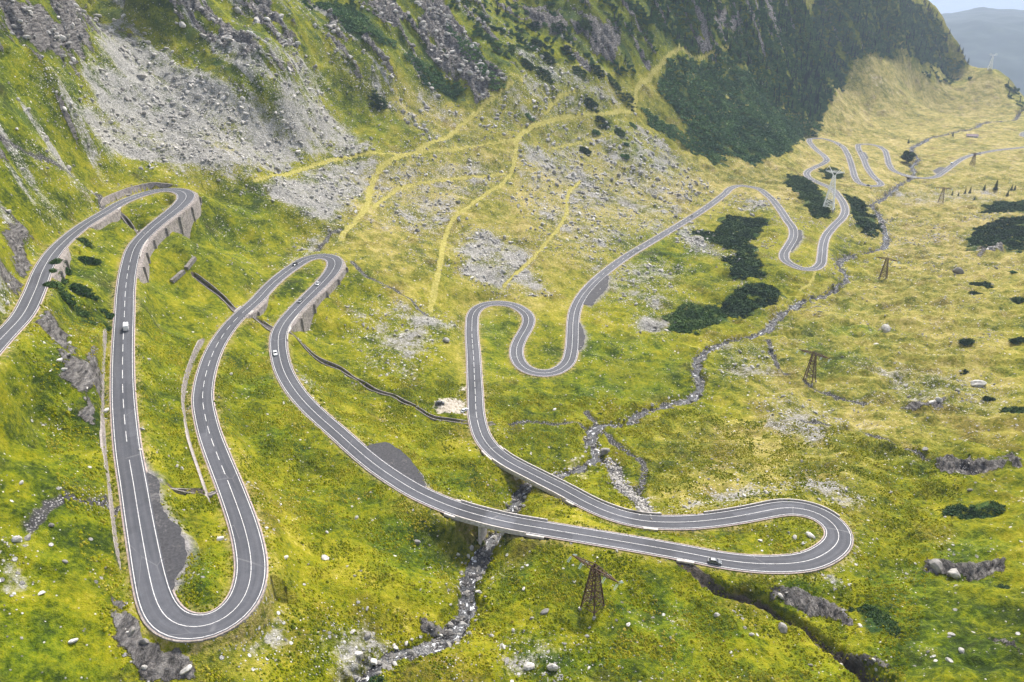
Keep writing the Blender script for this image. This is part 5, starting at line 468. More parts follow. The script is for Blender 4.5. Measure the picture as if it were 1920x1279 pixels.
def ground_material():
    m, nt, bs = newmat('alpine_ground'); N = NT(nt)
    co = N.n('ShaderNodeTexCoord').outputs['Object']
    a1 = N.n('ShaderNodeAttribute', attribute_name='m1'); a2 = N.n('ShaderNodeAttribute', attribute_name='m2')
    a3 = N.n('ShaderNodeAttribute', attribute_name='m3')
    s1 = N.n('ShaderNodeSeparateColor'); N.l(a1.outputs['Color'], s1.inputs[0]); s2 = N.n('ShaderNodeSeparateColor'); N.l(a2.outputs['Color'], s2.inputs[0])
    s3 = N.n('ShaderNodeSeparateColor'); N.l(a3.outputs['Color'], s3.inputs[0])
    scree, rock, dry = s1.outputs[0], s1.outputs[1], s1.outputs[2]; lush = a1.outputs['Alpha']
    path, gravel, shrub = s2.outputs[0], s2.outputs[1], s2.outputs[2]; wet = a2.outputs['Alpha']
    dirt, verge, lay = s3.outputs[0], s3.outputs[1], s3.outputs[2]; mnt = a3.outputs['Alpha']
    def st(f, k): return N.math('ADD', N.math('MULTIPLY', N.math('SUBTRACT', f, .5), k), .5)
    n_l = st(N.noise(co, .02, 4, .6), 1.7); n_m = st(N.noise(co, .11, 5, .62), 1.8); n_f = st(N.noise(co, .62, 4, .65), 1.8); n_g = st(N.noise(co, 2.6, 2, .6), 1.7)
    n_p = st(N.noise(co, .045, 4, .6), 1.8)
    tm = N.n('ShaderNodeMapping', vector_type='TEXTURE'); N.l(co, tm.inputs[0]); tm.inputs['Rotation'].default_value = (0, 0, -.585); tm.inputs['Scale'].default_value = (7, 1, 3)
    n_k = st(N.noise(tm.outputs[0], .09, 4, .6), 1.9)
    n_p = N.math('ADD', N.math('MULTIPLY', n_p, N.math('SUBTRACT', 1.0, N.math('MULTIPLY', mnt, .65))), N.math('MULTIPLY', n_k, N.math('MULTIPLY', mnt, .65)))
    # grass: moss green, olive, straw yellow by patch
    v = N.math('ADD', N.math('MULTIPLY', n_l, .26), N.math('ADD', N.math('MULTIPLY', n_m, .34), N.math('ADD', N.math('MULTIPLY', n_f, .28), N.math('MULTIPLY', n_g, .12))))
    v = N.math('SUBTRACT', st(v, 1.3), .012)
    v = N.math('ADD', v, N.math('MULTIPLY', dry, .055)); v = N.math('SUBTRACT', v, N.math('ADD', N.math('MULTIPLY', lush, .05), .018))
    grass = N.ramp(v, [(.24, (.020, .036, .001)), (.35, (.068, .090, .001)), (.46, (.150, .162, .001)), (.57, (.215, .205, .004)), (.68, (.295, .26, .02)), (.80, (.40, .345, .09))])
    straw = N.ramp(v, [(.28, (.050, .062, .010)), (.40, (.13, .13, .02)), (.52, (.26, .22, .055)), (.66, (.40, .32, .13)), (.80, (.50, .41, .22))])
    col = N.mix(N.math('MULTIPLY', dry, .85), grass, straw)
    green = N.ramp(v, [(.26, (.013, .034, .001)), (.38, (.045, .088, .001)), (.49, (.112, .160, .001)), (.61, (.20, .225, .003)), (.76, (.31, .29, .02))])
    col = N.mix(N.math('MULTIPLY', lush, N.sst(n_p, .36, .75)), col, green)
    # brown heath patches and reddish dry moss
    br = N.math('MULTIPLY', N.sst(n_p, .52, .85), N.math('SUBTRACT', 1.0, N.math('MULTIPLY', lush, .6)))
    col = N.mix(N.math('MULTIPLY', br, .58), col, N.ramp(n_f, [(.3, (.06, .042, .008)), (.7, (.17, .115, .025))]))
    # verge
    col = N.mix(N.math('MULTIPLY', verge, N.sst(n_f, .30, .72)), col, (.30, .245, .09))
    # dark dwarf shrub cover
    shf = N.sst(N.math('ADD', shrub, N.math('MULTIPLY', N.math('SUBTRACT', N.math('ADD', N.math('MULTIPLY', n_m, .6), N.math('MULTIPLY', n_f, .4)), .5), 1.1)), .42, .66)
    col = N.mix(shf, col, N.ramp(n_f, [(.2, (.010, .024, .006)), (.55, (.03, .066, .012)), (.9, (.085, .12, .02))]))
    # stones: size and number by the amount of scree
    ve1 = N.n('ShaderNodeTexVoronoi', feature='F1'); N.l(co, ve1.inputs['Vector']); ve1.inputs['Scale'].default_value = .62; ve1.inputs['Randomness'].default_value = 1
    ve2 = N.n('ShaderNodeTexVoronoi', feature='F1'); N.l(co, ve2.inputs['Vector']); ve2.inputs['Scale'].default_value = 1.5
    sp1 = N.n('ShaderNodeSeparateColor'); N.l(ve1.outputs['Color'], sp1.inputs[0]); sp2 = N.n('ShaderNodeSeparateColor'); N.l(ve2.outputs['Color'], sp2.inputs[0])
    patch = N.math('MULTIPLY', N.sst(n_p, .50, .85), N.sst(n_m, .4, .7))
    thr = N.math('ADD', N.math('MULTIPLY', scree, .62), N.math('ADD', N.math('MULTIPLY', patch, .38), N.math('ADD', N.math('MULTIPLY', dry, .05), .028)))
    big = N.math('MULTIPLY', N.math('LESS_THAN', sp1.outputs[0], N.math('MULTIPLY', thr, .7)), N.sst(ve1.outputs['Distance'], .42, .28))
    sml = N.math('MULTIPLY', N.math('LESS_THAN', sp2.outputs[0], thr), N.sst(ve2.outputs['Distance'], .44, .28))
    stonec1 = N.ramp(sp1.outputs[1], [(0, (.14, .135, .13)), (.5, (.34, .328, .312)), (1, (.60, .58, .55))])
    stonec2 = N.ramp(sp2.outputs[1], [(0, (.12, .116, .112)), (.5, (.32, .308, .294)), (1, (.58, .56, .53))])
    base_scree = N.ramp(N.math('ADD', N.math('MULTIPLY', n_f, .5), N.math('ADD', N.math('MULTIPLY', n_g, .25), N.math('MULTIPLY', n_m, .25))), [(.25, (.105, .100, .094)), (.5, (.255, .245, .232)), (.75, (.43, .415, .395))])
    sf = N.sst(N.math('ADD', scree, N.math('MULTIPLY', N.math('SUBTRACT', N.math('ADD', N.math('MULTIPLY', n_p, .45), N.math('ADD', N.math('MULTIPLY', n_m, .3), N.math('MULTIPLY', n_f, .25))), .5), 2.1)), .48, .92)
    col = N.mix(N.math('MULTIPLY', sf, .9), col, base_scree)
    col = N.mix(sml, col, stonec2); col = N.mix(big, col, stonec1)
    # bare rock
    rn = st(N.noise(N.map(co, (.9, .22, 1.4), (0, 0, -.75)), .5, 6, .72), 1.6)
    rockc = N.ramp(rn, [(.22, (.04, .037, .036)), (.40, (.13, .12, .113)), (.56, (.26, .24, .225)), (.8, (.48, .45, .415))])
    rf = N.sst(N.math('ADD', rock, N.math('MULTIPLY', N.math('SUBTRACT', N.math('ADD', N.math('MULTIPLY', n_m, .6), N.math('MULTIPLY', n_f, .4)), .5), 1.5)), .48, .66)
    col = N.mix(rf, col, rockc)
    # tracks worn in the grass
    pathc = N.ramp(n_f, [(.2, (.25, .225, .035)), (.55, (.36, .318, .08)), (.85, (.47, .41, .18))])
    col = N.mix(N.math('MULTIPLY', N.sst(N.math('ADD', path, N.math('MULTIPLY', N.math('SUBTRACT', n_f, .5), .45)), .3, .75), .9), col, pathc)
    gravc = N.ramp(n_f, [(.2, (.27, .23, .175)), (.5, (.42, .37, .30)), (.85, (.56, .51, .45))])
    col = N.mix(N.sst(N.math('ADD', gravel, N.math('MULTIPLY', N.math('SUBTRACT', N.math('ADD', N.math('MULTIPLY', n_m, .5), N.math('MULTIPLY', n_f, .5)), .5), 1.2)), .45, .85), col, gravc)
    layc = N.ramp(n_f, [(.2, (.15, .14, .138)), (.8, (.33, .31, .30))])
    col = N.mix(lay, col, layc)
    # stream beds: grey cobbles
    wetc = N.mix(N.math('MAXIMUM', N.sst(ve2.outputs['Distance'], .44, .25), 0.0), (.05, .047, .048), N.mix(1.0, stonec2, (.8, .8, .82), 'MULTIPLY'))
    col = N.mix(N.sst(N.math('ADD', wet, N.math('MULTIPLY', N.math('SUBTRACT', n_f, .5), .4)), .35, .75), col, wetc)
    col = N.mix(N.sst(N.math('ADD', dirt, N.math('MULTIPLY', N.math('SUBTRACT', n_f, .5), .5)), .4, .7), col, N.ramp(n_f, [(.2, (.03, .024, .018)), (.8, (.13, .108, .09))]))
    N.l(col, bs.inputs['Base Color'])
    bs.inputs['Roughness'].default_value = .95
    bs.inputs['Specular IOR Level'].default_value = .12
    hgt_ = N.math('ADD', N.math('MULTIPLY', n_f, .5), N.math('ADD', N.math('MULTIPLY', n_g, .28), N.math('ADD', N.math('MULTIPLY', big, .4), N.math('MULTIPLY', sml, .16))))
    hgt_ = N.math('ADD', hgt_, N.math('MULTIPLY', N.math('MULTIPLY', rf, rn), 4.0))
    N.l(N.bump(hgt_, 1.0, 1.0), bs.inputs['Normal'])
    return m

def simple(name, c, rough=.7, var=.25, scale=3.0, metal=0.0, spec=.3, bump=0.0, coat=0.0):
    m, nt, bs = newmat(name); N = NT(nt); co = N.n('ShaderNodeTexCoord').outputs['Object']
    n = N.noise(co, scale, 4, .6)
    lo = tuple(max(0, x*(1-var)) for x in c); hi = tuple(min(1, x*(1+var)) for x in c)
    N.l(N.ramp(n, [(.3, lo), (.7, hi)]), bs.inputs['Base Color'])
    bs.inputs['Roughness'].default_value = rough; bs.inputs['Metallic'].default_value = metal; bs.inputs['Specular IOR Level'].default_value = spec
    bs.inputs['Coat Weight'].default_value = coat
    if bump: N.l(N.bump(n, .6, bump), bs.inputs['Normal'])
    return m

def rock_material(name='boulder_stone', k=1.0):
    m, nt, bs = newmat(name); N = NT(nt); co = N.n('ShaderNodeTexCoord').outputs['Object']
    oi = N.n('ShaderNodeObjectInfo').outputs['Random']
    n = N.noise(co, 1.4, 5, .65); n2 = N.noise(co, .5, 2, .5)
    base = N.ramp(oi, [(0, (.20*k, .186*k, .172*k)), (.4, (.38*k, .358*k, .33*k)), (.75, (.46*k, .435*k, .40*k)), (1, (.56*k, .53*k, .49*k))])
    col = N.mix(1.0, base, N.ramp(n, [(.3, (.55, .55, .56)), (.5, (1, 1, 1)), (.72, (1.25, 1.24, 1.22))]), 'MULTIPLY')
    col = N.mix(N.math('MULTIPLY', N.sst(n2, .58, .7), .5), col, (.12, .12, .035))
    N.l(col, bs.inputs['Base Color']); bs.inputs['Roughness'].default_value = .9; bs.inputs['Specular IOR Level'].default_value = .2
    N.l(N.bump(n, .7, .25), bs.inputs['Normal']); return m

def leaf_material(name, dark, light, yellow):
    m, nt, bs = newmat(name); N = NT(nt); co = N.n('ShaderNodeTexCoord').outputs['Object']
    g = N.n('ShaderNodeNewGeometry').outputs['Random Per Island']; oi = N.n('ShaderNodeObjectInfo').outputs['Random']
    pn = N.noise(N.n('ShaderNodeNewGeometry').outputs['Position'], .045, 3, .6)
    f = N.math('ADD', N.math('MULTIPLY', g, .4), N.math('ADD', N.math('MULTIPLY', oi, .25), N.math('MULTIPLY', N.sst(pn, .38, .66), .38)))
    col = N.ramp(f, [(.08, dark), (.5, light), (.95, yellow)])
    N.l(col, bs.inputs['Base Color']); bs.inputs['Roughness'].default_value = .8; bs.inputs['Specular IOR Level'].default_value = .15
    return m

def asphalt_material():
    m, nt, bs = newmat('asphalt'); N = NT(nt)
    a = N.n('ShaderNodeAttribute', attribute_name='rd'); s = N.n('ShaderNodeSeparateColor'); N.l(a.outputs['Color'], s.inputs[0])
    along, across, patch = s.outputs[0], s.outputs[1], s.outputs[2]
    cv = N.n('ShaderNodeCombineXYZ'); N.l(N.math('MULTIPLY', along, 100.0), cv.inputs[0]); N.l(N.math('MULTIPLY', across, 8.0), cv.inputs[1])
    co = N.n('ShaderNodeTexCoord').outputs['Object']
    n1 = N.noise(N.map(cv.outputs[0], (.03, 1.2, 1)), 1.0, 4, .6); n2 = N.noise(co, .5, 4, .65); n3 = N.noise(co, 5.0, 2, .6)
    f = N.math('ADD', N.math('MULTIPLY', n1, .5), N.math('ADD', N.math('MULTIPLY', n2, .32), N.math('MULTIPLY', n3, .18)))
    col = N.ramp(f, [(.32, (.038, .040, .047)), (.5, (.060, .062, .072)), (.68, (.090, .093, .106))])
    vp = N.n('ShaderNodeTexVoronoi', distance='CHEBYCHEV'); N.l(N.map(cv.outputs[0], (.035, .23, 1)), vp.inputs['Vector']); vp.inputs['Scale'].default_value = 1.0
    vsx = N.n('ShaderNodeSeparateColor'); N.l(vp.outputs['Color'], vsx.inputs[0])
    col = N.mix(1.0, col, N.ramp(vsx.outputs[0], [(0, (.78, .78, .79)), (.5, (1, 1, 1)), (1, (1.22, 1.21, 1.2))]), 'MULTIPLY')
    # worn wheel tracks
    w = N.math('ABSOLUTE', N.math('SUBTRACT', N.math('ABSOLUTE', N.math('SUBTRACT', across, .5)), .24))
    col = N.mix(N.math('MULTIPLY', N.sst(w, .12, .02), .16), col, (.12, .118, .13))
    # transverse joints and cracks
    vo = N.voro(N.map(cv.outputs[0], (.045, .12, 1)), 1.0, 'DISTANCE_TO_EDGE')
    cr = N.math('MULTIPLY', N.sst(vo, .012, .002), N.sst(N.noise(co, .06, 2), .5, .6))
    col = N.mix(N.math('MULTIPLY', cr, .5), col, (.17, .165, .17))
    col = N.mix(1.0, col, N.n('ShaderNodeCombineColor').outputs[0] if False else patch, 'MULTIPLY')
    N.l(col, bs.inputs['Base Color']); bs.inputs['Roughness'].default_value = .8; bs.inputs['Specular IOR Level'].default_value = .35
    N.l(N.bump(n3, .3, .02), bs.inputs['Normal']); return m

def masonry_material(name, c, scale=1.6):
    m, nt, bs = newmat(name); N = NT(nt); co = N.n('ShaderNodeTexCoord').outputs['Object']
    vd = N.voro(co, scale, 'DISTANCE_TO_EDGE'); vc = N.n('ShaderNodeTexVoronoi'); N.l(co, vc.inputs['Vector']); vc.inputs['Scale'].default_value = scale
    sp = N.n('ShaderNodeSeparateColor'); N.l(vc.outputs['Color'], sp.inputs[0]); n = N.noise(co, .35, 4, .6); n4 = N.noise(N.map(co, (1, 1, .15)), .7, 3, .6)
    st = N.ramp(sp.outputs[0], [(0, tuple(x*.55 for x in c)), (.5, c), (1, tuple(min(.8, x*1.4) for x in c))])
    col = N.mix(N.sst(vd, .07, .02), st, tuple(x*.95 for x in c)); col = N.mix(N.sst(n, .5, .72), col, tuple(x*.6 for x in c))
    col = N.mix(N.math('MULTIPLY', N.sst(n4, .56, .7), .55), col, (.10, .095, .03))
    N.l(col, bs.inputs['Base Color']); bs.inputs['Roughness'].default_value = .9; bs.inputs['Specular IOR Level'].default_value = .2
    N.l(N.bump(N.math('MINIMUM', vd, .12), 1.0, .5), bs.inputs['Normal']); return m

def paint_material():
    m, nt, bs = newmat('road_paint'); N = NT(nt); co = N.n('ShaderNodeTexCoord').outputs['Object']
    n = N.noise(co, 1.6, 4, .7)
    N.l(N.ramp(n, [(.30, (.16, .155, .16)), (.44, (.50, .485, .48)), (.68, (.74, .725, .71))]), bs.inputs['Base Color']); bs.inputs['Roughness'].default_value = .6; return m

def water_material():
    m, nt, bs = newmat('stream_water'); N = NT(nt); co = N.n('ShaderNodeTexCoord').outputs['Object']
    a = N.n('ShaderNodeAttribute', attribute_name='fl'); n0 = N.noise(N.map(a.outputs['Vector'], (16, 60, 1)), 1.0, 4, .65); n = N.noise(co, .5, 4, .7); n2 = N.noise(co, 2.2, 3, .6)
    f = N.math('ADD', N.math('MULTIPLY', n0, .5), N.math('ADD', N.math('MULTIPLY', n, .3), N.math('MULTIPLY', n2, .2)))
    foam = N.sst(f, .545, .60)
    N.l(N.mix(foam, N.ramp(n2, [(.3, (.016, .017, .019)), (.7, (.06, .06, .063))]), (.70, .71, .74)), bs.inputs['Base Color'])
    N.l(N.math('ADD', N.math('MULTIPLY', foam, .5), .18), bs.inputs['Roughness']); bs.inputs['IOR'].default_value = 1.33
    N.l(N.bump(N.math('ADD', n, n2), .6, .25), bs.inputs['Normal']); return m

M_ground = ground_material()
M_asph = asphalt_material()
M_paint = paint_material()
M_wall = masonry_material('wall_masonry', (.27, .236, .216))
M_wall2 = masonry_material('channel_masonry', (.24, .215, .195), 2.2)
M_conc = simple('weathered_concrete', (.46, .42, .39), .85, .3, 1.2, spec=.2, bump=.05)
def layby_material():
    m, nt, bs = newmat('old_asphalt'); N = NT(nt); co = N.n('ShaderNodeTexCoord').outputs['Object']
    n1 = N.noise(co, .16, 5, .7); n2 = N.noise(co, 1.3, 4, .65)
    col = N.ramp(n2, [(.3, (.022, .021, .024)), (.7, (.06, .058, .062))]); col = N.mix(N.sst(N.math('ADD', N.math('MULTIPLY', n1, .7), N.math('MULTIPLY', n2, .3)), .54, .68), col, (.12, .113, .11))
    N.l(col, bs.inputs['Base Color']); bs.inputs['Roughness'].default_value = .9; N.l(N.bump(n2, .6, .1), bs.inputs['Normal']); return m
M_layby = layby_material()
M_rock = rock_material()
M_rockd = rock_material('stream_stone', .5)
M_pine = leaf_material('dwarf_pine_needles', (.008, .024, .009), (.024, .058, .014), (.075, .12, .025))
M_bush = leaf_material('bush_leaves', (.016, .042, .010), (.038, .085, .016), (.10, .14, .03))
M_wood = leaf_material('mountain_pine_needles', (.022, .058, .024), (.065, .14, .042), (.17, .24, .065))
M_con = leaf_material('conifer_needles', (.010, .020, .014), (.022, .04, .024), (.05, .07, .04))
M_trunk = simple('bark', (.07, .055, .045), .9)
M_water = water_material()
M_rust = simple('rusty_lattice_steel', (.085, .048, .032), .8, .45, 1.5, metal=.0, spec=.3)
M_white = simple('white_painted_steel', (.8, .8, .8), .55, .12, 1.0)
M_glass = simple('dark_car_glass', (.012, .014, .017), .08, .2, 1.0, spec=.6)
M_tyre = simple('tyre_rubber', (.014, .014, .015), .85)
M_insul = simple('pale_glass_insulator', (.55, .66, .66), .25, .15, 4.0, spec=.6)
M_lamp = simple('lamp_lens', (.7, .7, .68), .15, .1, spec=.6)
M_tail = simple('red_lens', (.28, .012, .01), .2, .1, spec=.6)
M_foot = simple('pylon_concrete', (.40, .38, .36), .9)
M_roof = simple('purple_brown_roof_sheet', (.14, .085, .11), .55, .25, .6)
M_plaster = simple('pale_plaster', (.62, .6, .56), .9, .12)
def paint(name, c): return simple(name, c, .32, .06, .5, spec=.5, coat=.6)

# ------------------------------------------------------------------ terrain mesh
ii = (np.arange(NRAD-1)[:, None]*SHP[1]+np.arange(SHP[1]-1)[None]).ravel()
faces = np.stack([ii, ii+SHP[1], ii+SHP[1]+1, ii+1], 1)[:, ::-1]
me = np_mesh('mountain_valley_ground', np.stack([VX, VY, H], -1).reshape(-1, 3), faces, True)
def attr(name, chans):
    a = me.attributes.new(name, 'FLOAT_COLOR', 'POINT')
    a.data.foreach_set('color', np.ascontiguousarray(np.stack([np.clip(c, 0, 1) for c in chans], -1).reshape(-1), np.float32))
fardry = sstep(350, 900, VY)*.35
shr = np.maximum(np.maximum(MSK['shrub']*.8, DARKV*.52), np.maximum(MSK['thk']*.6, MSK['for']*.42))
hill = sstep(120, 170, BASE)*sstep(560, 380, np.hypot(VX+120, VY-700))
attr('m1', [MSK['scree']*(1-.75*VERGE)*(1-PATHM), MSK['rock']*(1-VERGE), np.clip(MSK['dry']+fardry*(1-MSK['lush']), 0, 1)*(1-.9*MSK['for'])*(1-.6*hi_), np.maximum(MSK['lush'], .75*hi_)])
attr('m2', [PATHM, MSK['gravel'], shr, WETM])
attr('m3', [DIRTM, VERGE, LAYM, mount])
terrain = link('ground', me, M_ground)
tag(terrain, 'grassy mountain valley floor and stony slopes around the road', kind='structure')
random.seed(5); RS = np.random.RandomState(12)
# ------------------------------------------------------------------ road surface
def strip(P, z, name, mat, parent=None):
    """P list of (n,2) lateral lines from left to right, z list of (n,) heights"""
    n = len(P[0]); k = len(P)
    v = np.concatenate([np.c_[p, zz] for p, zz in zip(P, z)]); f = []
    i = np.arange(n-1)
    for a in range(k-1): f.append(np.stack([a*n+i, (a+1)*n+i, (a+1)*n+i+1, a*n+i+1], 1))
    return link(name, np_mesh(name, v, np.concatenate(f), False), mat, parent)
def lat(off, i0=0, i1=NR): return ROAD[i0:i1, :2]+NRM[i0:i1]*np.broadcast_to(np.asarray(off, float), (i1-i0,))[:, None]
hw = HALF
road = strip([lat(hw), lat(hw), lat(hw*.5), lat(hw*0), lat(-hw*.5), lat(-hw), lat(-hw)], [ROAD[:, 2]-.7, ROAD[:, 2], ROAD[:, 2], ROAD[:, 2], ROAD[:, 2], ROAD[:, 2], ROAD[:, 2]-.7], 'road', M_asph)
pat = np.ones(NR)
for i0, i1, k_ in PATCH: pat[i0:i1] = k_
_vn = 0; 
for k_ in range(16):
    a_ = RS.randint(60, NR-200); pat[a_:a_+RS.randint(6, 30)] *= RS.choice([.8, .87, 1.13])
at = road.data.attributes.new('rd', 'FLOAT_COLOR', 'POINT')
al = np.arange(NR)*STEP/100.0
ac = [0, 0, .25, .5, .75, 1, 1]
at.data.foreach_set('color', np.ascontiguousarray(np.concatenate([np.stack([al, np.full(NR, a_), pat, np.ones(NR)], 1) for a_ in ac]).ravel(), np.float32))
tag(road, 'two lane grey asphalt mountain road winding through hairpins', kind='structure')
PZ = .012
def line_strip(name, off, w_, i0, i1, parent=road):
    o0 = np.asarray(off)+w_/2; o1 = np.asarray(off)-w_/2; z = ROAD[i0:i1, 2]+PZ
    return strip([lat(o0, i0, i1), lat(o1, i0, i1)], [z, z], name, M_paint, parent)
eo = ROAD[:, 3]/2-.12
line_strip('edge_line', eo, .18, 0, NR); line_strip('edge_line', -eo, .18, 0, NR)
M_shoulder = simple('pinkish_gravel_shoulder', (.34, .275, .245), .9, .35, 1.2)
for sd in (1, -1):
    o0, o1 = sd*(HALF-.02), sd*(HALF+.42); L = [lat(o0), lat(o1)]; Z = [ROAD[:, 2]-.03, ROAD[:, 2]-.10]
    if sd > 0: L = L[::-1]; Z = Z[::-1]
    strip(L, Z, 'shoulder', M_shoulder, road)
dashed = np.zeros(NR, bool)
for i0, i1 in DASH: dashed[i0:i1] = True
i = 0
while i < NR-1:
    j = i
    while j < NR-1 and dashed[j] == dashed[i]: j += 1
    if not dashed[i] and j-i > 1: line_strip('centre_line', 0.0, .17, i, min(j+1, NR))
    if dashed[i]:
        step_ = 4 if i < 900 else 5
        for a_ in range(i, j-3, step_ + (1 if i < 700 else 0)): line_strip('lane_dash', 0.0, .2, a_, a_+(4 if i < 900 else 3))
    i = j
# lay-bys of old dark asphalt beside the road
for k_, P in enumerate(LAYBY):
    P = np.array(P); Pd = resample(np.vstack([P, P[:1]]), 1.2)[:-1]; c_ = P.mean(0)
    d = np.hypot(Pd[:, None, 0]-ROAD[None, :, 0], Pd[:, None, 1]-ROAD[None, :, 1]); di = d.argmin(1); dm = d.min(1)
    dc = int(np.hypot(c_[0]-ROAD[:, 0], c_[1]-ROAD[:, 1]).argmin()); sd = 1 if (c_[:2]-ROAD[dc, :2])@NRM[dc] > 0 else -1
    i0, i1 = di.min(), di.max()+1; reach = np.zeros(i1-i0)
    for a, b in zip(di, (Pd[:, :2]-ROAD[di, :2])@np.array([1, 1]) * 0 + np.einsum('ij,ij->i', Pd[:, :2]-ROAD[di, :2], NRM[di])*sd): reach[a-i0] = max(reach[a-i0], b)
    ok = reach > 0; reach = np.interp(np.arange(i1-i0), np.nonzero(ok)[0], reach[ok]); reach = np.maximum(reach, HALF[i0:i1]+.05)+(.9*gnoise(np.arange(i0, i1)*.31, 0.5, 33)+.5*gnoise(np.arange(i0, i1)*.9, 0.5, 34))*ok
    fr_ = [0, .25, .5, .75, 1]; inn = HALF[i0:i1]-.02
    Ls = [lat(sd*(inn*(1-q)+np.maximum(reach, inn+.03)*q), i0, i1) for q in fr_]; Zs = [ROAD[i0:i1, 2]-.03-.05*q for q in fr_]
    if sd > 0: Ls = Ls[::-1]; Zs = Zs[::-1]
    o = strip(Ls, Zs, 'layby', M_layby); tag(o, 'dark old asphalt lay-by beside the road', kind='structure')

# ------------------------------------------------------------------ retaining walls
M_cope = simple('wall_coping', (.34, .30, .27), .9, .3, 1.0)
WALL_LABEL = ['curved stone wall holding the slope above the top left hairpin', 'tall buttressed stone wall below the outside of the top left hairpin',
 'stone wall below the upper left road by the culvert', 'short stone wall below the road at the left edge near the cliff',
 'long pale stone wall along the left of the straight with the white van', 'curved pale stone wall left of the inner bend, separated by a grass strip',
 'stone wall below the road where the short double walled channel starts', 'ribbed stone wall under the middle hairpin with parked line of cars above',
 'low stone wall right of the bend with the white car', 'long low stone wall on the lower left edge of the descending road',
 'low pinkish stone kerb wall round the bottom left hairpin', 'low kerb wall round the right hand hairpin']
WALL_LABEL[7] = 'ribbed stone wall under the middle hairpin with three cars'
for (kind, sd, gap, h_, i0, i1), lab in zip(WALLS, WALL_LABEL):
    n = i1-i0; off0 = sd*(HALF[i0:i1]+gap); th_ = .55
    zr = ROAD[i0:i1, 2]
    endt = np.minimum(1, np.minimum(np.arange(n), np.arange(n)[::-1])/4.0)
    if kind == 'up':
        out = lat(sd*(HALF[i0:i1]+gap+1.6), i0, i1); g_ = ground(out[:, 0], out[:, 1])
        top = gsm(np.clip(g_+.3, zr+h_*.75, zr+h_)[:, None], 2)[:, 0]; bot = zr-.8; top = zr+(top-zr)*(.25+.75*endt)
        # battered face towards the road, level top
        L = [lat(off0, i0, i1), lat(off0+sd*.7, i0, i1), lat(off0+sd*(.7+th_), i0, i1), lat(off0+sd*(.75+th_), i0, i1)]
        Z = [bot, top, top, bot]
    else:
        out = lat(sd*(HALF[i0:i1]+gap+2.4), i0, i1); g_ = ground(out[:, 0], out[:, 1])
        bot = np.minimum(g_-.8, zr-1.0); top = zr-.06; ex_ = 1.5*endt if h_ >= 3 else .1
        out = lat(sd*(HALF[i0:i1]+gap+4.0), i0, i1); bot = np.minimum(bot, ground(out[:, 0], out[:, 1])-.8); off0 = off0+sd*ex_
        L = [lat(off0-sd*(th_+ex_), i0, i1), lat(off0-sd*(th_+ex_), i0, i1), lat(off0, i0, i1), lat(off0+sd*np.clip((top-bot)*.12, .1, 1.2), i0, i1)]
        Z = [bot, top, top, bot]
    if sd > 0: L = L[::-1]; Z = Z[::-1]
    root = empty('retaining_wall', (0, 0, 0)); tag(root, lab, 'wall')
    strip(L, Z, 'masonry_face', M_wall, root)
    if kind == 'up':
        cp = .07; strip([lat(off0+sd*.62, i0, i1), lat(off0+sd*(.75+th_), i0, i1)][::-1 if sd > 0 else 1], [top+cp, top+cp], 'coping', M_cope, root)
    elif h_ > 3:
        for k_ in range(i0+5, i1-3, 9 if h_ < 6 else 13):
            p = ROAD[k_, :2]+NRM[k_]*sd*(HALF[k_]+gap+2.0); g0 = float(ground(*(p+NRM[k_]*sd*2.2)))-1
            zt = ROAD[k_, 2]-.5
            if zt-g0 > 1.2: MB().box((p[0], p[1], (zt+g0)/2), (1.0, 1.9, zt-g0), math.atan2(TAN[k_, 1], TAN[k_, 0])-math.pi/2*0+math.pi/2*0, .75).build('buttress', M_wall, root)

# ------------------------------------------------------------------ bridges
BR_LABEL = ['lower concrete road bridge over the rocky stream', 'upper concrete road bridge over the rocky stream', 'small distant bridge where the road crosses the stream']
for (i0, i1), lab in zip(BRIDGE, BR_LABEL):
    root = empty('road_bridge', (0, 0, 0)); tag(root, lab, 'bridge'); a_, b_ = i0-2, i1+3
    hwb = HALF[a_:b_]+.75; z = ROAD[a_:b_, 2]
    strip([lat(hwb, a_, b_), lat(hwb, a_, b_), lat(-hwb, a_, b_), lat(-hwb, a_, b_), lat(hwb, a_, b_)], [z-.95, z-.02, z-.02, z-.95, z-.95], 'deck', M_conc, root)
    for sd in (1, -1):
        o0 = sd*(HALF[a_:b_]-.8)
        strip([lat(o0, a_, b_), lat(o0, a_, b_), lat(o0-sd*.5, a_, b_), lat(o0-sd*.5, a_, b_)], [z-1.7, z-.9, z-.9, z-1.7], 'girder', M_conc, root)
    for k_ in ((i0, i1) if i1-i0 < 10 else (i0, (i0*2+i1)//3, (i0+2*i1)//3, i1)):
        ang = math.atan2(TAN[k_, 1], TAN[k_, 0]); end = k_ in (i0, i1)
        gz = float(min(ground(*ROAD[k_, :2]), ground(*(ROAD[k_, :2]+NRM[k_]*4)), ground(*(ROAD[k_, :2]-NRM[k_]*4))))-1.5
        MB().box((ROAD[k_, 0], ROAD[k_, 1], (gz+ROAD[k_, 2]-.97)/2), (1.6 if end else .9, HALF[k_]*2+(1.2 if end else -1.2), ROAD[k_, 2]-.97-gz), ang).build('abutment' if end else 'pier', M_wall if end else M_conc, root)
PAR_LABEL = ['pale stone parapet on the far side of the lower bridge', 'white railing kerb on the near side of the lower bridge', 'long pale parapet on the far side of the upper bridge approach',
 'pale parapet on the near side of the upper bridge', 'low pale kerb wall on the far edge before the right hairpin', 'short pale headwall kerb above the far culvert mouth',
 'short pale headwall kerb above the channel between the inner bends', 'pale parapet above the end of the long stone channel', 'short pale parapet above the tall buttressed wall']
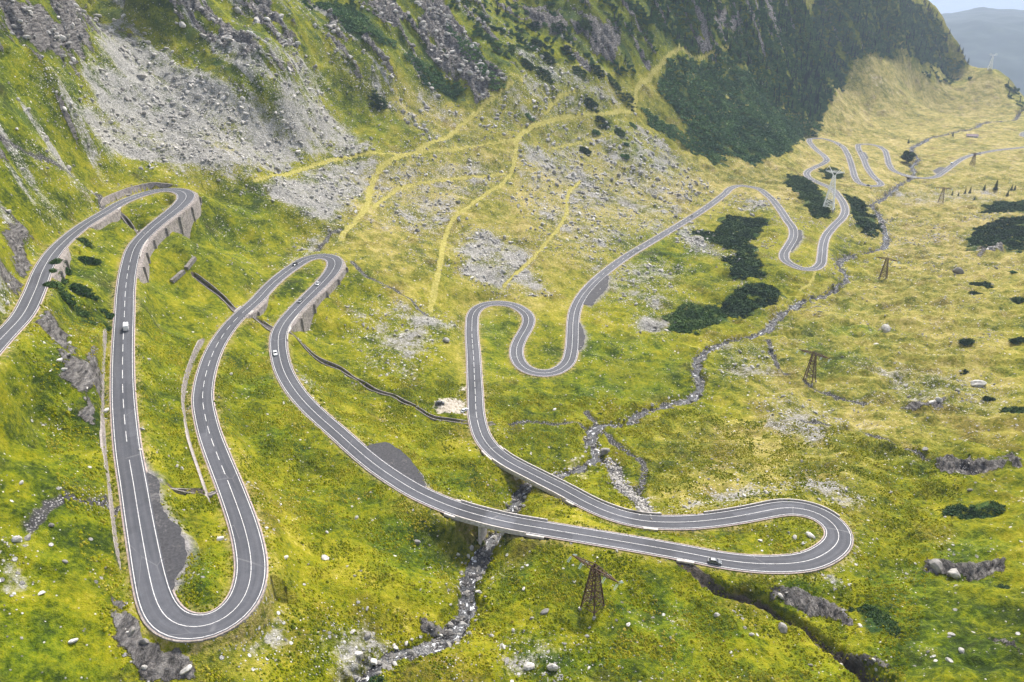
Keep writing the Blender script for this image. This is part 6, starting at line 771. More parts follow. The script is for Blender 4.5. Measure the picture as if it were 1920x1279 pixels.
for (i0, i1, sd), lab in zip(PARAPET, PAR_LABEL):
    root = empty('parapet', (0, 0, 0)); tag(root, lab, 'parapet')
    for a_ in range(i0, max(i1-1, i0+1), 4):
        b_ = min(a_+4, i1)+1
        if b_-a_ < 2: continue
        o0 = sd*(HALF[a_:b_]+.18); o1 = sd*(HALF[a_:b_]+.55); z = ROAD[a_:b_, 2]; zt = z+.62+.05*((a_//4) % 2)
        L = [lat(o0, a_, b_), lat(o0, a_, b_), lat(o1, a_, b_), lat(o1, a_, b_)]; Z = [z-.5, zt, zt, z-.5]
        if sd > 0: L = L[::-1]; Z = Z[::-1]
        strip(L, Z, 'parapet_block', M_conc, root)

# ------------------------------------------------------------------ stone drainage channels
CH_LABEL = ['long straight stone lined drainage channel below the middle hairpin', 'stone drainage channel above the inner bend, partly fallen in', 'short double walled channel between the two inner bends',
 'stone channel crossing the grass inside the top left hairpin', 'stub of stone channel right of the straight by the parked cars', 'narrow stone gutter crossing the grass inside the bottom left hairpin']
CHW = [1.25, 1.3, 1.4, 1.3, 1.2, .6]
for P, lab, w_ in zip(CHN, CH_LABEL, CHW):
    root = empty('drainage_channel', (0, 0, 0)); tag(root, lab, 'channel'); P = P[:, :2]
    t_ = np.gradient(P, axis=0); t_ /= np.linalg.norm(t_, axis=1)[:, None]; n_ = np.stack([-t_[:, 1], t_[:, 0]], 1)
    for sd in (1, -1):
        edge = P+n_*sd*(w_+1.2); zt = gsm(ground(edge[:, 0], edge[:, 1])[:, None], 2)[:, 0]+.18; zb = zt-2.6
        A, B = P+n_*sd*w_, P+n_*sd*(w_+.42)
        L = [A, A, B, B]; Z = [zb, zt, zt, zb]
        if sd > 0: L = L[::-1]; Z = Z[::-1]
        strip(L, Z, 'side_wall', M_wall2, root)
    zb = gsm(ground(P[:, 0], P[:, 1])[:, None], 2)[:, 0]+.06
    strip([P+n_*w_, P-n_*w_], [zb, zb], 'channel_floor', simple('channel_floor', (.075, .066, .06), .8, .4, 1.0), root)
def culvert(px, py, ang, w_, h_, lab):
    gz = float(ground(px, py)); root = empty('culvert_headwall', (px, py, gz), ang); tag(root, lab, 'culvert')
    m = MB(); m.box((-w_/2-.5, 0, -.2), (1.0, .7, h_+2.2)); m.box((w_/2+.5, 0, -.2), (1.0, .7, h_+2.2)); m.build('abutment', M_wall, root)
    MB().box((0, -.05, h_/2+.85), (w_+2.6, .95, .55)).build('lintel', M_conc, root)
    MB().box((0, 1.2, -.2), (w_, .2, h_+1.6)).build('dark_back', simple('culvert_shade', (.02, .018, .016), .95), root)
for k_, s_, lab in ((None, None, None),):
    pass
def road_near(x, y): return int(np.hypot(ROAD[:, 0]-x, ROAD[:, 1]-y).argmin())
for (x, y), sd, w_, lab in ((CULV[-1], -1, 3.0, 'white lintel of the culvert where the dark ditch leaves the lower road'), (CULV[1], 1, 2.6, 'small stone culvert mouth on the near side of the upper road'),
                     (CHANNELS[3][0], -1, 2.4, 'culvert mouth under the upper left road'), (CHANNELS[2][0], -1, 2.6, 'culvert mouth below the inner bend'), (CHANNELS[0][0], 1, 2.6, 'culvert mouth under the road at the head of the long channel')):
    k_ = road_near(x, y); p = ROAD[k_, :2]+NRM[k_]*sd*(HALF[k_]+.75); n_ = NRM[k_]*sd
    ang = math.atan2(-n_[1], -n_[0])-math.pi/2
    root = empty('culvert', (p[0], p[1], ROAD[k_, 2]), ang); tag(root, lab, 'culvert')
    MB().box((0, .1, .12), (w_+2.4, .9, .62)).build('lintel', M_conc, root)
    MB().box((-w_/2-.55, .15, -2.2), (1.1, .8, 4.0)).build('abutment', M_wall, root); MB().box((w_/2+.55, .15, -2.2), (1.1, .8, 4.0)).build('abutment', M_wall, root)
    MB().box((0, .42, -2.2), (w_, .1, 4.0)).build('mouth_shade_panel', simple('culvert_shade', (.02, .018, .016), .95), root)  # solid panel coloured dark to stand for the shade inside the culvert mouth
# two broken wall stubs on the slope
def stub(a, b, lab):
    a, b = tuple(a), tuple(b)
    z0, z1 = float(ground(*a)), float(ground(*b)); root = empty('ruined_wall', (0, 0, 0)); tag(root, lab, 'wall')
    MB().bar((a[0], a[1], z0+.5), (b[0], b[1], z1+.5), 1.9).build('masonry', M_wall2, root)

stub(*STUB[0], 'lower broken piece of stone wall on the slope above the inner bend'); stub(*STUB[1], 'upper broken piece of stone wall on the slope above the inner bend')

# ------------------------------------------------------------------ stream water
wz = RIV[:, 2]-1.95
tr = np.gradient(RIV[:, :2], axis=0); tr /= np.linalg.norm(tr, axis=1)[:, None]; nr_ = np.stack([-tr[:, 1], tr[:, 0]], 1)
Wd = (_rw*1.0)[:, None]
stream = strip([RIV[:, :2]+nr_*Wd, RIV[:, :2], RIV[:, :2]-nr_*Wd], [wz, wz, wz], 'stream_water', M_water)
at = stream.data.attributes.new('fl', 'FLOAT_VECTOR', 'POINT'); _q = np.arange(len(RIV))*1.5/100
at.data.foreach_set('vector', np.ascontiguousarray(np.concatenate([np.stack([_q, np.full(len(RIV), s__*.025), np.zeros(len(RIV))], 1) for s__ in (1, 0, -1)]).ravel(), np.float32))
tag(stream, 'shallow rocky mountain stream with white water', kind='structure')

# ------------------------------------------------------------------ boulders
def ico(sub):
    import bmesh
    bm = bmesh.new(); bmesh.ops.create_icosphere(bm, subdivisions=sub, radius=1.0)
    v = np.array([x.co[:] for x in bm.verts]); f = np.array([[q.index for q in p.verts] for p in bm.faces]); bm.free(); return v, f
_iv, _if = ico(2); _iv1, _if1 = ico(1)
def rock_mesh(seed, hi=True):
    r = np.random.RandomState(seed); v = (_iv if hi else _iv1).copy(); f = _if if hi else _if1
    for _ in range(r.randint(7, 12)):
        n = r.normal(size=3); n /= np.linalg.norm(n); d = r.uniform(.45, .8); k = v@n; m = k > d
        v[m] -= np.outer(k[m]-d, n)
    v += r.normal(scale=.025, size=v.shape); v *= np.array([1.0, r.uniform(.6, .95), r.uniform(.5, .8)])
    v /= np.abs(v[:, 0]).max()
    me_ = np_mesh('boulder', v, f, False); return me_
ROCKS = [rock_mesh(100+k) for k in range(8)]
for q in ROCKS: q.materials.append(M_rock)
ROCKS_W = [rock_mesh(200+k, False) for k in range(4)]
for q in ROCKS_W: q.materials.append(M_rockd)
def place_rock(me_, x, y, r_, sink=.3, name='boulder'):
    o = bpy.data.objects.new(name, me_); COL.objects.link(o)
    o.location = (x, y, float(ground(x, y))+r_*(.55-sink)*.6); o.scale = (r_, r_*random.uniform(.8, 1.1), r_*random.uniform(.85, 1.25))
    o.rotation_euler = (random.uniform(-.25, .25), random.uniform(-.25, .25), random.uniform(0, 6.28)); return o
BLAB = {0: 'largest pale boulder alone on the right valley meadow', 1: 'squarish pale boulder above the stream at the bottom edge', 3: 'long pale slab leaning over the stream bank at the bottom', 7: 'flat pale boulder in the middle of the meadow below the long wall',
 16: 'large pale boulder at the bottom edge right of the stream', 17: 'cluster of pale rock at the bottom edge below the near pylon', 18: 'pale boulder pile left below the near pylon', 26: 'pale boulder inside the right hand hairpin',
 27: 'sharp pale boulder among outcrops right of the hairpin', 29: 'white boulder between ditch and near meadow at lower right', 38: 'round boulder on the green inside the bottom left hairpin', 44: 'dark grey boulder low on the right valley side',
 48: 'dark boulder left of the straight above the parked cars', 51: 'biggest pale block high in the scree fan', 52: 'large block in the middle of the scree fan', 53: 'white block on the right side of the scree fan', 62: 'white boulder in the stream bed above the upper bridge', 63: 'long flat slab beside the stream above the upper bridge'}
for k_, (x, y, w_) in enumerate(BOULDER):
    o = place_rock(ROCKS[k_ % 8], x, y, w_*.56, .25)
    if k_ in BLAB: tag(o, BLAB[k_], 'boulder')
    elif k_ >= 51: tag(o, 'pale boulder lying in the stony upper left slope or beside the roads', 'boulder', 'boulders of the upper left slope and road sides')
    else: tag(o, 'pale grey boulder lying in the valley grass', 'boulder', 'single boulders in the valley grass')
def scatter(n, xr, yr, dens, seed):
    r = np.random.RandomState(seed); x = r.uniform(*xr, n); y = r.uniform(*yr, n)
    p = dens(x, y); k = r.rand(n) < p; return x[k], y[k], r
def away(x, y, m=1.2):
    d = sample(RD-HALF[RIc], x, y); return (d > m)
INF = lambda x, y: (np.abs(x) < .72*y*1.02) & (np.abs(x) < 1000)
# more single boulders on the near meadows, biggest first
def d_near(x, y): return (INF(x, y) & away(x, y, 2.5) & (sample(PATHM, x, y) < .2))*(.15+.9*np.clip(gnoise(x/30, y/30, 301)+.1, 0, 1))*(1-.8*sample(MSK['thk'], x, y))
x, y, r = scatter(2600, (-170, 230), (115, 420), d_near, 31)
x, y = x[:215], y[:215]
for k_ in range(len(x)):
    o = place_rock(ROCKS[k_ % 8], x[k_], y[k_], .35+.6*r.rand()**2.4, .3)
    tag(o, 'small pale stone scattered in the nearer grass', 'boulder', 'scattered stones of the nearer meadows')
# ---- stones beyond counting: geometry-node points carrying stone meshes of the single boulders
def gn_scatter(name, pts_, rot, scl, sources, label, category=None, mats=None):
    me_ = bpy.data.meshes.new(name); me_.vertices.add(len(pts_)); me_.vertices.foreach_set('co', np.ascontiguousarray(pts_, np.float32).ravel())
    a = me_.attributes.new('rot', 'FLOAT_VECTOR', 'POINT'); a.data.foreach_set('vector', np.ascontiguousarray(rot, np.float32).ravel())
    a = me_.attributes.new('scl', 'FLOAT_VECTOR', 'POINT'); a.data.foreach_set('vector', np.ascontiguousarray(scl, np.float32).ravel())
    a = me_.attributes.new('pick', 'INT', 'POINT'); a.data.foreach_set('value', np.random.RandomState(len(pts_)).randint(0, len(sources), len(pts_)).astype(np.int32))
    o = link(name, me_); ng = bpy.data.node_groups.new(name, 'GeometryNodeTree')
    ng.interface.new_socket('Geometry', in_out='INPUT', socket_type='NodeSocketGeometry'); ng.interface.new_socket('Geometry', in_out='OUTPUT', socket_type='NodeSocketGeometry')
    gi = ng.nodes.new('NodeGroupInput'); go = ng.nodes.new('NodeGroupOutput'); iop = ng.nodes.new('GeometryNodeInstanceOnPoints')
    jn = ng.nodes.new('GeometryNodeJoinGeometry')
    for s in sources:
        oi = ng.nodes.new('GeometryNodeObjectInfo'); oi.inputs['Object'].default_value = s; oi.transform_space = 'ORIGINAL'
        g2i = ng.nodes.new('GeometryNodeGeometryToInstance'); ng.links.new(oi.outputs['Geometry'], g2i.inputs[0]); ng.links.new(g2i.outputs[0], jn.inputs[0])
    def named(nm, dt):
        q = ng.nodes.new('GeometryNodeInputNamedAttribute'); q.data_type = dt; q.inputs['Name'].default_value = nm
        return q.outputs['Attribute']
    ng.links.new(gi.outputs[0], iop.inputs['Points']); ng.links.new(jn.outputs[0], iop.inputs['Instance'])
    iop.inputs['Pick Instance'].default_value = True
    ng.links.new(named('pick', 'INT'), iop.inputs['Instance Index']); ng.links.new(named('rot', 'FLOAT_VECTOR'), iop.inputs['Rotation']); ng.links.new(named('scl', 'FLOAT_VECTOR'), iop.inputs['Scale'])
    ng.links.new(iop.outputs[0], go.inputs[0])
    md = o.modifiers.new('scatter', 'NODES'); md.node_group = ng
    tag(o, label, kind='stuff'); return o
def rnd_rot(r, n, tilt=.4): return np.c_[r.uniform(-tilt, tilt, (n, 2)), r.uniform(0, 6.28, n)]
_bl = {}
for o in bpy.data.objects:
    if o.type == 'MESH' and o.data in ROCKS and o.data.name not in _bl: _bl[o.data.name] = o
SRC_ROCK = list(_bl.values())
def rock_field(name, n, xr, yr, dens, seed, smin, smax, pw, label, sink=.15):
    x, y, r = scatter(n, xr, yr, dens, seed); k = len(x)
    s = smin+(smax-smin)*r.rand(k)**pw; s *= np.clip(np.hypot(x, y)/420, .75, 1.8)
    z = ground(x, y)+s*(.3-sink)
    return gn_scatter(name, np.c_[x, y, z], rnd_rot(r, k), np.c_[s, s*r.uniform(.7, 1.1, k), s*r.uniform(.7, 1.2, k)], SRC_ROCK, label)
def d_scree(x, y): return INF(x, y)*away(x, y, 1.5)*(sample(MSK['scree'], x, y)**1.3)*(1-sample(PATHM, x, y))*np.clip(.5+.8*gnoise(x/14, y/14, 305)+.9*gnoise((x*.83-y*.55)/60, (x*.55+y*.83)/7, 306), .05, 1)
rock_field('scree_stones', 150000, (-420, 420), (200, 900), d_scree, 41, .2, 1.7, 3.6, 'loose grey stones of the scree fans')
def d_mead(x, y): return INF(x, y)*np.clip(np.hypot(x, y)/420, .45, 1)*away(x, y, 1.5)*(1-sample(PATHM, x, y))*(1-sample(MSK['thk'], x, y))*np.clip(gnoise(x/38, y/38, 311)*1.5+gnoise(x/9, y/9, 312)*.9-.10+.12*sample(MSK['dry'], x, y), 0.01, 1)
rock_field('meadow_stones', 120000, (-260, 560), (110, 760), d_mead, 43, .14, .8, 3.0, 'pale stones strewn through the valley grass')
def d_val(x, y): return INF(x, y)*away(x, y, 2)*sample(MSK['rock'], x, y)**2*np.clip(.5+1.2*gnoise(x/9, y/9, 321), .08, 1)
rock_field('outcrop_blocks', 90000, (-420, 420), (110, 900), d_val, 47, .4, 2.3, 2.6, 'broken blocks on the rock outcrops')
# stream cobbles
r = np.random.RandomState(51); nk = 7000; k = r.randint(0, len(RIV), nk); of = r.normal(scale=.7, size=nk)*_rw[k]
x = RIV[k, 0]+nr_[k, 0]*of+r.normal(scale=.5, size=nk); y = RIV[k, 1]+nr_[k, 1]*of+r.normal(scale=.5, size=nk)
s = .2+1.2*r.rand(nk)**3.5
SRC_W = []
for k_, (f_, lab) in enumerate(((.22, 'dark wet boulder in the stream at the bottom edge'), (.30, 'dark boulder in the stream below the lower bridge'), (.12, 'dark boulder in the white water near the bottom'), (.47, 'dark boulder in the stream bend above the upper bridge'))):
    q = int(len(RIV)*f_*.3); o = place_rock(ROCKS_W[k_], RIV[q, 0]+.8, RIV[q, 1], 1.1, .2); tag(o, lab, 'boulder'); SRC_W.append(o)
gn_scatter('stream_cobbles', np.c_[x, y, ground(x, y)+s*.15], rnd_rot(r, nk), np.c_[s, s, s*.9], SRC_W, 'grey cobbles and blocks filling the stream bed')
nk = 2600; k = r.randint(0, len(RIV), nk); of = r.choice([-1, 1], nk)*(1+np.abs(r.normal(scale=.5, size=nk)))*_rw[k]; x = RIV[k, 0]+nr_[k, 0]*of; y = RIV[k, 1]+nr_[k, 1]*of; s = .2+1.0*r.rand(nk)**3
kk = away(x, y, 2); x, y, s = x[kk], y[kk], s[kk]; gn_scatter('stream_bank_stones', np.c_[x, y, ground(x, y)+s*.1], rnd_rot(r, len(x)), np.c_[s, s, s*.9], SRC_ROCK, 'pale stones along the stream banks')
P = TRB[:, :2]; nk = 1200; k = r.randint(0, len(P), nk); x = P[k, 0]+r.normal(scale=1.6, size=nk); y = P[k, 1]+r.normal(scale=1.6, size=nk); s = .15+.6*r.rand(nk)**2.5
gn_scatter('side_stream_cobbles', np.c_[x, y, ground(x, y)+s*.2], rnd_rot(r, nk), np.c_[s, s, s*.9], SRC_ROCK[:4], 'grey blocks filling the dry side stream')

# ---- grass tussocks of the nearer slopes
def tussocks(n, seed):
    def d_t(x, y): return INF(x, y)*away(x, y, .6)*(1-sample(MSK['scree'], x, y))*(1-sample(MSK['rock'], x, y))*(1-sample(PATHM, x, y))*(1-sample(WETM, x, y))*(1-sample(LAYM, x, y))*(1-sample(MSK['gravel'], x, y))*np.clip(.35+1.3*gnoise(x/11, y/11, 331)+.7*gnoise(x/3.5, y/3.5, 332), .03, 1)
    r0 = np.random.RandomState(seed); q = np.sqrt(r0.uniform(110**2, 330**2, n)); t_ = r0.uniform(R(-45), R(45), n); x, y = q*np.sin(t_), q*np.cos(t_); k = r0.rand(n) < d_t(x, y); x, y = x[k], y[k]; k = len(x)
    s = r0.uniform(.14, .42, k)*(1+.6*(r0.rand(k) > .93)); me_ = bpy.data.meshes.new('grass_tussocks'); me_.vertices.add(k); me_.vertices.foreach_set('co', np.ascontiguousarray(np.c_[x, y, ground(x, y)], np.float32).ravel())
    a = me_.attributes.new('scl', 'FLOAT_VECTOR', 'POINT'); a.data.foreach_set('vector', np.ascontiguousarray(np.c_[s, s, s*r0.uniform(.5, 1.1, k)], np.float32).ravel())
    a = me_.attributes.new('rot', 'FLOAT_VECTOR', 'POINT'); a.data.foreach_set('vector', np.ascontiguousarray(rnd_rot(r0, k, .3), np.float32).ravel())
    m, nt, bs = newmat('tussock_grass'); N = NT(nt); oi = N.n('ShaderNodeObjectInfo').outputs['Random']; pn = N.noise(N.n('ShaderNodeNewGeometry').outputs['Position'], .05, 3, .6)
    N.l(N.ramp(N.math('ADD', N.math('MULTIPLY', oi, .55), N.math('MULTIPLY', N.sst(pn, .35, .65), .45)), [(0, (.065, .092, .002)), (.3, (.125, .148, .002)), (.6, (.20, .20, .003)), (.85, (.29, .25, .015)), (1, (.40, .33, .07))]), bs.inputs['Base Color']); bs.inputs['Roughness'].default_value = .9; bs.inputs['Specular IOR Level'].default_value = .1
    o = link('grass_tussocks', me_); ng = bpy.data.node_groups.new('grass_tussocks', 'GeometryNodeTree')
    ng.interface.new_socket('Geometry', in_out='INPUT', socket_type='NodeSocketGeometry'); ng.interface.new_socket('Geometry', in_out='OUTPUT', socket_type='NodeSocketGeometry')
    gi = ng.nodes.new('NodeGroupInput'); go = ng.nodes.new('NodeGroupOutput'); iop = ng.nodes.new('GeometryNodeInstanceOnPoints'); cone = ng.nodes.new('GeometryNodeMeshCone'); sm_ = ng.nodes.new('GeometryNodeSetMaterial')
    cone.inputs['Vertices'].default_value = 6; cone.inputs['Radius Top'].default_value = .3; cone.inputs['Radius Bottom'].default_value = 1.0; cone.inputs['Depth'].default_value = 1.3; sm_.inputs['Material'].default_value = m
    ng.links.new(cone.outputs['Mesh'], sm_.inputs[0]); ng.links.new(sm_.outputs[0], iop.inputs['Instance']); ng.links.new(gi.outputs[0], iop.inputs['Points'])
    for nm, sk in (('rot', 'Rotation'), ('scl', 'Scale')):
        q_ = ng.nodes.new('GeometryNodeInputNamedAttribute'); q_.data_type = 'FLOAT_VECTOR'; q_.inputs['Name'].default_value = nm; ng.links.new(q_.outputs['Attribute'], iop.inputs[sk])
    ng.links.new(iop.outputs[0], go.inputs[0]); md = o.modifiers.new('scatter', 'NODES'); md.node_group = ng; me_.materials.append(m)
    tag(o, 'grass tussocks of the nearer slopes', kind='stuff')
tussocks(260000, 91)

# ------------------------------------------------------------------ shrubs and trees
def clump(r, n=46, rad_=1.0, flat_=.75, blade=.42):
    """ragged hemispherical clump of small leaf faces around a rough core"""
    d = r.normal(size=(n, 3)); d[:, 2] = np.abs(d[:, 2])*.9-.1; d /= np.linalg.norm(d, axis=1)[:, None]
    rr = rad_*r.uniform(.6, 1.12, n)[:, None]; c = d*rr*np.array([1, 1, flat_])
    a = np.cross(d, r.normal(size=(n, 3))); a /= np.linalg.norm(a, axis=1)[:, None]; b = np.cross(d, a)+d*.7
    s1 = blade*rad_*r.uniform(.5, 1.2, n)[:, None]; s2 = blade*rad_*r.uniform(.5, 1.4, n)[:, None]
    v = np.stack([c-a*s1*.5, c+a*s1*.5, c+b*s2+d*s2*.35], 1).reshape(-1, 3)
    f = np.arange(3*n).reshape(-1, 3); core = _iv1*np.array([.78, .78, flat_*.78])*rad_*r.uniform(.85, 1.1, (len(_iv1), 1))
    return np.vstack([v, core]), np.vstack([f, _if1+3*n])
CL = [clump(np.random.RandomState(300+k)) for k in range(6)]
def join_clumps(x, y, z, s, r, squash=.8):
    V = []; F = []; n = 0
    for k_ in range(len(x)):
        v, f = CL[r.randint(6)]; a_ = r.uniform(0, 6.28); c_, s_ = math.cos(a_), math.sin(a_)
        w = np.stack([v[:, 0]*c_-v[:, 1]*s_, v[:, 0]*s_+v[:, 1]*c_, v[:, 2]*squash], 1)*s[k_]+np.array([x[k_], y[k_], z[k_]])
        V.append(w); F.append(f+n); n += len(v)
    return np.concatenate(V), np.concatenate(F)
TLAB = {0: 'huge dark dwarf pine thicket covering the lower mountain slope', 1: 'branching dark pine thicket among pale rocks in the middle distance', 2: 'dark pine thicket on the bank above the stream', 3: 'dark thicket left of the tall white mast beside the road',
 4: 'small oval thicket behind the tall white mast', 5: 'thicket strip between the road bend and the stream', 6: 'broad dark thicket at the right edge of the valley', 7: 'smaller thicket at the right edge below the young conifers',
 8: 'dark pine strip running down the slope below the cliffs', 9: 'pine strip high on the slope near the top edge', 10: 'pine patches around the pale cliff', 11: 'narrow pine strip along the foot of the big thicket',
 12: 'dense blocky dark shrub beside the ditch at lower right', 13: 'flat dark shrub on the right meadow near the hairpin', 14: 'lighter green thicket on the knoll above the stream'}
def poly_pts(P, sp, r, keep=1.0, gaps=0.0):
    P = np.array(P); lo, hi = P.min(0), P.max(0); gx = np.arange(lo[0]-2, hi[0]+2, sp); gy = np.arange(lo[1]-2, hi[1]+2, sp); X_, Y_ = np.meshgrid(gx, gy); X_ = X_.ravel()+r.uniform(-.5, .5, X_.size)*sp; Y_ = Y_.ravel()+r.uniform(-.5, .5, Y_.size)*sp
    wx = X_+6*gnoise(X_/14, Y_/14, 401); wy = Y_+6*gnoise(X_/14, Y_/14, 402); idx, sd = poly_sd(P, wx, wy, 3); X_, Y_ = X_[idx], Y_[idx]
    fu, fv = X_*.83-Y_*.55, X_*.55+Y_*.83
    k = (sd > 0) & (.55*gnoise(X_/16, Y_/16, 403)+.4*gnoise(X_/5, Y_/5, 404)+.75*gnoise(fu/75, fv/15, 405) > gaps) & (r.rand(len(X_)) < keep) & away(X_, Y_, np.clip(np.hypot(X_, Y_)/230, 2, 6)); return X_[k], Y_[k]
SRC_CL = None
shrub_objs = []
for k_, (x, y, w_) in enumerate(SHRUB):
    r = np.random.RandomState(700+k_); rad_ = max(w_*.5, .7); n = int(np.clip(6*rad_**1.5, 4, 60)); a_ = r.uniform(0, 6.28, n); q = rad_*np.sqrt(r.rand(n))
    cx, cy = q*np.cos(a_)*1.1, q*np.sin(a_)*.9; sc_ = np.clip(rad_*.45, .4, 1.5)*r.uniform(.7, 1.2, n)
    gz = float(ground(x, y)); zz = ground(x+cx, y+cy)-gz+np.maximum(0, (1-(q/rad_)**2))*rad_*.22
    v, f = join_clumps(cx, cy, zz, sc_, r); root = empty('mountain_shrub', (x, y, gz))
    link('foliage', np_mesh('foliage', v, f), M_bush if 26 <= k_ <= 38 else M_pine, root)
    m = MB()
    for j in range(min(n, 5)): m.cyl((cx[j]*.3, cy[j]*.3, -.3), (cx[j]*.8, cy[j]*.8, sc_[j]*.6+zz[j]), .07, 5, .03)
    m.build('stem', M_trunk, root)
    if k_ == 0: tag(root, 'round dark shrub alone on the bright green slope', 'shrub')
    elif k_ < 17 or k_ >= 42: tag(root, 'dark dwarf pine bush on the stony mountain slope', 'shrub', 'single pine bushes on the mountain slope')
    elif k_ < 26: tag(root, 'dark bush on the right hand valley side', 'shrub', 'bushes on the right valley side')
    elif k_ < 37: tag(root, 'leafy green bush between the two left roads', 'shrub', 'bushes between the left roads')
    else: tag(root, 'small green bush in the valley grass', 'shrub', 'small bushes in the valley')
    shrub_objs.append(root)
# young conifers and the ridge trees
def conifer_mesh(seed, h=1.0):
    r = np.random.RandomState(seed); V = []; F = []; n = 0
    for lv in range(12):
        t = lv/11.0; z = .08+.9*t; rr = .24*(1-t)**.85+.012
        for k_ in range(9):
            a_ = k_*.7+lv*1.3+r.uniform(-.3, .3); d = np.array([math.cos(a_), math.sin(a_), 0]); s_ = np.array([-d[1], d[0], 0]); q = rr*r.uniform(.75, 1.2)
            V += [d*.01+s_*q*.16+[0, 0, z+.05], d*.01-s_*q*.16+[0, 0, z+.05], d*q*.7-s_*q*.28+[0, 0, z-.01], d*q+[0, 0, z-.05], d*q*.7+s_*q*.28+[0, 0, z-.01]]; F += [(n, n+1, n+2, n+3), (n, n+3, n+4, n+4)]; n += 5
    me_ = bpy.data.meshes.new('crown'); me_.from_pydata([tuple(v) for v in V], [], [f if f[2] != f[3] else f[:3] for f in F]); me_.update(); me_.materials.append(M_con); return me_
CON = [conifer_mesh(k) for k in range(3)]
_tm = MB().cyl((0, 0, -.05), (0, 0, .95), .022, 6, .004).mesh('trunk'); _tm.materials.append(M_trunk)
def conifer(x, y, h_, lab, grp, w_=1.0, z=None):
    root = empty('conifer', (x, y, float(ground(x, y)) if z is None else z), random.uniform(0, 6)); root.scale = (h_*w_, h_*w_, h_)
    link('crown', CON[random.randrange(3)], None, root); link('trunk', _tm, None, root); tag(root, lab, 'conifer', grp); return root
for k_, (x, y, w_) in enumerate(CONIFER):
    conifer(x, y, w_*random.uniform(1.1, 1.5), 'small dark conifer standing by the pale rocks in the far right valley' if k_ < 10 else 'small conifer on the far valley floor', 'young conifers in the far right valley' if k_ < 10 else 'lone conifers of the far valley floor', 1.15)
SRC_CON = [conifer(p[0]+random.uniform(-20, 20), p[1]+random.uniform(-10, 10), random.uniform(9, 17), 'dark spruce on the ridge line at the upper right', 'spruces along the ridge line', 1.2) for p in RIDGE]
(x, y, w_) = TREE[0]; r = np.random.RandomState(9); n = 60; d = r.normal(size=(n, 3)); d /= np.linalg.norm(d, axis=1)[:, None]; q = (w_*.5)*r.rand(n)[:, None]**.4; c_ = d*q*np.array([1, 1, .8])
v, f = join_clumps(c_[:, 0], c_[:, 1], c_[:, 2]+w_*.5, np.full(n, w_*.16), r, 1.0); root = empty('round_tree', (x, y, float(ground(x, y))))
link('crown', np_mesh('crown', v, f), M_pine, root); MB().cyl((0, 0, -.5), (0, 0, w_*.5), .5, 8, .2).build('trunk', M_trunk, root); tag(root, 'round dark tree beside the far stream bend', 'tree')
# thickets
for k_, (kind, P) in enumerate(THICKET):
    r = np.random.RandomState(800+k_)
    sp = {'big': 3.3, 'mid': 2.3, 'near': .95}[kind]; x, y = poly_pts(P, sp, r, 1.0, -.42 if kind != 'near' else -2)
    s_ = sp*r.uniform(.45, 1.1, len(x))
    v, f = join_clumps(x, y, ground(x, y)-.15*s_+.6*s_*r.rand(len(x))**2, s_, r)
    root = empty('dwarf_pine_thicket', (0, 0, 0)); link('foliage', np_mesh('foliage', v, f), M_bush if k_ == 14 else (M_wood if k_ in (0, 8, 9, 10, 11) else M_pine), root); tag(root, TLAB[k_], 'thicket')
# the wooded mountainside reads as one mass
FX, FY, FS = [], [], []
r = np.random.RandomState(77)
for w_, P in FOREST:
    x, y = poly_pts(P, 3.4, r, 1.0, .66-w_*.92); FX.append(x); FY.append(y)
x, y = np.concatenate(FX), np.concatenate(FY); k = r.rand(len(x)) > sample(MSK['rock'], x, y)*.9; x, y = x[k], y[k]; s = np.clip(np.hypot(x, y)/900, .8, 1.5)*r.uniform(1.3, 2.7, len(x))
src = [o.children[0] for o in shrub_objs if len(o.children) and o.children[0].name.startswith('foliage')]
srcs = []
for k_ in (1, 3, 9, 15, 16, 19):
    srcs.append([c for c in shrub_objs[k_].children if c.name.startswith('foliage')][0])
for o in srcs: o.data.materials.clear(); o.data.materials.append(M_wood)
_w = [SHRUB[k_][2]*.5 for k_ in (1, 3, 9, 15, 16, 19)]
gn_scatter('mountain_pine_wood', np.c_[x, y, ground(x, y)-.2], np.c_[np.zeros((len(x), 2)), r.uniform(0, 6.28, len(x))], np.c_[s, s, s*r.uniform(.8, 1.3, len(x))]/np.mean(_w), srcs, 'dark pine wood covering the upper mountain slopes')
k = r.rand(len(x)) < .10; k &= y > 900
gn_scatter('mountain_spruces', np.c_[x[k], y[k], ground(x[k], y[k])-.3], np.c_[np.zeros((k.sum(), 2)), r.uniform(0, 6.28, k.sum())], np.c_[s[k]*3.2, s[k]*3.2, s[k]*4.6], [c.children[0] for c in SRC_CON[:3]], 'spruces standing up out of the mountain pine wood')

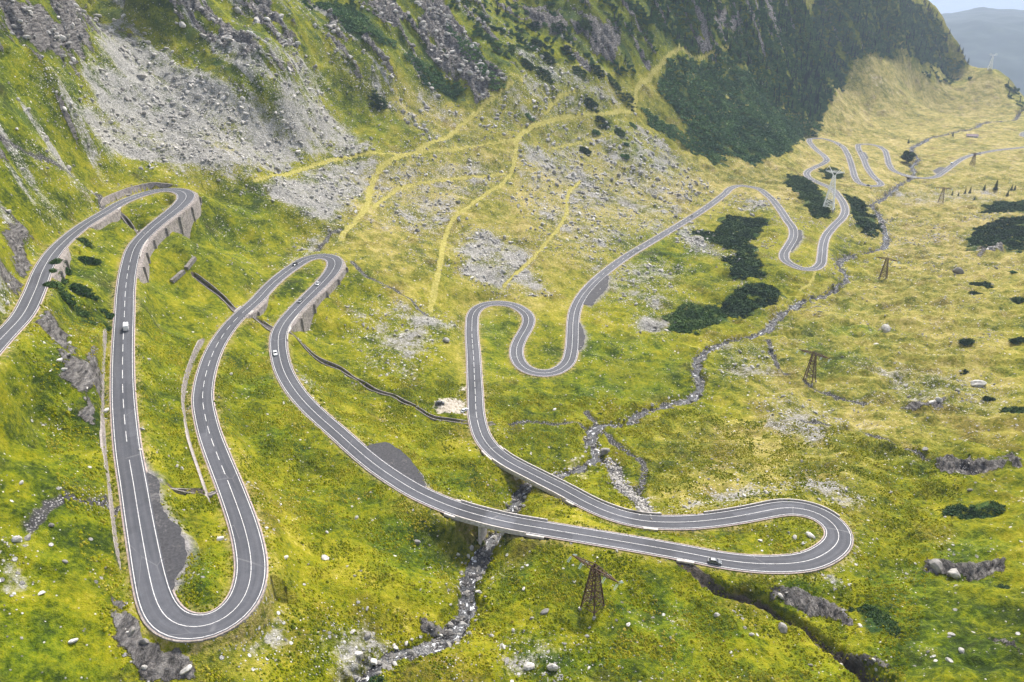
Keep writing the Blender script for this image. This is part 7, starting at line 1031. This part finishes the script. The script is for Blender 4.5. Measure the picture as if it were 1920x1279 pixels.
# ------------------------------------------------------------------ cars
def car_parts():
    """unit saloon along +X, 4.4 x 1.8 x 1.45"""
    b = MB(); rings = []
    prof = [(-2.2, .42, .62, .70), (-2.12, .30, .80, .82), (-1.6, .26, .92, .88), (-.9, .24, .95, .90), (.7, .24, .94, .90), (1.3, .25, .88, .89), (1.95, .28, .74, .83), (2.2, .40, .60, .68)]
    for x, z0, z1, w in prof: rings.append([(x, -w*.92, z0), (x, -w, (z0+z1)/2), (x, -w*.94, z1-.06), (x, -w*.8, z1), (x, w*.8, z1), (x, w*.94, z1-.06), (x, w, (z0+z1)/2), (x, w*.92, z0)])
    b.loft(rings); g = MB(); gr = []
    for x, z, w in ((-1.75, .9, .78), (-1.25, 1.34, .64), (.0, 1.40, .66), (.45, 1.33, .65), (1.2, .9, .78)): gr.append([(x, -.80, .86), (x, -w, z), (x, w, z), (x, .80, .86)])
    g.loft(gr); ro = MB()
    ro.loft([[(-1.27, -.63, 1.345), (-1.27, .63, 1.345), (-1.27, .6, 1.375), (-1.27, -.6, 1.375)], [(-.1, -.655, 1.41), (-.1, .655, 1.41), (-.1, .62, 1.455), (-.1, -.62, 1.455)], [(.45, -.645, 1.335), (.45, .645, 1.335), (.45, .61, 1.37), (.45, -.61, 1.37)]])
    for sd in (-1, 1):
        for a, c in (((-1.72, sd*.80, .9), (-1.27, sd*.63, 1.36)), ((-.35, sd*.81, .92), (-.35, sd*.665, 1.41)), ((1.17, sd*.8, .92), (.45, sd*.645, 1.35))): ro.bar(a, c, .07)
    w = MB().cyl((0, -.11, 0), (0, .11, 0), .32, 14); rim = MB().cyl((0, -.125, 0), (0, .125, 0), .19, 10)
    return b.mesh('body'), g.mesh('glass'), ro.mesh('roof'), w.mesh('tyre'), rim.mesh('rim'), MB().box((0, 0, 0), (.08, .34, .14)).mesh('lamp')
CB, CG, CRO, CW, CRI, CLM = car_parts()
M_rim = simple('wheel_rim', (.35, .35, .36), .35, .1, metal=.8)
CW.materials.append(M_tyre); CRI.materials.append(M_rim)
def car(loc, rz, pitch, mat, lab, glassroof=None, s=1.0, name='car'):
    root = empty(name, loc, rz, s); root.rotation_euler = (0, pitch, rz); tag(root, lab, 'car')
    for me_, nm, mt in ((CB, 'body', mat), (CG, 'windows', M_glass), (CRO, 'roof', mat)):
        m2 = me_.copy(); m2.materials.append(mt); link(nm, m2, None, root)
    for x in (-1.35, 1.38):
        for sd in (-1, 1):
            w = link('wheel', CW, None, root); w.location = (x, sd*.80, .32); ri = link('rim', CRI, None, w)
    for sd in (-1, 1):
        for x, nm, mt in ((2.1, 'headlight', M_lamp), (-2.14, 'tail_light', M_tail)):
            m2 = CLM.copy(); m2.materials.append(mt); l_ = link(nm, m2, None, root); l_.location = (x, sd*.58, .64)
    return root
def van(loc, rz, pitch, mat, lab, s=1.0):
    root = empty('camper_van', loc, rz, s); root.rotation_euler = (0, pitch, rz); tag(root, lab, 'van')
    b = MB(); rings = []
    for x, z0, z1, w in ((-2.6, .4, 2.45, .95), (-2.5, .32, 2.62, 1.0), (1.0, .32, 2.62, 1.0), (1.25, .32, 2.45, .98), (1.75, .32, 1.35, .95), (2.35, .34, 1.05, .9), (2.5, .42, .85, .8)):
        rings.append([(x, -w*.95, z0), (x, -w, (z0+z1)/2), (x, -w*.96, z1-.12), (x, -w*.86, z1), (x, w*.86, z1), (x, w*.96, z1-.12), (x, w, (z0+z1)/2), (x, w*.95, z0)])
    b.loft(rings).build('body', mat, root)
    ws = MB(); ws.quad((1.30, -.86, 2.36), (1.30, .86, 2.36), (1.78, .84, 1.40), (1.78, -.84, 1.40)); ws.build('windscreen', M_glass, root).location = (.03, 0, .02)
    for sd in (-1, 1):
        MB().box((.95, sd*.985, 1.75), (.75, .05, .55)).build('side_window', M_glass, root); MB().box((-1.1, sd*1.0, 1.8), (1.3, .05, .5)).build('side_window', M_glass, root)
        for x in (-1.6, 1.6):
            w = link('wheel', CW, None, root); w.location = (x, sd*.88, .34); link('rim', CRI, None, w)
        for x, nm, mt in ((2.44, 'headlight', M_lamp), (-2.58, 'tail_light', M_tail)):
            m2 = CLM.copy(); m2.materials.append(mt); l_ = link(nm, m2, None, root); l_.location = (x, sd*.66, .75)
    MB().box((-.8, 0, 2.66), (1.2, .8, .09)).build('roof_hatch', M_lamp, root); return root
CARSPEC = {'white camper van': ((.78, .78, .78), 'white camper van driving on the long left straight', 0), 'black': ((.012, .012, .014), 'black off road car entering the middle hairpin', 1), 'silver': ((.42, .43, .44), 'silver estate car leading two cars down from the middle hairpin', 0),
 'grey': ((.16, .165, .17), 'grey car following below the silver car under the middle hairpin', 0), 'white': ((.74, .75, .76), 'white car on the bend below the middle hairpin', 0), 'dark grey': ((.10, .11, .12), 'dark grey car parked on the edge of the lowest road', 0),
 'silverfar': ((.62, .62, .63), 'silver car on the long rising straight in mid valley', 0), 'blackfar': ((.015, .015, .016), 'black car with pale roof higher on the mid valley straight', 0), 'd1': ((.015, .015, .018), 'dark car on the far left loop of the distant hairpins', 0),
 'd2': ((.015, .015, .018), 'dark car beside the distant lay-by on the second loop', 1), 'd3': ((.02, .02, .022), 'dark car coming into the lowest distant hairpin', 0), 'd4': ((.02, .02, .024), 'dark car leaving the lowest distant hairpin', 1), 'whitefar': ((.8, .8, .8), 'white van on the far road near the dark pylon', 0), 'd5': ((.03, .03, .035), 'dark car on the far road just beyond the dark pylon', 0)}
for kind, nm, s_, off in CARS:
    i_ = int(s_); fr = s_-i_; p = ROAD[i_]*(1-fr)+ROAD[i_+1]*fr; t_ = TAN[i_]; n_ = NRM[i_]; c_, lab, rev = CARSPEC[nm]
    rev = off > 0 and abs(off) > .3   # keep right: cars on the left side of the line come the other way
    z = p[2]+.015; loc = (p[0]+n_[0]*off, p[1]+n_[1]*off, z); rz_ = math.atan2(t_[1], t_[0])+(math.pi if rev else 0)
    slope_ = (ROAD[i_+2, 2]-ROAD[i_-2, 2])/(4*STEP); pitch = -math.atan(slope_)*(-1 if rev else 1)
    big = 1.0 if np.hypot(*loc[:2]) < 480 else 1.25
    if kind == 'van': van(loc, rz_, pitch, paint('van_paint', c_), lab, .95 if big == 1 else 1.15)
    else: car(loc, rz_, pitch, paint('car_paint', c_), lab, None, 1.08 if kind == 'suv' else 1.0)
for (x, y, w_), c_, lab, a_ in ((PARKED[0], (.03, .034, .04), 'dark car parked on the pale gravel patch', R(8)), (PARKED[1], (.6, .62, .63), 'silver car parked on gravel right beside the straight', R(55))):
    car((x, y, float(ground(x, y))+.02), a_, 0, paint('car_paint', c_), lab)

# ------------------------------------------------------------------ pylons
def pylon(loc, rz, h, half, lab, lean=0.0):
    root = empty('lattice_pylon', loc, rz); tag(root, lab, 'pylon'); top = .75
    def cor(t, k): 
        hh = half*(1-t)+top*t; return Vector(((-1, 1, 1, -1)[k]*hh, (-1, -1, 1, 1)[k]*hh, t*h))
    for k in range(4):
        MB().bar(cor(0, k)-Vector((0, 0, 1.0)), cor(1, k), .36, .26).build('leg', M_rust, root); q = cor(0, k); MB().box((q.x, q.y, .0), (.9, .9, 1.4), 0, .8).build('footing', M_foot, root)
    lv = [.1, .27, .42, .55, .66, .76, .85, .93, 1.0]
    for k in range(4):
        m = MB(); k2 = (k+1) % 4
        for a, b in zip(lv[:-1], lv[1:]):
            m.bar(cor(a, k), cor(b, k2), .15); m.bar(cor(a, k2), cor(b, k), .15); m.bar(cor(a, k), cor(a, k2), .16)
        m.bar(cor(1, k), cor(1, k2), .12); m.build('bracing', M_rust, root)
    for sd in (-1, 1):
        m = MB(); tip = Vector((sd*8.4, 0, h-.9)); a = [Vector((sd*top, -top, h-1.2)), Vector((sd*top, top, h-1.2)), Vector((sd*top, -top, h)), Vector((sd*top, top, h))]
        for q in a: m.bar(q, tip, .22)
        for t in (.2, .4, .6, .8):
            c = [q.lerp(tip, t) for q in a]
            for i, j in ((0, 1), (2, 3), (0, 2), (1, 3), (0, 3)): m.bar(c[i], c[j], .12)
        m.build('cross_arm', M_rust, root)
        for t in (.45, 1.0):
            c = a[0].lerp(tip, t)
            for yy in (-1, 1):
                for dx in (-.22, .22):
                    q = MB(); base = Vector((c.x+dx, yy*.5, h-1.1)); d = Vector((0, yy*.83, -.55))
                    for n in range(7): q.cyl(base+d*(n*.26+.2), base+d*(n*.26+.34), .17, 8, .13)
                    q.bar(base, base+d*2.1, .05); q.build('insulator', M_insul, root)
    m = MB(); m.bar((0, 0, h), (0, 0, h+1.6), .14, .08); m.bar((-top, -top, h), (0, 0, h+1.0), .1); m.bar((top, top, h), (0, 0, h+1.0), .1); m.build('peak', M_rust, root)
    return root
PLAB = ['dark lattice pylon with wide cross arm on the near meadow', 'rusty lattice pylon on the right valley meadow nearest the stream', 'rusty lattice pylon right of the stream bend', 'rusty pylon with wide cross arm on the far meadow', 'dark pylon in front of the far straight road']
for p, lab, a_ in zip(PYLON, PLAB, (-43, -42, -38, -25, -60)):
    d = math.hypot(p[0], p[1])
    pylon((p[0], p[1], float(ground(p[0], p[1]))), R(a_), 16.5 if d < 300 else 17.5, 2.7, lab)
def mast(loc, rz, h, half, lab):
    root = empty('white_mast', loc, rz); tag(root, lab, 'pylon'); th_ = .8*h; top = half*.2
    def cor(t, k):
        hh = half*(1-t)+top*t; return Vector(((-1, 1, 1, -1)[k]*hh, (-1, -1, 1, 1)[k]*hh, t*th_))
    for k in range(4):
        MB().bar(cor(0, k)-Vector((0, 0, 2)), cor(1, k), .62, .45).build('leg', M_white, root); q = cor(0, k); MB().box((q.x, q.y, 0), (1.5, 1.5, 2), 0, .8).build('footing', M_foot, root)
    lv = [0.04, .18, .32, .45, .57, .68, .78, .87, .94, 1]
    for k in range(4):
        m = MB(); k2 = (k+1) % 4
        for a, b in zip(lv[:-1], lv[1:]): m.bar(cor(a, k), cor(b, k2), .3); m.bar(cor(a, k2), cor(b, k), .3); m.bar(cor(a, k), cor(a, k2), .3)
        m.build('bracing', M_white, root)
    for sd in (-1, 1):
        m = MB(); e = Vector((sd*6.2, 0, h)); el = Vector((sd*8.5, 0, th_+3.2))
        for yy in (-top, top):
            m.bar((sd*top, yy, th_), e, .3); m.bar((sd*top, yy, th_+1.2), el, .26); m.bar((0, yy, th_+2.6), el, .24)
        m.bar(el, e, .24); m.bar((sd*3.2, 0, th_+4.2), el, .16); m.bar((sd*2, 0, th_+2.4), (sd*4.4, 0, th_+6), .16); m.build('horn_arm', M_white, root)
    m = MB(); m.bar((-8.5, 0, th_+3.2), (8.5, 0, th_+3.2), .26); m.bar((-6.2, 0, th_+4.0), (6.2, 0, th_+4.0), .2); m.build('cross_beam', M_white, root)
mast((MAST[0][0], MAST[0][1], float(ground(MAST[0][0], MAST[0][1]))), R(-30), 42, 5.2, 'tall white painted mast straddling the slope beside the road bend')
mast((MAST[1][0], MAST[1][1], float(ground(MAST[1][0], MAST[1][1]))-1), R(-20), 36, 4.4, 'far white mast on the saddle against the blue hills')

# ------------------------------------------------------------------ hut
hx, hy, _ = HUT[0]; hz = float(min(ground(hx-6, hy-4), ground(hx+6, hy+4), ground(hx, hy)))
root = empty('mountain_hut', (hx, hy, hz), R(-18)); tag(root, 'long low hut with purple brown roof on the far meadow', 'hut')
MB().box((0, 0, 1.3), (17, 8, 3.4)).build('wall', M_plaster, root)
m = MB()
for sd in (-1, 1): m.quad((-9.2, sd*4.9, 2.5), (9.2, sd*4.9, 2.5), (9.2, 0, 5.4), (-9.2, 0, 5.4)); m.quad((-9.2, sd*4.9, 2.35), (9.2, sd*4.9, 2.35), (9.2, 0, 5.25), (-9.2, 0, 5.25))
m.build('roof', M_roof, root)
m = MB(); 
for x in (-8.5, 8.5): m.v += [(x, -4, 3), (x, 4, 3), (x, 0, 5.1)]; m.f.append((len(m.v)-3, len(m.v)-2, len(m.v)-1))
m.build('gable', M_plaster, root)
MB().box((0, -4.03, 1.2), (1.1, .1, 2.2)).build('door', M_trunk, root)
for x in (-6, -3, 3, 6): MB().box((x, -4.03, 1.7), (1.1, .1, 1.0)).build('window', M_glass, root)

# ------------------------------------------------------------------ far hills and plain
def far_sheet(name, r0, r1, nr, na, fn, mat, a0=8, a1=62):
    t_ = np.linspace(R(a0), R(a1), na); q = r0*(r1/r0)**np.linspace(0, 1, nr); T, Q = np.meshgrid(t_, q); x, y = Q*np.sin(T), Q*np.cos(T)
    ii = (np.arange(nr-1)[:, None]*na+np.arange(na-1)[None]).ravel()
    return link(name, np_mesh(name, np.stack([x, y, fn(x, y)], -1).reshape(-1, 3), np.stack([ii, ii+na, ii+na+1, ii+1], 1)[:, ::-1], True), mat)
def hill_h(x, y):
    r_ = np.hypot(x, y); t_ = np.degrees(np.arctan2(x, y))
    crest = np.interp(t_, [8, 24, 26, 28, 30, 31, 34, 42, 62], [-420, -240, -30, 75, 118, 105, 85, 20, 0])
    lowv = -640
    prof = sstep(3000, 7600, r_)*sstep(15500, 8400, r_)
    return lowv+(crest-lowv)*prof+90*(ridged(x/1500, y/1500, 4, 501)-.6)*prof+8*fbm(x/120, y/120, 3, 502)
def far_mat():
    m, nt, bs = newmat('far_forest'); N = NT(nt); co = N.n('ShaderNodeTexCoord').outputs['Object']
    N.l(N.ramp(N.noise(co, .006, 6, .7), [(.35, (.008, .018, .016)), (.55, (.018, .034, .028)), (.7, (.045, .06, .04))]), bs.inputs['Base Color']); bs.inputs['Roughness'].default_value = 1; return m
def plain_mat():
    m, nt, bs = newmat('far_plain'); N = NT(nt); co = N.n('ShaderNodeTexCoord').outputs['Object']
    v = N.n('ShaderNodeTexVoronoi'); N.l(N.map(co, (.0011, .0005, 1), (0, 0, .5)), v.inputs['Vector']); v.inputs['Scale'].default_value = 1.0
    s = N.n('ShaderNodeSeparateColor'); N.l(v.outputs['Color'], s.inputs[0])
    N.l(N.ramp(s.outputs[0], [(.2, (.16, .2, .12)), (.5, (.40, .39, .28)), (.8, (.62, .58, .46))]), bs.inputs['Base Color']); bs.inputs['Roughness'].default_value = 1; return m
tag(far_sheet('far_hill', 2600, 16000, 220, 220, hill_h, far_mat(), 14, 62), 'blue wooded hill beyond the end of the valley', kind='structure')
tag(far_sheet('far_plain', 12000, 60000, 60, 60, lambda x, y: -650+15*gnoise(x/4000, y/4000, 601), plain_mat(), 14, 62), 'pale plain in the far haze', kind='structure')

# ------------------------------------------------------------------ haze
def haze():
    m = bpy.data.materials.new('valley_haze'); m.use_nodes = True; nt = m.node_tree; nt.nodes.clear()
    o_ = nt.nodes.new('ShaderNodeOutputMaterial'); pv = nt.nodes.new('ShaderNodeVolumePrincipled')
    pv.inputs['Color'].default_value = (.66, .79, 1.0, 1); pv.inputs['Density'].default_value = HAZE_DENSITY; pv.inputs['Anisotropy'].default_value = .0
    nt.links.new(pv.outputs[0], o_.inputs['Volume'])
    b = MB(); b.box((27000, 30000, -150), (70000, 61400, 1300)); h_ = b.build('haze', m); tag(h_, 'thin blue valley haze', kind='stuff'); return h_
HAZE_DENSITY = 0.8e-4
HZ = haze()
print('H range', H.min(), H.max())

# ------------------------------------------------------------------ labels that single out the members of small groups
ORD = ['first', 'second', 'third', 'fourth', 'fifth', 'sixth', 'seventh', 'eighth', 'ninth', 'tenth', 'eleventh', 'twelfth', 'thirteenth', 'fourteenth', 'fifteenth', 'sixteenth', 'seventeenth', 'eighteenth', 'nineteenth', 'twentieth']
TENS = {2: 'twenty', 3: 'thirty'}
def ordn(n):
    if n < 20: return ORD[n]
    t, u = divmod(n+1, 10); return {2: 'twentieth', 3: 'thirtieth', 4: 'fortieth'}[t] if u == 0 else {2: 'twenty-', 3: 'thirty-', 4: 'forty-'}[t]+ORD[u-1]
for grp, txt, key in (('single boulders in the valley grass', 'pale grey boulder in the valley grass, {} of these from the left', 'u'), ('single pine bushes on the mountain slope', 'dark dwarf pine bush on the stony slope, {} of these from the left', 'u'),
    ('spruces along the ridge line', 'dark spruce on the upper right ridge, {} from the left', 'u'), ('boulders of the upper left slope and road sides', 'pale boulder on the stony upper slopes or verges, {} from the left', 'u'), ('bushes between the left roads', 'leafy green bush between the two left roads, {} from the top', 'd'),
    ('bushes on the right valley side', 'dark bush on the right valley side, {} from the top', 'd'), ('young conifers in the far right valley', 'small dark conifer by the pale rocks of the far right valley, {} from the left', 'u'),
    ('small bushes in the valley', 'small green bush in the nearer valley grass, {} from the left', 'u'), ('lone conifers of the far valley floor', 'small conifer on the far valley floor, {} from the left', 'u')):
    os_ = [o for o in bpy.data.objects if o.get('group') == grp and o.parent is None]
    os_.sort(key=lambda o: o.location.x/o.location.y if key == 'u' else -o.location.y)
    for n_, o in enumerate(os_): o['label'] = txt.format(ordn(n_))
for k_, o in enumerate(sorted([o for o in bpy.data.objects if o.name.startswith('layby')], key=lambda o: o.data.vertices[0].co.y)): pass
